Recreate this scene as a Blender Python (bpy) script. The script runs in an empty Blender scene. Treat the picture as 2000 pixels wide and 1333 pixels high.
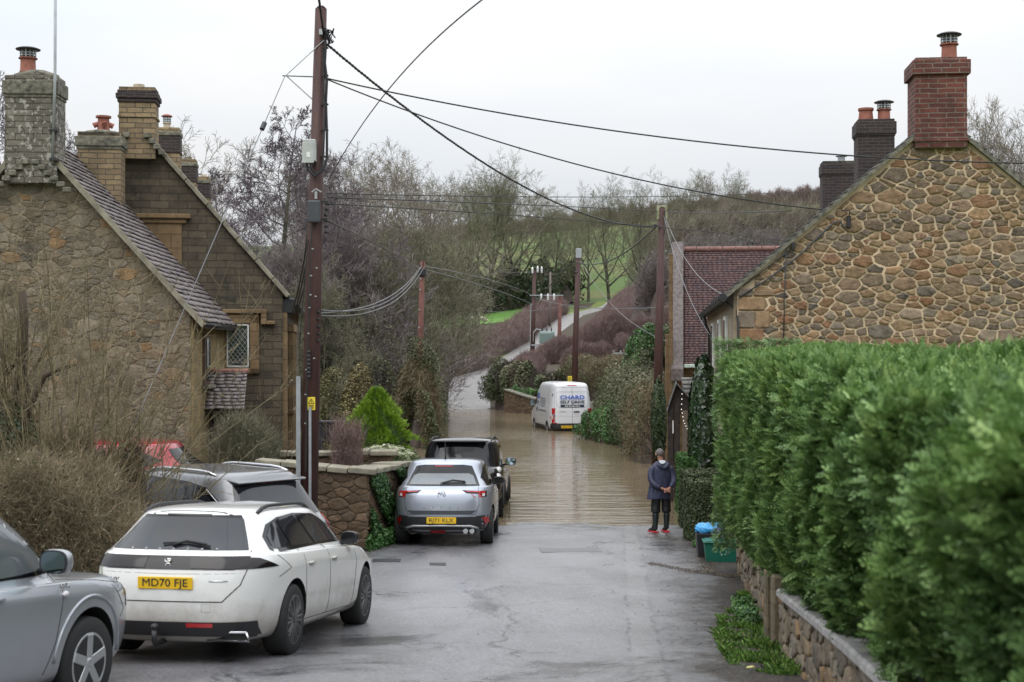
import bpy, bmesh, math, random
import numpy as np
from mathutils import Vector, Matrix
from mathutils.bvhtree import BVHTree
R = math.radians
random.seed(7); NR = np.random.default_rng(11)
SC = bpy.context.scene
COL = SC.collection

# ---------------------------------------------------------------- camera, sky, light, exposure
HZ = 683.0; FPX = 2778.0; CZ = 3.8          # horizon row, focal length in photo pixels, lens height above the water
cd = bpy.data.cameras.new('camera'); cam = bpy.data.objects.new('camera', cd); COL.objects.link(cam)
cam.location = (0, 0, CZ); cam.rotation_euler = (R(90), 0, 0)
cd.sensor_width = 36; cd.lens = 50; cd.shift_y = (HZ-666.5)/2000
cd.clip_start = .2; cd.clip_end = 3000
cd.dof.use_dof = True; cd.dof.focus_distance = 30; cd.dof.aperture_fstop = 3.2
SC.camera = cam
W = bpy.data.worlds.new('World'); SC.world = W; W.use_nodes = True
nt = W.node_tree; nt.nodes.clear()
wo = nt.nodes.new('ShaderNodeOutputWorld'); bg = nt.nodes.new('ShaderNodeBackground')
sky = nt.nodes.new('ShaderNodeTexSky'); sky.sky_type = 'NISHITA'; sky.sun_disc = False
SUN_EL, SUN_AZ = 58, 205
sky.sun_elevation = R(SUN_EL); sky.sun_rotation = R(SUN_AZ); sky.dust_density = 5; sky.air_density = 1.5
tc = nt.nodes.new('ShaderNodeTexCoord'); sep = nt.nodes.new('ShaderNodeSeparateXYZ')
nt.links.new(tc.outputs['Generated'], sep.inputs[0])
# overcast cloud deck: pale at the horizon, brighter overhead
mr = nt.nodes.new('ShaderNodeMapRange'); mr.inputs['From Min'].default_value = 0; mr.inputs['From Max'].default_value = 1
mr.inputs['To Min'].default_value = 6.1; mr.inputs['To Max'].default_value = 23
nt.links.new(sep.outputs['Z'], mr.inputs['Value'])
nz = nt.nodes.new('ShaderNodeTexNoise'); nz.inputs['Scale'].default_value = 2.2; nz.inputs['Detail'].default_value = 4
mp = nt.nodes.new('ShaderNodeMapping'); mp.inputs['Scale'].default_value = (1, 1, 3.5)
nt.links.new(tc.outputs['Generated'], mp.inputs[0]); nt.links.new(mp.outputs[0], nz.inputs['Vector'])
cr = nt.nodes.new('ShaderNodeValToRGB'); cr.color_ramp.elements[0].color = (.85, .915, 1, 1); cr.color_ramp.elements[1].color = (1, 1, 1, 1)
cr.color_ramp.elements[0].position = .35; cr.color_ramp.elements[1].position = .65
nt.links.new(nz.outputs[0], cr.inputs[0])
mul = nt.nodes.new('ShaderNodeVectorMath'); mul.operation = 'SCALE'
nt.links.new(cr.outputs[0], mul.inputs[0]); nt.links.new(mr.outputs[0], mul.inputs['Scale'])
mx = nt.nodes.new('ShaderNodeMix'); mx.data_type = 'RGBA'; mx.inputs[0].default_value = .94
nt.links.new(sky.outputs[0], mx.inputs[6]); nt.links.new(mul.outputs[0], mx.inputs[7])
nt.links.new(mx.outputs[2], bg.inputs[0]); bg.inputs[1].default_value = .10
nt.links.new(bg.outputs[0], wo.inputs[0])
sl = bpy.data.lights.new('sun', 'SUN'); sl.energy = .9; sl.angle = R(45); sl.color = (1, .97, .93)
so = bpy.data.objects.new('sun', sl); COL.objects.link(so)
so.rotation_euler = (R(90-SUN_EL), 0, R(180-SUN_AZ))
SC.view_settings.view_transform = 'Standard'; SC.view_settings.look = 'None'
SC.view_settings.exposure = 0.17; SC.view_settings.gamma = 1
SC.cycles.use_denoising = True
SC.cycles.volume_bounces = 1; SC.cycles.max_bounces = 6; SC.cycles.diffuse_bounces = 3; SC.cycles.glossy_bounces = 3
SC.cycles.transparent_max_bounces = 12; SC.cycles.caustics_reflective = False
SC.cycles.use_adaptive_sampling = False; SC.cycles.sample_clamp_indirect = 4

def at(px, py, Y): return Vector(((px-1000)/FPX*Y, Y, CZ-(py-HZ)/FPX*Y))
def ax(px, Y): return (px-1000)/FPX*Y
def az(py, Y): return CZ-(py-HZ)/FPX*Y

# ---------------------------------------------------------------- object helpers
def tag(o, label=None, cat=None, group=None, kind=None):
    if label: o['label'] = label
    if cat: o['category'] = cat
    if group: o['group'] = group
    if kind: o['kind'] = kind
    return o
def empty(name, loc=(0, 0, 0), rz=0, label=None, cat=None, group=None):
    o = bpy.data.objects.new(name, None); COL.objects.link(o)
    o.location = loc; o.rotation_euler = (0, 0, rz); o.empty_display_size = .3
    return tag(o, label, cat, group)
def link(name, me, mats=None, parent=None, loc=None, smooth=None):
    o = bpy.data.objects.new(name, me); COL.objects.link(o)
    if mats is not None:
        for m in (mats if isinstance(mats, (list, tuple)) else [mats]): me.materials.append(m)
    if parent: o.parent = parent
    if loc is not None: o.location = loc
    if smooth is not None: me.polygons.foreach_set('use_smooth', [smooth]*len(me.polygons))
    return o
def shade_auto(me, deg=35):
    me.polygons.foreach_set('use_smooth', [True]*len(me.polygons))
    try: me.set_sharp_from_angle(angle=R(deg))
    except Exception: pass

class MB:
    """collects shapes, builds one mesh"""
    def __init__(s): s.v = []; s.f = []; s.m = []
    def add(s, vs, fs, mi=0):
        n = len(s.v); s.v += [tuple(v) for v in vs]; s.f += [tuple(i+n for i in f) for f in fs]; s.m += [mi]*len(fs); return s
    def box(s, c, size, rz=0, mi=0, M=None):
        x, y, z = size[0]/2, size[1]/2, size[2]/2
        vs = [Vector((a*x, b*y, d*z)) for a in (-1, 1) for b in (-1, 1) for d in (-1, 1)]
        m = M if M is not None else Matrix.Rotation(rz, 3, 'Z')
        vs = [m @ v + Vector(c) for v in vs]
        return s.add(vs, [(0, 1, 3, 2), (4, 6, 7, 5), (0, 4, 5, 1), (2, 3, 7, 6), (0, 2, 6, 4), (1, 5, 7, 3)], mi)
    def bx(s, x0, x1, y0, y1, z0, z1, mi=0):
        return s.box(((x0+x1)/2, (y0+y1)/2, (z0+z1)/2), (abs(x1-x0), abs(y1-y0), abs(z1-z0)), 0, mi)
    def tube(s, pts, r, n=6, mi=0, cap=True):
        pts = [Vector(p) for p in pts]
        rs = r if isinstance(r, (list, tuple)) else [r]*len(pts)
        vs = []; fs = []; up = None
        for i, p in enumerate(pts):
            d = (pts[min(i+1, len(pts)-1)]-pts[max(i-1, 0)]).normalized()
            if up is None: up = Vector((0, 0, 1)) if abs(d.z) < .9 else Vector((1, 0, 0))
            a = d.cross(up).normalized(); b = a.cross(d).normalized(); up = b
            vs += [p+(a*math.cos(2*math.pi*k/n)+b*math.sin(2*math.pi*k/n))*rs[i] for k in range(n)]
        for i in range(len(pts)-1):
            for k in range(n):
                fs.append((i*n+k, i*n+(k+1) % n, (i+1)*n+(k+1) % n, (i+1)*n+k))
        if cap: fs += [tuple(range(n))[::-1], tuple((len(pts)-1)*n+k for k in range(n))]
        return s.add(vs, fs, mi)
    def lathe(s, prof, c=(0, 0, 0), n=16, axis='Z', mi=0, sx=1, sy=1):
        vs = []; fs = []
        for r, z in prof:
            for k in range(n):
                a = 2*math.pi*k/n; x, y = r*math.cos(a)*sx, r*math.sin(a)*sy
                v = (x, y, z) if axis == 'Z' else ((x, z, y) if axis == 'Y' else (z, x, y))
                vs.append(Vector(v)+Vector(c))
        for i in range(len(prof)-1):
            for k in range(n): fs.append((i*n+k, i*n+(k+1) % n, (i+1)*n+(k+1) % n, (i+1)*n+k))
        fs += [tuple(range(n))[::-1], tuple((len(prof)-1)*n+k for k in range(n))]
        return s.add(vs, fs, mi)
    def prism(s, poly, y0, y1, mi=0, plane='XZ'):
        n = len(poly)
        def P(a, b, t): return (a, t, b) if plane == 'XZ' else ((t, a, b) if plane == 'YZ' else (a, b, t))
        vs = [P(a, b, y0) for a, b in poly]+[P(a, b, y1) for a, b in poly]
        fs = [tuple(range(n)), tuple(range(2*n-1, n-1, -1))]+[(i, i+n, (i+1) % n+n, (i+1) % n) for i in range(n)]
        return s.add(vs, fs, mi)
    def build(s, name, mats, parent=None, loc=None, bevel=0, smooth=None, seg=1, auto=None):
        me = bpy.data.meshes.new(name); me.from_pydata([tuple(v) for v in s.v], [], s.f)
        me.polygons.foreach_set('material_index', s.m)
        bm = bmesh.new(); bm.from_mesh(me)
        bmesh.ops.recalc_face_normals(bm, faces=bm.faces)
        if bevel:
            es = [e for e in bm.edges if len(e.link_faces) == 2 and e.calc_face_angle(0) > R(40)]
            bmesh.ops.bevel(bm, geom=es, offset=bevel, segments=seg, profile=.6, affect='EDGES', clamp_overlap=True)
        bm.to_mesh(me); bm.free()
        o = link(name, me, mats, parent, loc, smooth)
        if auto: shade_auto(me, auto)
        return o
def npmesh(name, V, F, mats, parent=None, loc=None, attr=None, smooth=False):
    """fast mesh from arrays: V (n,3), F (m,k) with equal-size faces"""
    V = np.ascontiguousarray(V, dtype=np.float32); F = np.ascontiguousarray(F, dtype=np.int32)
    me = bpy.data.meshes.new(name); k = F.shape[1]
    me.vertices.add(len(V)); me.vertices.foreach_set('co', V.ravel())
    me.loops.add(F.size); me.loops.foreach_set('vertex_index', F.ravel())
    me.polygons.add(len(F)); me.polygons.foreach_set('loop_start', np.arange(len(F), dtype=np.int32)*k)
    me.polygons.foreach_set('loop_total', np.full(len(F), k, dtype=np.int32))
    me.update(calc_edges=True); me.validate()
    if attr is not None:
        at_ = me.attributes.new('tint', 'FLOAT', 'FACE'); at_.data.foreach_set('value', np.asarray(attr, dtype=np.float32))
    if smooth: me.polygons.foreach_set('use_smooth', [True]*len(me.polygons))
    if mats is None: return me
    return link(name, me, mats, parent, loc)
def copy_tree(o, parent=None):
    c = o.copy(); COL.objects.link(c)
    if parent: c.parent = parent
    for ch in list(o.children): copy_tree(ch, c)
    return c

# ---------------------------------------------------------------- materials
class N:
    def __init__(s, name):
        s.m = bpy.data.materials.new(name); s.m.use_nodes = True; s.t = s.m.node_tree
        s.b = s.t.nodes['Principled BSDF']; s.t.nodes['Material Output']
        s.co = s.t.nodes.new('ShaderNodeTexCoord').outputs['Object']
    def n(s, kind, **kw):
        x = s.t.nodes.new('ShaderNode'+kind)
        for k, v in kw.items():
            if hasattr(x, k) and not k[0].isupper(): setattr(x, k, v)
            else: x.inputs[k.replace('_', ' ')].default_value = v
        return x
    def l(s, a, b): s.t.links.new(a, b)
    def map(s, sc=(1, 1, 1), src=None, rot=(0, 0, 0)):
        x = s.n('Mapping'); x.inputs['Scale'].default_value = sc; x.inputs['Rotation'].default_value = rot
        s.l(src or s.co, x.inputs[0]); return x.outputs[0]
    def noise(s, scale=5, detail=4, rough=.55, vec=None, dist=0):
        x = s.n('TexNoise', Scale=scale, Detail=detail, Roughness=rough, Distortion=dist); s.l(vec or s.co, x.inputs['Vector']); return x.outputs[0]
    def ramp(s, f, stops, interp='LINEAR'):
        x = s.n('ValToRGB'); x.color_ramp.interpolation = interp
        e = x.color_ramp.elements
        while len(e) > 1: e.remove(e[-1])
        for i, (p, c) in enumerate(stops):
            c = (c, c, c) if isinstance(c, (int, float)) else c
            el = e[0] if i == 0 else e.new(p)
            el.position = p; el.color = (*c, 1)
        s.l(f, x.inputs[0]); return x.outputs[0]
    def mix(s, f, a, b, mode='MIX'):
        x = s.n('Mix', data_type='RGBA', blend_type=mode)
        for i, v in ((0, f), (6, a), (7, b)):
            if isinstance(v, (int, float)): x.inputs[i].default_value = v if i == 0 else (v, v, v, 1)
            elif isinstance(v, tuple): x.inputs[i].default_value = (*v, 1)
            else: s.l(v, x.inputs[i])
        return x.outputs[2]
    def math(s, op, a, b=0, c=0):
        x = s.n('Math', operation=op)
        for i, v in enumerate((a, b, c)):
            if isinstance(v, (int, float)): x.inputs[i].default_value = v
            else: s.l(v, x.inputs[i])
        return x.outputs[0]
    def bump(s, h, strength=.5, dist=.02, nrm=None):
        x = s.n('Bump', Strength=strength, Distance=dist); s.l(h, x.inputs['Height'])
        if nrm: s.l(nrm, x.inputs['Normal'])
        s.l(x.outputs[0], s.b.inputs['Normal']); return x.outputs[0]
    def set(s, col=None, rough=None, metal=None, spec=None, coat=None, coatr=None):
        for k, v in (('Base Color', col), ('Roughness', rough), ('Metallic', metal), ('Specular IOR Level', spec), ('Coat Weight', coat), ('Coat Roughness', coatr)):
            if v is None: continue
            if isinstance(v, tuple): s.b.inputs[k].default_value = (*v, 1)
            elif isinstance(v, (int, float)): s.b.inputs[k].default_value = v
            else: s.l(v, s.b.inputs[k])
        return s
def simple(name, col, rough=.6, metal=0, var=.25, vs=6, bump=0, bs=40, spec=None, coat=None):
    n = N(name); f = n.noise(vs, 5)
    a = tuple(c*(1-var) for c in col); b = tuple(min(1, c*(1+var)) for c in col)
    n.set(n.ramp(f, [(.3, a), (.7, b)]), rough, metal, spec, coat, .03 if coat else None)
    if bump: n.bump(n.noise(bs, 3), bump, .01)
    return n.m
def island(name, stops, rough=.85, noise=.35, nscale=14, bump=.4, bscale=30, lichen=None, spec=None):
    """colour picked per separate piece of the mesh (tile, stone), plus weathering"""
    n = N(name); g = n.n('NewGeometry')
    c = n.ramp(g.outputs['Random Per Island'], stops)
    f = n.noise(nscale, 6, .65)
    c = n.mix(noise, c, n.ramp(f, [(.3, .25), (.7, 1.0)]), 'MULTIPLY')
    if lichen:
        lf = n.noise(lichen[0], 5, .7); c = n.mix(n.ramp(lf, [(lichen[1], 0), (lichen[1]+.06, 1)]), c, lichen[2])
    n.set(c, rough, spec=spec); n.bump(n.noise(bscale, 5, .7), bump, .015)
    return n.m

def mat_asphalt():
    n = N('wet_asphalt'); x = n.n('SeparateXYZ'); n.l(n.co, x.inputs[0]); X, Y = x.outputs[0], x.outputs[1]
    g1 = n.noise(34, 2, .6); g2 = n.noise(75, 2, .6); pat = n.noise(.8, 7, .66, n.map((1, .45, 1)), .9); big = n.noise(.3, 4)
    grain = n.math('ADD', n.math('MULTIPLY', g1, .6), n.math('MULTIPLY', g2, .4))
    c = n.mix(.5, n.ramp(grain, [(.38, (.02, .019, .022)), (.5, (.12, .118, .126)), (.64, (.46, .455, .48))]), n.ramp(pat, [(.32, (.06, .058, .062)), (.5, (.14, .138, .148)), (.72, (.23, .228, .245))]))
    # brown grit and damp silt gathered along the right-hand verge and in the left gutter
    edge = n.math('SUBTRACT', X, n.math('MULTIPLY_ADD', Y, .112, -.25)); edge = n.math('ADD', edge, n.math('MULTIPLY_ADD', n.noise(1.4, 6, .7), 2.2, -1.1))
    el = n.math('SUBTRACT', n.math('MULTIPLY_ADD', Y, .06, -3.3), X); el = n.math('ADD', el, n.math('MULTIPLY_ADD', n.noise(1.1, 6, .7), 1.6, -.8))
    em = n.ramp(n.math('MAXIMUM', edge, n.math('MULTIPLY', el, .6)), [(.15, 0), (.85, 1)])
    grit = n.ramp(n.noise(30, 4, .8), [(.38, (.010, .008, .006)), (.52, (.040, .031, .024)), (.68, (.17, .135, .105))])
    c = n.mix(n.math('MULTIPLY', em, .85), c, grit)
    # old trench reinstatement with broken dark joints
    trf = n.math('ADD', n.math('ABSOLUTE', n.math('SUBTRACT', X, n.math('MULTIPLY_ADD', Y, .074, .27))), n.math('MULTIPLY_ADD', n.noise(2.2, 5, .7), .22, -.11))
    tm = n.ramp(trf, [(.13, 1), (.16, 0)]); te = n.ramp(n.math('ABSOLUTE', n.math('SUBTRACT', trf, .15)), [(.004, 1), (.035, 0)])
    brk = n.math('MULTIPLY', n.ramp(n.noise(1.3, 5, .75), [(.44, 0), (.56, 1)]), n.ramp(n.noise(9, 3, .7), [(.4, 0), (.55, 1)]))
    rib = n.ramp(n.noise(7, 2, .5, n.map((.2, 3, 1))), [(.45, 0), (.6, 1)])
    c = n.mix(n.math('MULTIPLY', tm, .20), c, (.30, .29, .28)); c = n.mix(n.math('MULTIPLY', n.math('MULTIPLY', tm, rib), n.math('MULTIPLY', brk, .6)), c, (.05, .045, .04)); c = n.mix(n.math('MULTIPLY', te, brk), c, (.010, .009, .009))
    # fine wandering cracks
    nz_ = n.n('TexNoise', Scale=1.6, Detail=4); n.l(n.co, nz_.inputs['Vector']); vm = n.n('VectorMath', operation='MULTIPLY_ADD'); n.l(nz_.outputs['Color'], vm.inputs[0]); vm.inputs[1].default_value = (.9, .9, 0); n.l(n.co, vm.inputs[2])
    v = n.n('TexVoronoi', feature='DISTANCE_TO_EDGE', Scale=.42); n.l(vm.outputs[0], v.inputs['Vector'])
    ck = n.math('MULTIPLY', n.ramp(v.outputs['Distance'], [(.004, 1), (.012, 0)]), n.ramp(n.noise(.7, 3), [(.5, 0), (.58, 1)])); c = n.mix(n.math('MULTIPLY', ck, .8), c, (.015, .014, .014))
    sp = n.noise(13, 5, .7); c = n.mix(n.ramp(sp, [(.665, 0), (.69, 1)]), c, (.012, .010, .008)); sp2 = n.noise(21, 2, .5, n.map((1, 2, 1))); c = n.mix(n.ramp(sp2, [(.74, 0), (.76, 1)]), c, (.5, .48, .44))
    wetf = n.noise(.5, 7, .7, n.map((1, .6, 1)), .7); wet = n.ramp(wetf, [(.36, .16), (.46, .36), (.72, .58)])
    dark = n.ramp(wetf, [(.34, .45), (.46, 1)]); c = n.mix(1, c, dark, 'MULTIPLY')
    dry = n.ramp(em, [(0, 1), (1, .15)]); n.set(c, n.mix(em, wet, .55), spec=dry, coat=n.math('MULTIPLY', dry, .4), coatr=.28)
    n.bump(n.math('ADD', n.math('MULTIPLY', grain, .7), n.math('MULTIPLY', big, .5)), .35, .012); return n.m
M_ASPH = mat_asphalt()
def mat_lane():
    n = N('pale_concrete_lane'); c = n.ramp(n.noise(3, 6, .6), [(.3, (.15, .14, .135)), (.7, (.25, .235, .225))])
    n.set(c, .35, spec=.6); n.bump(n.noise(30, 4), .2, .01); return n.m
M_LANE = mat_lane()
def mat_water():
    n = N('muddy_flood_water')
    n.set(n.ramp(n.noise(.12, 4), [(.3, (.175, .135, .085)), (.7, (.225, .175, .115))]), .05, spec=.6)
    n.b.inputs['IOR'].default_value = 1.33
    a = n.noise(1.5, 4, .55, n.map((.42, 1.35, 1)), .35)
    w = n.n('TexWave', wave_type='BANDS', bands_direction='Y', Scale=1.1, Distortion=5, Detail=3, Detail_Scale=.7); n.l(n.map((.25, 1, 1)), w.inputs['Vector'])
    patch = n.ramp(n.noise(.10, 3), [(.42, .08), (.62, 1)])
    w = n.noise(3.2, 4, .6, n.map((.38, 1.25, 1)), .6)
    h = n.math('ADD', n.math('MULTIPLY', a, .9), n.math('MULTIPLY', n.math('MULTIPLY', w, .75), patch))
    n.bump(h, .5, .05); return n.m
M_WATER = mat_water()
def mat_ground():
    n = N('winter_grass_and_soil'); f = n.noise(.06, 6, .6); g = n.noise(1.2, 5, .7)
    c = n.mix(n.ramp(f, [(.42, 0), (.58, 1)]), n.ramp(g, [(.3, (.055, .10, .022)), (.7, (.105, .165, .04))]), n.ramp(g, [(.3, (.10, .115, .035)), (.7, (.17, .17, .06))]))
    n.set(c, .95); n.bump(n.noise(6, 5), .5, .1); return n.m
M_GROUND = mat_ground()
def mat_soil():
    n = N('leaf_litter_soil'); n.set(n.ramp(n.noise(5, 6, .7), [(.3, (.028, .02, .013)), (.55, (.06, .045, .028)), (.75, (.09, .085, .035))]), .95); n.bump(n.noise(20, 5), .6, .05); return n.m
M_SOIL = mat_soil()
def mat_brick(name, c1, c2, mort, w=.235, h=.072, lich=None, rot=0, dirt=.4, msize=.010, bumps=.7):
    """coursed masonry; picks the wall direction from the surface normal so every side is coursed"""
    n = N(name); x = n.n('SeparateXYZ'); n.l(n.co, x.inputs[0]); g = n.n('NewGeometry')
    cmb = n.n('CombineXYZ'); n.l(n.math('ADD', x.outputs[0], x.outputs[1]), cmb.inputs[0]); n.l(x.outputs[2], cmb.inputs[1])
    nz_ = n.n('TexNoise', Scale=4, Detail=3); n.l(n.co, nz_.inputs['Vector'])
    vm = n.n('VectorMath', operation='MULTIPLY_ADD'); n.l(nz_.outputs['Color'], vm.inputs[0]); vm.inputs[1].default_value = (.04, .03, 0); n.l(cmb.outputs[0], vm.inputs[2])
    b = n.n('TexBrick', Scale=1, Mortar_Size=msize, Mortar_Smooth=.25, Brick_Width=w, Row_Height=h, Bias=0)
    b.inputs['Color1'].default_value = (*c1, 1); b.inputs['Color2'].default_value = (*c2, 1); b.inputs['Mortar'].default_value = (*mort, 1)
    n.l(vm.outputs[0], b.inputs['Vector'])
    c = n.mix(dirt, b.outputs['Color'], n.ramp(n.noise(2.3, 8, .7), [(.32, .12), (.62, 1)]), 'MULTIPLY')
    c = n.mix(.35, c, n.ramp(n.noise(25, 4, .7), [(.3, .4), (.7, 1)]), 'MULTIPLY')
    if lich:
        for sc, th, lc in lich: c = n.mix(n.ramp(n.noise(sc, 6, .72), [(th, 0), (th+.05, 1)]), c, lc)
    n.set(c, .9)
    hh = n.math('ADD', n.math('MULTIPLY', b.outputs['Fac'], -1.0), n.math('MULTIPLY', n.noise(18, 6, .7), .9))
    n.bump(hh, bumps, .02); return n.m
M_REDBRICK = mat_brick('red_brick', (.215, .068, .052), (.135, .045, .040), (.26, .21, .17), .3, .085, [(6, .60, (.07, .055, .045)), (14, .70, (.30, .26, .2))], dirt=.6)
M_BUFF = mat_brick('buff_brick', (.42, .31, .18), (.27, .20, .12), (.13, .11, .08), .33, .11, [(5, .62, (.09, .07, .045)), (11, .7, (.42, .42, .36))], dirt=.45)
M_GREYBRICK = mat_brick('lichen_grey_brick', (.25, .225, .18), (.17, .15, .12), (.085, .075, .06), .34, .115, [(9, .54, (.40, .39, .35)), (6, .64, (.07, .075, .04))], dirt=.5)
M_DARKBRICK = mat_brick('soot_dark_brick', (.065, .045, .045), (.04, .03, .032), (.10, .085, .08), .24, .075, [(14, .68, (.32, .33, .27)), (5, .66, (.10, .11, .04))], dirt=.3)
M_DARKSTONE = mat_brick('weathered_brown_ashlar', (.165, .132, .090), (.095, .078, .056), (.085, .070, .050), .40, .16, [(2.1, .58, (.045, .04, .028)), (22, .72, (.36, .36, .30)), (3.2, .66, (.075, .085, .03))], dirt=.55, msize=.012, bumps=.9)
M_HAM = mat_brick('golden_ham_stone', (.30, .20, .105), (.22, .145, .075), (.16, .11, .06), .6, .3, [(6, .64, (.14, .11, .07))], dirt=.4)
M_OCHRE = mat_brick('ochre_render_stone', (.42, .31, .15), (.32, .235, .11), (.36, .28, .16), .5, .22, [(3, .6, (.17, .15, .08))], dirt=.5)
M_RENDER = simple('pebbledash_render', (.145, .125, .12), .95, var=.4, vs=9, bump=.6, bs=60)
M_CAP = simple('mossy_cap_stone', (.15, .143, .112), .95, var=.75, vs=9, bump=.7, bs=25)
M_COPING = simple('pale_coping_stone', (.245, .225, .17), .9, var=.4, vs=4, bump=.5, bs=30)
M_MORTAR = simple('sandy_mortar', (.66, .52, .36), .95, var=.2, vs=3, bump=.5, bs=60)
M_OLDMORTAR = simple('old_dark_mortar', (.12, .095, .06), .95, var=.3, vs=3, bump=.5, bs=60)
STONES = [(0, (.27, .19, .12)), (.12, (.42, .28, .155)), (.24, (.19, .15, .115)), (.36, (.35, .235, .135)), (.46, (.33, .17, .09)), (.56, (.38, .30, .22)), (.70, (.155, .13, .11)), (.80, (.46, .29, .16)), (.90, (.24, .19, .15)), (1, (.34, .25, .17))]
M_RUBBLE = island('golden_brown_rubble', STONES, .9, .7, 9, 1.0, 26, (30, .62, (.50, .47, .39)))
M_RUBBLEDARK = island('dark_garden_rubble', [(0, (.10, .065, .04)), (.3, (.17, .11, .065)), (.6, (.12, .085, .055)), (1, (.20, .13, .08))], .85, .6, 8, .9, 22, (5, .62, (.07, .085, .03)))
M_RUBBLEOLD = island('old_lichened_rubble', [(0, (.27, .225, .165)), (.3, (.32, .255, .175)), (.5, (.21, .18, .14)), (.7, (.29, .235, .155)), (.76, (.36, .225, .11)), (.82, (.27, .235, .18)), (1, (.34, .28, .205))], .92, .9, 2.2, 1.0, 24, (15, .62, (.32, .30, .26)))
M_WARMMORTAR = simple('weathered_warm_mortar', (.27, .22, .155), .95, var=.4, vs=4, bump=.8, bs=30)
M_TILE = island('purple_clay_tile', [(0, (.085, .055, .062)), (.35, (.125, .070, .070)), (.7, (.15, .085, .078)), (1, (.105, .068, .078))], .62, .45, 5, .3, 30)
M_STONETILE = island('lichened_stone_tile', [(0, (.20, .17, .165)), (.4, (.30, .26, .25)), (.8, (.24, .21, .215)), (1, (.34, .29, .26))], .55, .5, 8, .4, 30, (10, .66, (.12, .13, .06)))
M_SLATE = island('grey_slate', [(0, (.10, .10, .10)), (.6, (.17, .17, .16)), (1, (.22, .21, .19))], .6, .5, 9, .4, 30, (9, .64, (.16, .17, .08)))
M_TERRA = simple('terracotta_pot', (.27, .095, .065), .7, var=.25, vs=9)
M_PALEPOT = simple('pale_clay_pot', (.52, .44, .33), .8)
M_BLACK = simple('black_plastic', (.018, .018, .02), .45, var=.2)
M_IRON = simple('black_iron', (.02, .02, .022), .5)
M_GALV = simple('galvanised_steel', (.42, .44, .46), .45, .6, var=.15)
M_LEAD = simple('lead_flashing', (.20, .22, .26), .55, .3, var=.25)
M_WHITEP = simple('white_painted_wood', (.72, .72, .70), .5, var=.08)
M_WOODDARK = simple('dark_stained_timber', (.035, .026, .022), .75, var=.5, vs=12, bump=.5)
def mat_pole():
    n = N('creosoted_pole_timber'); f = n.noise(3, 6, .7, n.map((9, 9, .6)))
    n.set(n.ramp(f, [(.3, (.028, .010, .008)), (.55, (.062, .024, .018)), (.78, (.115, .050, .036))]), .62); n.bump(n.noise(6, 5, .7, n.map((12, 12, .5))), .5, .01); return n.m
M_POLE = mat_pole()
M_POLERED = simple('red_brown_pole_timber', (.13, .05, .038), .75, var=.35, vs=3)
M_POLEGREY = simple('grey_weathered_pole', (.16, .135, .12), .9, var=.3)
M_WIRE = simple('black_cable_sheath', (.016, .016, .018), .5)
M_WIREG = simple('grey_cable_sheath', (.17, .17, .18), .6)
M_YELLOW = simple('yellow_warning_plate', (.80, .62, .05), .45, var=.06)
M_WHITE = simple('white_enamel', (.78, .78, .78), .4, var=.05)
M_PORC = simple('white_porcelain', (.8, .8, .82), .2, var=.04)
M_GREYBOX = simple('pale_grey_cabinet_paint', (.46, .48, .46), .5, var=.12)
M_DKGREY = simple('dark_grey_cover_plastic', (.055, .06, .07), .5, var=.15)
M_TRANS = simple('grey_green_transformer_paint', (.25, .34, .32), .45, var=.08)
def mat_glass(name='dark_window_glass', col=(.02, .025, .03), r=.04):
    n = N(name); n.set(col, r, spec=.8); n.b.inputs['Coat Weight'].default_value = .3; return n.m
M_GLASS = mat_glass()
# ---------------------------------------------------------------- terrain
PY = [-200, -60, -28, -14, 0, 9, 11, 13.7, 16.4, 20, 25.7, 28.5, 30.87, 36, 45, 80, 87, 90, 100, 115, 137, 150, 175, 205, 250, 280, 330, 400, 460, 700, 1200]
PZ = [44, 17, 6.5, 3.4, 2.1, 1.33, 1.14, .86, .62, .48, .30, .14, 0, -.35, -.6, -.6, -.25, 0, .62, 1.7, 3.0, 3.8, 5.9, 8.0, 9.3, 12.5, 22, 36, 40, 62, 90]  # rise behind the camera is added, unseen, to darken car reflections
LS = ([31, 40, 50, 55, 60, 68, 75, 85, 90], [-5.5, -6.6, -8.6, -8.9, -8.0, -5.5, -4.3, -4.1, -4.2])
RS = ([31, 40, 57, 62, 75, 85, 90], [3.8, 4.7, 5.5, 4.8, 4.4, 1.0, -1.4])
def sm(t): t = np.clip(t, 0, 1); return t*t*(3-2*t)
def hgt(X, Y):
    X = np.asarray(X, float); Y = np.asarray(Y, float)
    p = np.interp(Y, PY, PZ)
    c = .105*sm((Y-95)/60)
    far = p + c*np.clip(X, -70, 90) + sm((Y-90)/60)*(.6*np.sin(X*.05+1)*np.cos(Y*.02))
    xl = np.interp(Y, *LS); xr = np.interp(Y, *RS)
    out = np.maximum(xl-X, X-xr)                    # >0 outside the flooded channel
    flat = np.where(out > 0, np.minimum(out*.22, .75)+np.clip(out-3, 0, 60)*.015, np.maximum(out*.5, p if False else -.6))
    ch = np.where(out > 0, flat, np.maximum(-.6, out*.5)) if True else flat
    ch = np.maximum(ch, np.where((Y < 36), p, -9))
    w1 = sm((Y-29.5)/2.5); w2 = sm((Y-85)/8)
    near = p + .05*np.clip(-X-4.2, 0, 3)*sm((Y-20)/5) + .45*sm((X-3.9)/1.5)*sm((Y-14)/8)
    h = near*(1-w1)+ch*w1
    return h*(1-w2)+far*w2+np.where((X > -9) & (X < 3.2) & (Y > 27) & (Y < 34), .022*np.sin(X*1.3+.6)+.010*np.sin(X*5.3+Y)+.006*np.sin(X*13), 0)
def H(x, y): return float(hgt(x, y))
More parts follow.
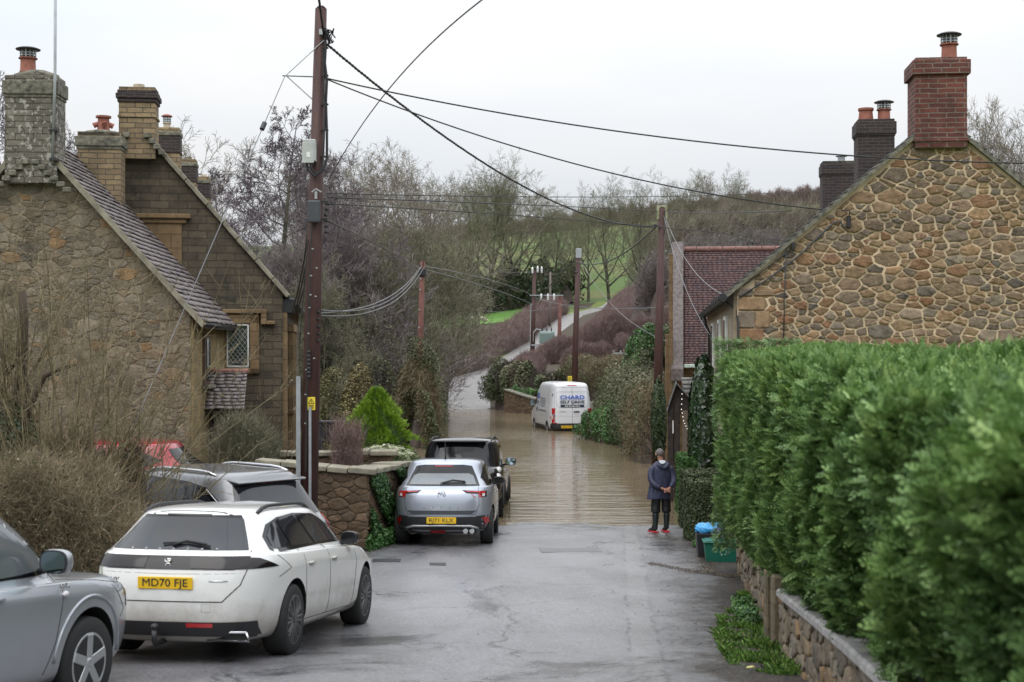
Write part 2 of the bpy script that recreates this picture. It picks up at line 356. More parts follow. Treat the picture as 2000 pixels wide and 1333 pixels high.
def grid(name, xs, ys, dz, mat, zf=None, keep=None):
    X, Y = np.meshgrid(xs, ys, indexing='ij'); Z = (hgt(X, Y) if zf is None else zf(X, Y))+dz
    V = np.stack([X, Y, Z], -1).reshape(-1, 3); nx, ny = len(xs), len(ys)
    i, j = np.meshgrid(np.arange(nx-1), np.arange(ny-1), indexing='ij'); i = i.ravel(); j = j.ravel()
    F = np.stack([i*ny+j, (i+1)*ny+j, (i+1)*ny+j+1, i*ny+j+1], -1)
    if keep is not None:
        cx = V[F][:, :, 0].mean(1); cy = V[F][:, :, 1].mean(1); F = F[keep(cx, cy)]
    return npmesh(name, V, F, mat, smooth=True)
def unev(*segs):
    out = []
    for a, b, s in segs: out += list(np.arange(a, b, s))
    return np.array(sorted(set(np.round(out+[segs[-1][1]], 4))))
xs = unev((-900, -200, 100), (-200, -60, 14), (-60, -16, 3), (-16, 16, .8), (16, 60, 3), (60, 200, 14), (200, 900, 100))
ys = unev((-200, -12, 8), (-12, 100, 1), (100, 300, 4), (300, 600, 12), (600, 2200, 100))
g = grid('ground', xs, ys, -.05, M_GROUND); tag(g, kind='structure')
# soil under trees and hedges, valley floor
s = grid('soil', unev((-70, -16, 3), (-16, 16, 1), (16, 70, 3)), unev((31, 100, 1.5), (100, 262, 3)), -.02, M_SOIL,
         keep=lambda x, y: (y < 262) & ~((x < 2+.1*(y-160)) & (x > -30) & (y > 205)) & ~((y > 100) & (x > 16+(y-100)*.13))); tag(s, kind='structure')
# village road: asphalt from behind the camera down into the water
def road_keep(x, y): return (x > -13) & (x < 4.3)
rd = grid('road', unev((-13.2, -6, .6), (-6, 4.4, .2)), unev((-14, 8, .8), (8, 34, .25)), 0.0, M_ASPH,
          zf=lambda X, Y: hgt(X, Y)+.008*np.sin(X*3.1+Y*.7)*np.cos(Y*1.3), keep=lambda x, y: (y < 26.6) | (x > -4.6)); tag(rd, kind='structure')
# flood water
wt = grid('flood_water', unev((-24, 9, 1.0)), unev((30.2, 91.5, 1.0)), 0, M_WATER, zf=lambda X, Y: X*0, keep=lambda x, y: (x > -24) & ~((x > 6.5) & (y < 33)) & ~((x < -5.2) & (y < 37))); tag(wt, kind='structure')
# concrete lane beyond the water, then the farm lane up the hill
LANE = [(86, -2.85), (92, -2.95), (100, -3.15), (108, -3.35), (115, -3.1), (122, -1.4), (130, -.3), (137, .4), (143, .9), (150, 1.7), (160, 3.0), (175, 4.9), (190, 7.0), (205, 9.2), (222, 12), (240, 15.5), (262, 20)]
def strip(name, line, w, dz, mat, wf=None, n=4):
    ly = [p[0] for p in line]; lx = [p[1] for p in line]
    yy = np.arange(ly[0], ly[-1], 1.2); V = []
    for k, y in enumerate(yy):
        x = np.interp(y, ly, lx); x2 = np.interp(y+1, ly, lx); d = Vector((x2-x, 1)).normalized(); nn = Vector((d.y, -d.x))
        ww = w if wf is None else wf(y)
        for q in range(n+1):
            t = (q/n-.5)*ww; X_, Y_ = x+nn.x*t, y+nn.y*t; V.append((X_, Y_, H(x, y)+dz+.06*(1-abs(2*q/n-1)) ))
    F = [(k*(n+1)+q, k*(n+1)+q+1, (k+1)*(n+1)+q+1, (k+1)*(n+1)+q) for k in range(len(yy)-1) for q in range(n)]
    return npmesh(name, V, F, mat)
tag(strip('lane', LANE, 2.6, .05, M_LANE, wf=lambda y: 3.1+min(.7, max(0, (y-108)*.04))), kind='structure')
M_VERGE = simple('bright_verge_grass', (.13, .17, .035), .95, var=.35, vs=2, bump=.5, bs=20)
tag(strip('lane_verge', [(y, x-2.6-.004*(y-137)) for y, x in LANE if y >= 130], 2.0, .10, M_VERGE), kind='structure')
M_FIELD = simple('bright_green_pasture', (.085, .20, .025), .95, var=.25, vs=.4, bump=.4, bs=5)
fd = grid('sheep_field', unev((-34, 9, 2)), unev((206, 272, 3)), .12, M_FIELD, keep=lambda x, y: x < (y-206)*.2-1.5); tag(fd, kind='structure')
# distant hill shoulder on the right
def hillz(X, Y): return 36+62*np.exp(-((X-215)/120)**2-((Y-760)/170)**2)
tag(grid('distant_hill', unev((-60, 520, 20)), unev((520, 1100, 20)), 0, simple('distant_woodland_hill', (.10, .09, .065), .95, var=.35, vs=.08), zf=hillz), kind='structure')

# ---------------------------------------------------------------- roofs of separate tiles
def tiled_roof(name, o, u, v, L, S, course, tw, th, mat, parent=None, jit=.012, sag=0):
    """tiles laid from the eave corner o: u along the eave, v up the slope; each tile tilts on the one below"""
    o = Vector(o); u = Vector(u).normalized(); v = Vector(v).normalized(); nrm = u.cross(v).normalized()
    if nrm.z < 0: nrm = -nrm
    rr = random.Random(hash(name) % 97+int(L*10)); V = []; F = []
    k = 0; s_ = 0.0
    while s_ < S-.02:
        x = -rr.random()*tw*.5
        while x < L:
            w = tw*(1+rr.uniform(-.12, .12)); a = max(0, x+.002); b = min(L, x+w-.004); x += w
            if b-a < .02: continue
            l1 = min(course*1.12, S-s_); j = rr.uniform(-jit, jit); z0 = th*1.6+rr.uniform(0, jit*.6); z1 = th*.35
            pts = []
            for (uu, vv, zz) in ((a, s_+j, z0), (b, s_+j+rr.uniform(-jit, jit)*.4, z0+rr.uniform(-jit, jit)*.4), (b, s_+l1, z1), (a, s_+l1, z1)):
                pts.append(o+u*uu+v*vv+nrm*zz)
            n = len(V); V += [p[:] for p in pts]+[(p-nrm*th)[:] for p in pts]
            F += [(n, n+1, n+2, n+3), (n+7, n+6, n+5, n+4), (n, n+4, n+5, n+1), (n+1, n+5, n+6, n+2), (n+3, n+2, n+6, n+7), (n, n+3, n+7, n+4)]
        s_ += course; k += 1
    return npmesh(name, V, F, mat, parent)

# ---------------------------------------------------------------- rubble masonry of separate stones (power diagram)
def clip(poly, a, b, c):       # keep a*x+b*y <= c
    out = []
    for i in range(len(poly)):
        p, q = poly[i], poly[(i+1) % len(poly)]; dp = a*p[0]+b*p[1]-c; dq = a*q[0]+b*q[1]-c
        if dp <= 0: out.append(p)
        if (dp < 0 < dq) or (dq < 0 < dp):
            t = dp/(dp-dq); out.append((p[0]+(q[0]-p[0])*t, p[1]+(q[1]-p[1])*t))
    return out
def rubble(name, outline, size, mat, parent, asp=.66, gap=.016, proud=.035, seed=1, M=None, inside=None, var=.55, ang=0):
    """outline: convex polygon in wall coords (x,z). Stones stand proud towards -y"""
    rr = random.Random(seed); x0 = min(p[0] for p in outline); x1 = max(p[0] for p in outline); z0 = min(p[1] for p in outline); z1 = max(p[1] for p in outline)
    seeds = []; cell = {}
    tries = int((x1-x0)*(z1-z0)/(size*size*asp)*14)
    for t in range(tries):
        f = 1-t/tries; r = size*.5*(.45+var*1.5*rr.random()*f+.1)
        x, z = rr.uniform(x0, x1), rr.uniform(z0, z1)/asp
        ok = True; cx, cz = int(x/size), int(z/size)
        for i in range(cx-2, cx+3):
            for j in range(cz-2, cz+3):
                for (a, b, r2) in cell.get((i, j), ()):
                    if (a-x)**2+(b-z)**2 < ((r+r2)*.92)**2: ok = False; break
                if not ok: break
            if not ok: break
        if ok: cell.setdefault((cx, cz), []).append((x, z, r)); seeds.append((x, z, r))
    V = []; F = []; edges = []
    n = len(outline); cxm = sum(p[0] for p in outline)/n; czm = sum(p[1] for p in outline)/n
    for i in range(n):
        p, q = outline[i], outline[(i+1) % n]; a, b = q[1]-p[1], -(q[0]-p[0]); l = math.hypot(a, b) or 1; a /= l; b /= l; c = a*p[0]+b*p[1]
        if a*cxm+b*czm > c: a, b, c = -a, -b, -c
        edges.append((a, b, c))
    for (x, z, r) in seeds:
        poly = [(x-size*2, z-size*2), (x+size*2, z-size*2), (x+size*2, z+size*2), (x-size*2, z+size*2)]
        cx, cz = int(x/size), int(z/size)
        for i in range(cx-3, cx+4):
            for j in range(cz-3, cz+4):
                for (a, b, r2) in cell.get((i, j), ()):
                    if a == x and b == z: continue
                    dx, dz = a-x, b-z; d = math.hypot(dx, dz); t = (d*d+r*r-r2*r2)/(2*d)
                    g_ = gap/2*rr.uniform(.6, 1.7)
                    poly = clip(poly, dx/d, dz/d, (x*dx+z*dz)/d+t-g_)
                    if len(poly) < 3: break
        if len(poly) < 3: continue
        poly = [(p, q*asp) for p, q in poly]
        for a, b, c in edges: poly = clip(poly, a, b, c-.004)
        if len(poly) < 3: continue
        if inside and not inside(x, z*asp): continue
        ctr = (sum(p[0] for p in poly)/len(poly), sum(p[1] for p in poly)/len(poly))
        ar = abs(sum(poly[i][0]*poly[(i+1) % len(poly)][1]-poly[(i+1) % len(poly)][0]*poly[i][1] for i in range(len(poly))))/2
        if ar < .0018: continue
        # drop very short edges then round and roughen the outline
        q = [poly[0]]
        for p in poly[1:]:
            if math.hypot(p[0]-q[-1][0], p[1]-q[-1][1]) > .012: q.append(p)
        poly = q
        if len(poly) < 3: continue
        if ang:     # chipped, slightly concave outlines
            q = []
            for i in range(len(poly)):
                p, p2 = poly[i], poly[(i+1) % len(poly)]; q.append(p); l = math.hypot(p2[0]-p[0], p2[1]-p[1])
                if l > .07: t = rr.uniform(.3, .7); d = rr.uniform(-.004, .014); mx_, mz_ = p[0]+(p2[0]-p[0])*t, p[1]+(p2[1]-p[1])*t; dl = math.hypot(ctr[0]-mx_, ctr[1]-mz_)+1e-6; q.append((mx_+(ctr[0]-mx_)/dl*d, mz_+(ctr[1]-mz_)/dl*d))
            poly = q
        for it in range(2 if rr.random() < (.35 if ang else .75) else 1):
            new = []
            for i in range(len(poly)):
                p, q2 = poly[i], poly[(i+1) % len(poly)]; k = .16 if it else .10+.10*rr.random()
                new += [(p[0]*(1-k)+q2[0]*k, p[1]*(1-k)+q2[1]*k), (p[0]*k+q2[0]*(1-k), p[1]*k+q2[1]*(1-k))]
            poly = new
        poly = [(p[0]+rr.uniform(-.005, .005), p[1]+rr.uniform(-.005, .005)) for p in poly]
        pr = proud*rr.uniform(.45, 1.25); m = len(poly); b0 = len(V); ti, tj = rr.uniform(-.12, .12), rr.uniform(-.12, .12)
        for (k, d) in ((1, 0), (.985, .7), (.93, .97), (.55, 1.0)):
            for p in poly:
                px_, pz_ = ctr[0]+(p[0]-ctr[0])*k, ctr[1]+(p[1]-ctr[1])*k
                V.append((px_, -(pr*d)+(ti*(px_-ctr[0])+tj*(pz_-ctr[1]))*(d > 0)*.6+rr.uniform(-.006, .006)*(d > 0), pz_))
        V.append((ctr[0], -pr*1.01, ctr[1]))
        for L_ in range(3):
            for i in range(m): F.append((b0+L_*m+i, b0+L_*m+(i+1) % m, b0+(L_+1)*m+(i+1) % m, b0+(L_+1)*m+i))
        for i in range(m): F.append((b0+3*m+i, b0+3*m+(i+1) % m, b0+4*m))
    me = bpy.data.meshes.new(name)
    if M is not None: V = [tuple(M @ Vector(v)) for v in V]
    me.from_pydata(V, [], F); me.polygons.foreach_set('use_smooth', [True]*len(me.polygons))
    return me
def join_mesh(name, mesh_mats, parent=None, loc=None):
    """several meshes, each with its material, as one object"""
    bm = bmesh.new(); mats = []
    for me, m in mesh_mats:
        n0 = len(bm.faces); bm.from_mesh(me); mats.append(m); bm.faces.ensure_lookup_table()
        for i in range(n0, len(bm.faces)): bm.faces[i].material_index = len(mats)-1
    out = bpy.data.meshes.new(name); bm.to_mesh(out); bm.free()
    return link(name, out, mats, parent, loc)
def mbmesh(mb, bevel=0):
    me = bpy.data.meshes.new('m'); me.from_pydata([tuple(v) for v in mb.v], [], mb.f)
    bm = bmesh.new(); bm.from_mesh(me); bmesh.ops.recalc_face_normals(bm, faces=bm.faces)
    if bevel: bmesh.ops.bevel(bm, geom=[e for e in bm.edges if e.calc_face_angle(0) > R(40)], offset=bevel, segments=1, affect='EDGES')
    bm.to_mesh(me); bm.free(); return me
def brick_stack(name, parent, c, w, d, z0, z1, mat, cap, capmat, rz=0):
    """chimney shaft with projecting courses near the top; cap = list of (z_from_top0, z_from_top1, overhang)"""
    m = MB(); m.box((c[0], c[1], (z0+z1)/2), (w, d, z1-z0), rz); sh = m.build(name, mat, parent, bevel=.006)
    for k, (a, b, o_) in enumerate(cap):
        q = MB(); q.box((c[0], c[1], z1-(a+b)/2), (w+2*o_, d+2*o_, b-a), rz); q.build('chimney_cap' if k else 'chimney_cap', capmat[min(k, len(capmat)-1)], sh, bevel=.018, seg=2)
    return sh
def cowl_pot(parent, c, r=.11, h=.30, mesh=True, mat=None, lid=M_BLACK):
    q = MB(); q.lathe([(r*1.12, 0), (r, .05), (r*.95, h-.03), (r*1.2, h-.02), (r*1.2, h), (r*.8, h)], c, 16); p = q.build('chimney_pot', mat or M_TERRA, parent, auto=40)
    if mesh:
        m = MB(); z = c[2]+h
        for k in range(12): a = k*math.pi/6; m.tube([(c[0]+r*math.cos(a), c[1]+r*math.sin(a), z), (c[0]+r*math.cos(a), c[1]+r*math.sin(a), z+.15)], .006 if k % 3 else .012, 4)
        for t in (.04, .09): m.lathe([(r*1.01, t-.004), (r*1.01, t+.004)], (c[0], c[1], z), 16)
        m.build('cowl_cage', M_GALV, p)
        m = MB(); m.lathe([(r*1.55, 0), (r*1.6, .015), (r*1.1, .045), (r*.3, .065), (.001, .066)], (c[0], c[1], z+.15), 16); m.build('cowl_lid', lid, p, auto=40)
    return p

# ================================================================ LEFT COTTAGE (nearest gable on the left)
A1 = R(2.5); hg = .5
c1 = empty('stone_cottage', (-6.1, 27, hg), A1, 'rubble stone cottage gable behind the bare hazel, with a lichened grey brick chimney and mast', 'house')
ew, az_, ez = 5.84, 7.82-hg, 4.55-hg             # local: x to -ew, y 0..4.2, eave ez, apex az_
prof = [(0, -.6), (0, ez), (-ew/2, az_), (-ew, ez), (-ew, -.6)]
core = MB().prism(prof, 0, 4.4)
stn = rubble('s', [(-.0, -.3), (0, ez-.02), (-ew/2, az_-.05), (-ew, ez), (-ew, -.3)], .23, None, None, asp=.58, gap=.010, proud=.013, seed=5, var=1.0, ang=1)
join_mesh('gable_wall', [(mbmesh(core), M_WARMMORTAR), (stn, M_RUBBLEOLD)], c1)
MB().box((-.02, 2.2, ez/2-.1), (.12, 4.36, ez-.12)).build('side_wall', M_OCHRE, c1, bevel=.01)
sl_ = math.atan2(az_-ez, ew/2); ov = .42
vdir = Vector((-math.cos(sl_), 0, math.sin(sl_)))
base = Vector((0, -.12, ez))-vdir*ov+Vector((0, 0, .06))
MB().add([base, base+Vector((0, 4.3, 0)), base+Vector((0, 4.3, 0))+vdir*(ew/2/math.cos(sl_)+ov), base+vdir*(ew/2/math.cos(sl_)+ov)]+[p-Vector((0, 0, .09)) for p in (base, base+Vector((0, 4.3, 0)), base+Vector((0, 4.3, 0))+vdir*(ew/2/math.cos(sl_)+ov), base+vdir*(ew/2/math.cos(sl_)+ov))],
         [(0, 1, 2, 3), (7, 6, 5, 4), (0, 4, 5, 1), (1, 5, 6, 2), (2, 6, 7, 3), (3, 7, 4, 0)]).build('roof_deck', M_CAP, c1)
tiled_roof('roof', base+Vector((0, 0, .012)), (0, 1, 0), vdir, 4.3, ew/2/math.cos(sl_)+ov, .145, .26, .022, M_STONETILE, c1, .02)
vl = Vector((math.cos(sl_), 0, math.sin(sl_))); bl = Vector((-ew, -.12, ez))-vl*ov+Vector((0, 0, .06))
tiled_roof('roof', bl+Vector((0, 0, .012)), (0, 1, 0), vl, 4.3, ew/2/math.cos(sl_)+ov, .16, .28, .022, M_STONETILE, c1, .02)
m = MB()   # verge boards
for s_ in (vdir, vl):
    b = base if s_ is vdir else bl
    p0 = b+Vector((0, -.04, -.05)); L_ = ew/2/math.cos(sl_)+ov
    m.box(p0+s_*L_/2, (.05, L_, .10), M=Matrix((Vector((0, 1, 0)), s_, Vector((0, 1, 0)).cross(s_))).transposed())
m.build('verge', M_COPING, c1)
q = MB(); gx, gz = base.x-.03, base.z-.03
q.tube([(gx, -.15, gz), (gx, 4.15, gz)], .06, 8); q.build('gutter', M_BLACK, c1, smooth=True)
q = MB(); q.tube([(gx, 4.0, gz-.04), (gx-.05, 4.0, gz-.25), (.12, 4.0, gz-.55), (.12, 4.0, .1)], .042, 8); q.build('downpipe', M_BLACK, c1, smooth=True)
f = MB().box((.05, 1.35, 3.1), (.1, .62, 1.0)).build('window', simple('brown_window_timber', (.09, .055, .04), .6), c1, bevel=.01)
MB().box((.085, 1.35, 3.1), (.05, .46, .84)).build('pane', M_GLASS, f)
MB().box((.11, 1.35, 2.56), (.16, .8, .08)).build('sill', M_CAP, f, bevel=.01)
# chimney A with stepped corbels
cA = brick_stack('chimney', c1, (-ew/2-.02, .12, 0), .96, .62, az_-.9, 8.95-hg, M_GREYBRICK, [(0, .10, -.03), (.10, .36, .045), (.36, .42, .02)], [M_CAP, M_CAP, M_CAP])
for s_ in (-1, 1):
    q = MB()
    for k in range(6): q.box((-ew/2-.02+s_*(.10+k*.115), -.215, az_-.40-k*.105-.1), (.15, .07, .10))
    q.build('corbel_course', M_CAP, cA, bevel=.015)
MB().lathe([(.30, 0), (.28, .08), (.12, .16), (.0, .17)], (-ew/2, .12, 8.95-hg-.02), 16, sx=1.5).build('flaunching', M_CAP, cA, smooth=True)
cowl_pot(cA, (-ew/2-.16, .12, 9.05-hg), .145, .28)
# aerial mast on chimney A
q = MB(); mx_ = -ew/2+.46; q.tube([(mx_-.06, -.26, 8.9-hg-1.6), (mx_, -.30, 8.9-hg), (mx_+.02, -.31, 14.2)], .028, 8); q.build('aerial_mast', M_GALV, c1, smooth=True)
q = MB()
for z in (7.35-hg, 7.9-hg): MB().box((mx_-.03, -.24, z), (.16, .16, .04)).build('mast_bracket', M_IRON, c1)

# ================================================================ SECOND COTTAGE (dark ashlar gable)
A2 = R(7); hg2 = .3
c2 = empty('stone_cottage', (-5.0, 31, hg2), A2, 'dark weathered ashlar cottage gable with a small white leaded window, behind the brown cable pole', 'house')
ew2, ez2, ap2 = 6.1, 5.0-hg2, 8.5-hg2
MB().prism([(0, -1), (0, ez2), (-ew2/2, ap2), (-ew2, ez2), (-ew2, -1)], 0, 13).build('wall', M_DARKSTONE, c2)
s2 = math.atan2(ap2-ez2, ew2/2); v2 = Vector((-math.cos(s2), 0, math.sin(s2))); L2 = ew2/2/math.cos(s2)
b2 = Vector((0, .14, ez2))-v2*.35+Vector((0, 0, .05))
tiled_roof('roof', b2, (0, 1, 0), v2, 13, L2+.35, .17, .3, .025, M_STONETILE, c2, .02)
v2l = Vector((math.cos(s2), 0, math.sin(s2))); tiled_roof('roof', Vector((-ew2, .14, ez2+.05))-v2l*.35, (0, 1, 0), v2l, 13, L2+.35, .17, .3, .025, M_STONETILE, c2, .02)
m = MB()
rr = random.Random(3)
for s_, st in ((v2, Vector((0, 0, ez2))), (v2l, Vector((-ew2, 0, ez2)))):
    k = 0.0; Mx = Matrix((Vector((0, 1, 0)), s_, Vector((0, 1, 0)).cross(s_))).transposed()
    while k < L2+.15:
        l = rr.uniform(.45, .7); m.box(st+s_*(k+l/2-.2)+Vector((0, .05, .10)), (.34, l-.012, .10), M=Mx @ Matrix.Rotation(rr.uniform(-.012, .012), 3, 'X')); k += l
m.build('coping', M_COPING, c2, bevel=.015)
cC = brick_stack('chimney', c2, (-ew2/2-.02, .10, 0), .76, .62, ap2-.62, 9.42-hg2, M_BUFF, [(0, .07, .0), (.07, .14, .03), (.14, .25, .06), (.25, .33, .03), (.60, .66, .025)], [M_DARKBRICK, M_DARKBRICK, M_DARKBRICK, M_DARKBRICK, M_BUFF])
MB().lathe([(.12, 0), (.12, .1), (.09, .1), (.09, .0)], (-ew2/2-.02, .10, 9.42-hg2), 14).build('chimney_pot', M_PALEPOT, cC, auto=40)
for s_ in (-1, 1):
    q = MB()
    for k in range(4): q.box((-ew2/2-.02+s_*(.22+k*.1), -.235, ap2-.12-k*.12), (.14, .08, .11))
    q.build('corbel_course', M_CAP, cC, bevel=.012)
# yellow brick stack B rising behind the first roof
cB = brick_stack('chimney', c2, (-3.72, -.75, 0), .88, .60, 4.6, 8.32-hg2, M_BUFF, [(-.0, .10, .0), (.10, .30, .045), (.30, .37, .02)], [M_CAP, M_CAP, M_CAP])
MB().lathe([(.32, 0), (.28, .06), (.1, .1), (0, .11)], (-3.72, -.75, 8.30-hg2), 14, sx=1.2).build('flaunching', M_CAP, cB, smooth=True)
m = MB(); pc = Vector((-3.68, -.75, 8.34-hg2)); m.lathe([(.16, 0), (.13, .05), (.115, .30), (.16, .31), (.16, .35), (.09, .35)], pc, 16)
for k in range(4):
    a = k*math.pi/2+.25; d = Vector((math.cos(a), math.sin(a), -.15)); m.tube([pc+Vector((0, 0, .2))+d*.08, pc+Vector((0, 0, .18))+d*.17, pc+Vector((0, 0, .17))+d*.2], [.05, .055, .062], 10)
m.build('chimney_pot', M_TERRA, cB, auto=40)
q = MB()
for k in range(6): q.box((-3.30+k*.12, -1.02-.012*k, 6.12-.135*k-hg2+.3), (.17, .03, .2))
q.build('lead_flashing', M_LEAD, cB)
# hood-moulded leaded window
wx, wz = -.96, 3.58; win = MB()
for (x0, x1, z0, z1) in ((-.40, -.26, -.62, .62), (.26, .46, -.62, .62), (-.40, .46, .48, .68), (-.40, .46, -.62, -.48)): win.bx(wx+x0, wx+x1, -.07, .1, wz+z0, wz+z1)
win = win.build('window_surround', M_HAM, c2, bevel=.015)
q = MB(); q.bx(wx-.62, wx+.62, -.13, .1, wz+.70, wz+.79); q.bx(wx+.50, wx+.62, -.13, .1, wz+.46, wz+.70); q.bx(wx+.62, wx+.80, -.13, .1, wz+.46, wz+.54); q.build('hood_mould', M_HAM, win, bevel=.015)
q = MB(); W_, H_ = .24, .47
for (x0, x1, z0, z1) in ((-W_, -W_+.035, -H_, H_), (W_-.035, W_, -H_, H_), (-W_, W_, H_-.035, H_), (-W_, W_, -H_, -H_+.04)): q.bx(wx+x0, wx+x1, -.05, .0, wz+z0, wz+z1)
fr = q.build('window_frame', M_WHITEP, win, bevel=.004)
MB().bx(wx-.21, wx+.21, -.022, -.002, wz-.44, wz+.44).build('pane', M_GLASS, fr)
q = MB()
for k in range(-5, 10):
    for s_ in (-1, 1):
        x0 = -.2; pts = []
        for t in np.linspace(-.2, .2, 9):
            z = s_*t*1.25+(k-2)*.125
            if abs(z) < .43: pts.append((wx+t, -.028, wz+z))
        if len(pts) > 1: q.tube([pts[0], pts[-1]], .0065, 4)
q.build('leading', simple('grey_lead_came', (.34, .35, .37), .5), fr)
q = MB(); q.bx(-2.95, -2.15, -.05, .05, 5.2, 6.3); q.build('stone_panel', M_HAM, c2, bevel=.01)
q = MB(); q.bx(-3.1, -1.95, -.16, .05, 6.32, 6.42); q.bx(-3.0, -2.05, -.1, .05, 6.22, 6.32); q.build('drip_mould', M_HAM, c2, bevel=.015)
# side bay with stone mullions and eave gutter end
q = MB()
q.bx(-.35, .10, .05, .30, -.5, ez2-.35); q.build('corner_pilaster', M_HAM, c2, bevel=.02)
m = MB()
for k in range(5): m.bx(.02, .20, 1.0+k*.6, 1.10+k*.6, .3, ez2-.7)
m.bx(.02, .22, .95, 3.6, ez2-.8, ez2-.62); m.bx(.02, .22, .95, 3.6, 2.05, 2.15); m.bx(.02, .25, .95, 3.6, .2, .32)
bay = m.build('bay_window', M_HAM, c2, bevel=.01)
MB().bx(.04, .10, 1.0, 3.5, .3, ez2-.75).build('pane', M_GLASS, bay)
q = MB(); gz = b2.z; gx = b2.x; q.tube([(gx+.05, .1, gz-.02), (gx+.05, 13, gz-.02)], .065, 8); q.build('gutter', M_BLACK, c2, smooth=True)
q = MB(); q.box((.12, .25, ez2-.25), (.30, .4, .35)); q.box((.05, .12, ez2-.62), (.14, .1, .4)); q.build('eave_bracket', M_IRON, c2, bevel=.03)
# row chimneys further back on the same ridge
for (px, py0, py1, w, Y, cap, pot) in ((331, 252, 342, .52, 34.5, .28, 1), (368, 313, 374, .44, 38.5, .16, 0), (398, 347, 404, .36, 42, .10, 0)):
    p = at(px, py0, Y); M_ = Matrix.Rotation(-A2, 3, 'Z'); lp = M_ @ Vector((p.x+5.0, p.y-31, 0)); zt = p.z-hg2; zb = az(py1, Y)-hg2-2.6
    s_ = brick_stack('chimney', c2, (lp.x, lp.y, 0), w, .5, zb, zt, M_BUFF if Y > 34 else M_BUFF, [(0, .1, -.03), (.1, .2, .03), (.2, .55, .0+.012), (.56, .62, .025)], [M_CAP, M_CAP, M_DARKBRICK, M_DARKBRICK])
    if pot: cowl_pot(s_, (lp.x-.06, lp.y, zt), .085, .14, True, M_PALEPOT, M_TERRA)
    else: MB().lathe([(.1, 0), (.09, .08), (.06, .08)], (lp.x, lp.y, zt), 12).build('chimney_pot', M_PALEPOT if Y > 40 else M_CAP, s_, auto=40)
# tiled porch between the two cottages
pc_ = empty('porch', (ax(438, 28.9), 28.9, .45), R(5), 'small lean-to porch with a lichened stone tile roof between the two left cottages', 'porch')
zr = az(728, 28.6)-.45; ze = az(800, 28.3)-.45
vv = Vector((0, .62, zr-ze)); tiled_roof('roof', (-.46, -.62, ze), (1, 0, 0), vv, .92, vv.length, .09, .17, .02, M_STONETILE, pc_, .012)
m = MB(); m.tube([(-.48, .02, zr+.02), (.48, .02, zr+.02)], .055, 8); m.build('ridge_tile', simple('red_ridge_tile', (.26, .13, .10), .8, var=.5, vs=8), pc_, smooth=True)
m = MB(); m.bx(-.42, -.34, -.5, -.42, -.5, ze-.02); m.bx(.34, .42, -.5, -.42, -.5, ze-.02); m.bx(-.44, .44, -.52, -.44, ze-.1, ze-.02); m.bx(-.42, .42, -.05, 0, -.5, zr-.1); m.build('porch_frame', M_WOODDARK, pc_, bevel=.01)
# little lead bay canopy with two warm lamps
bc = empty('bay_canopy', (ax(552, 31.6), 31.6, az(765, 31.6)), R(7), 'narrow scalloped canopy on the dark cottage corner beside the leaning metal strip', 'canopy')
m = MB()
for k in range(5): m.box((-.16+k*.085, -.1+k*.02, -.22+k*.11), (.10, .5, .035), M=Matrix.Rotation(R(-48), 3, 'Y'))
m.build('canopy_sheet', M_COPING, bc, bevel=.008)
M_LAMP = bpy.data.materials.new('warm_lamp_glow'); M_LAMP.use_nodes = True; b_ = M_LAMP.node_tree.nodes['Principled BSDF']; b_.inputs['Emission Color'].default_value = (1, .62, .28, 1); b_.inputs['Emission Strength'].default_value = 9
for (px, py, Y, lab) in ((557, 746, 31.2, 'upper warm glowing lamp under the scalloped canopy'), (548, 765, 31.1, 'lower warm glowing lamp under the scalloped canopy')):
    o = MB().lathe([(.0, -.05), (.035, -.04), (.05, 0), (.035, .04), (0, .05)], (0, 0, 0), 12).build('wall_lamp', M_LAMP, None, at(px, py, Y), smooth=True); tag(o, lab, 'lamp')
    MB().tube([(0, .04, .04), (0, .15, .12), (0, .6, .12)], .012, 6).build('lamp_arm', M_IRON, o)

# ================================================================ RIGHT COTTAGE (rubble gable)
A3 = R(-6); hg3 = .5
c3 = empty('stone_cottage', (3.96, 25, hg3), A3, 'golden rubble stone gable cottage behind the tall green hedge, with a red brick chimney', 'house')
w3, e3, a3 = 6.9, 4.89-hg3, 7.83-hg3
core = MB().prism([(0, -.8), (0, e3), (w3/2, a3), (w3, e3), (w3, -.8)], .0, 14.6)
stn = rubble('s', [(.30, 1.4), (.30, e3+.18), (w3/2, a3-.12), (w3, e3-.05), (w3, 1.4)], .215, None, None, asp=.58, gap=.027, proud=.028, seed=21, var=1.05, ang=1)
qn = MB(); z = .2; k = 0; rr = random.Random(8)
while z < e3-.05:
    h_ = rr.uniform(.24, .32); l = .28 if k % 2 else .44; l += rr.uniform(-.03, .04)
    qn.bx(.015, l, -.045, .05, z+.01, min(z+h_-.012, e3-.02)); 
    if k % 2: qn.bx(l+.02, l+.30+rr.uniform(-.05, .08), -.038, .05, z+.014, min(z+h_-.014, e3-.05))
    z += h_; k += 1
join_mesh('gable_wall', [(mbmesh(core), M_MORTAR), (stn, M_RUBBLE), (mbmesh(qn, .014), M_RUBBLE)], c3)
M_PALEASH = mat_brick('pale_ashlar', (.42, .34, .24), (.34, .27, .19), (.40, .35, .27), .55, .28, [(5, .62, (.2, .18, .13))], dirt=.35)
MB().bx(-.06, .02, .06, 14.5, -.8, e3-.05).build('side_wall', M_PALEASH, c3)
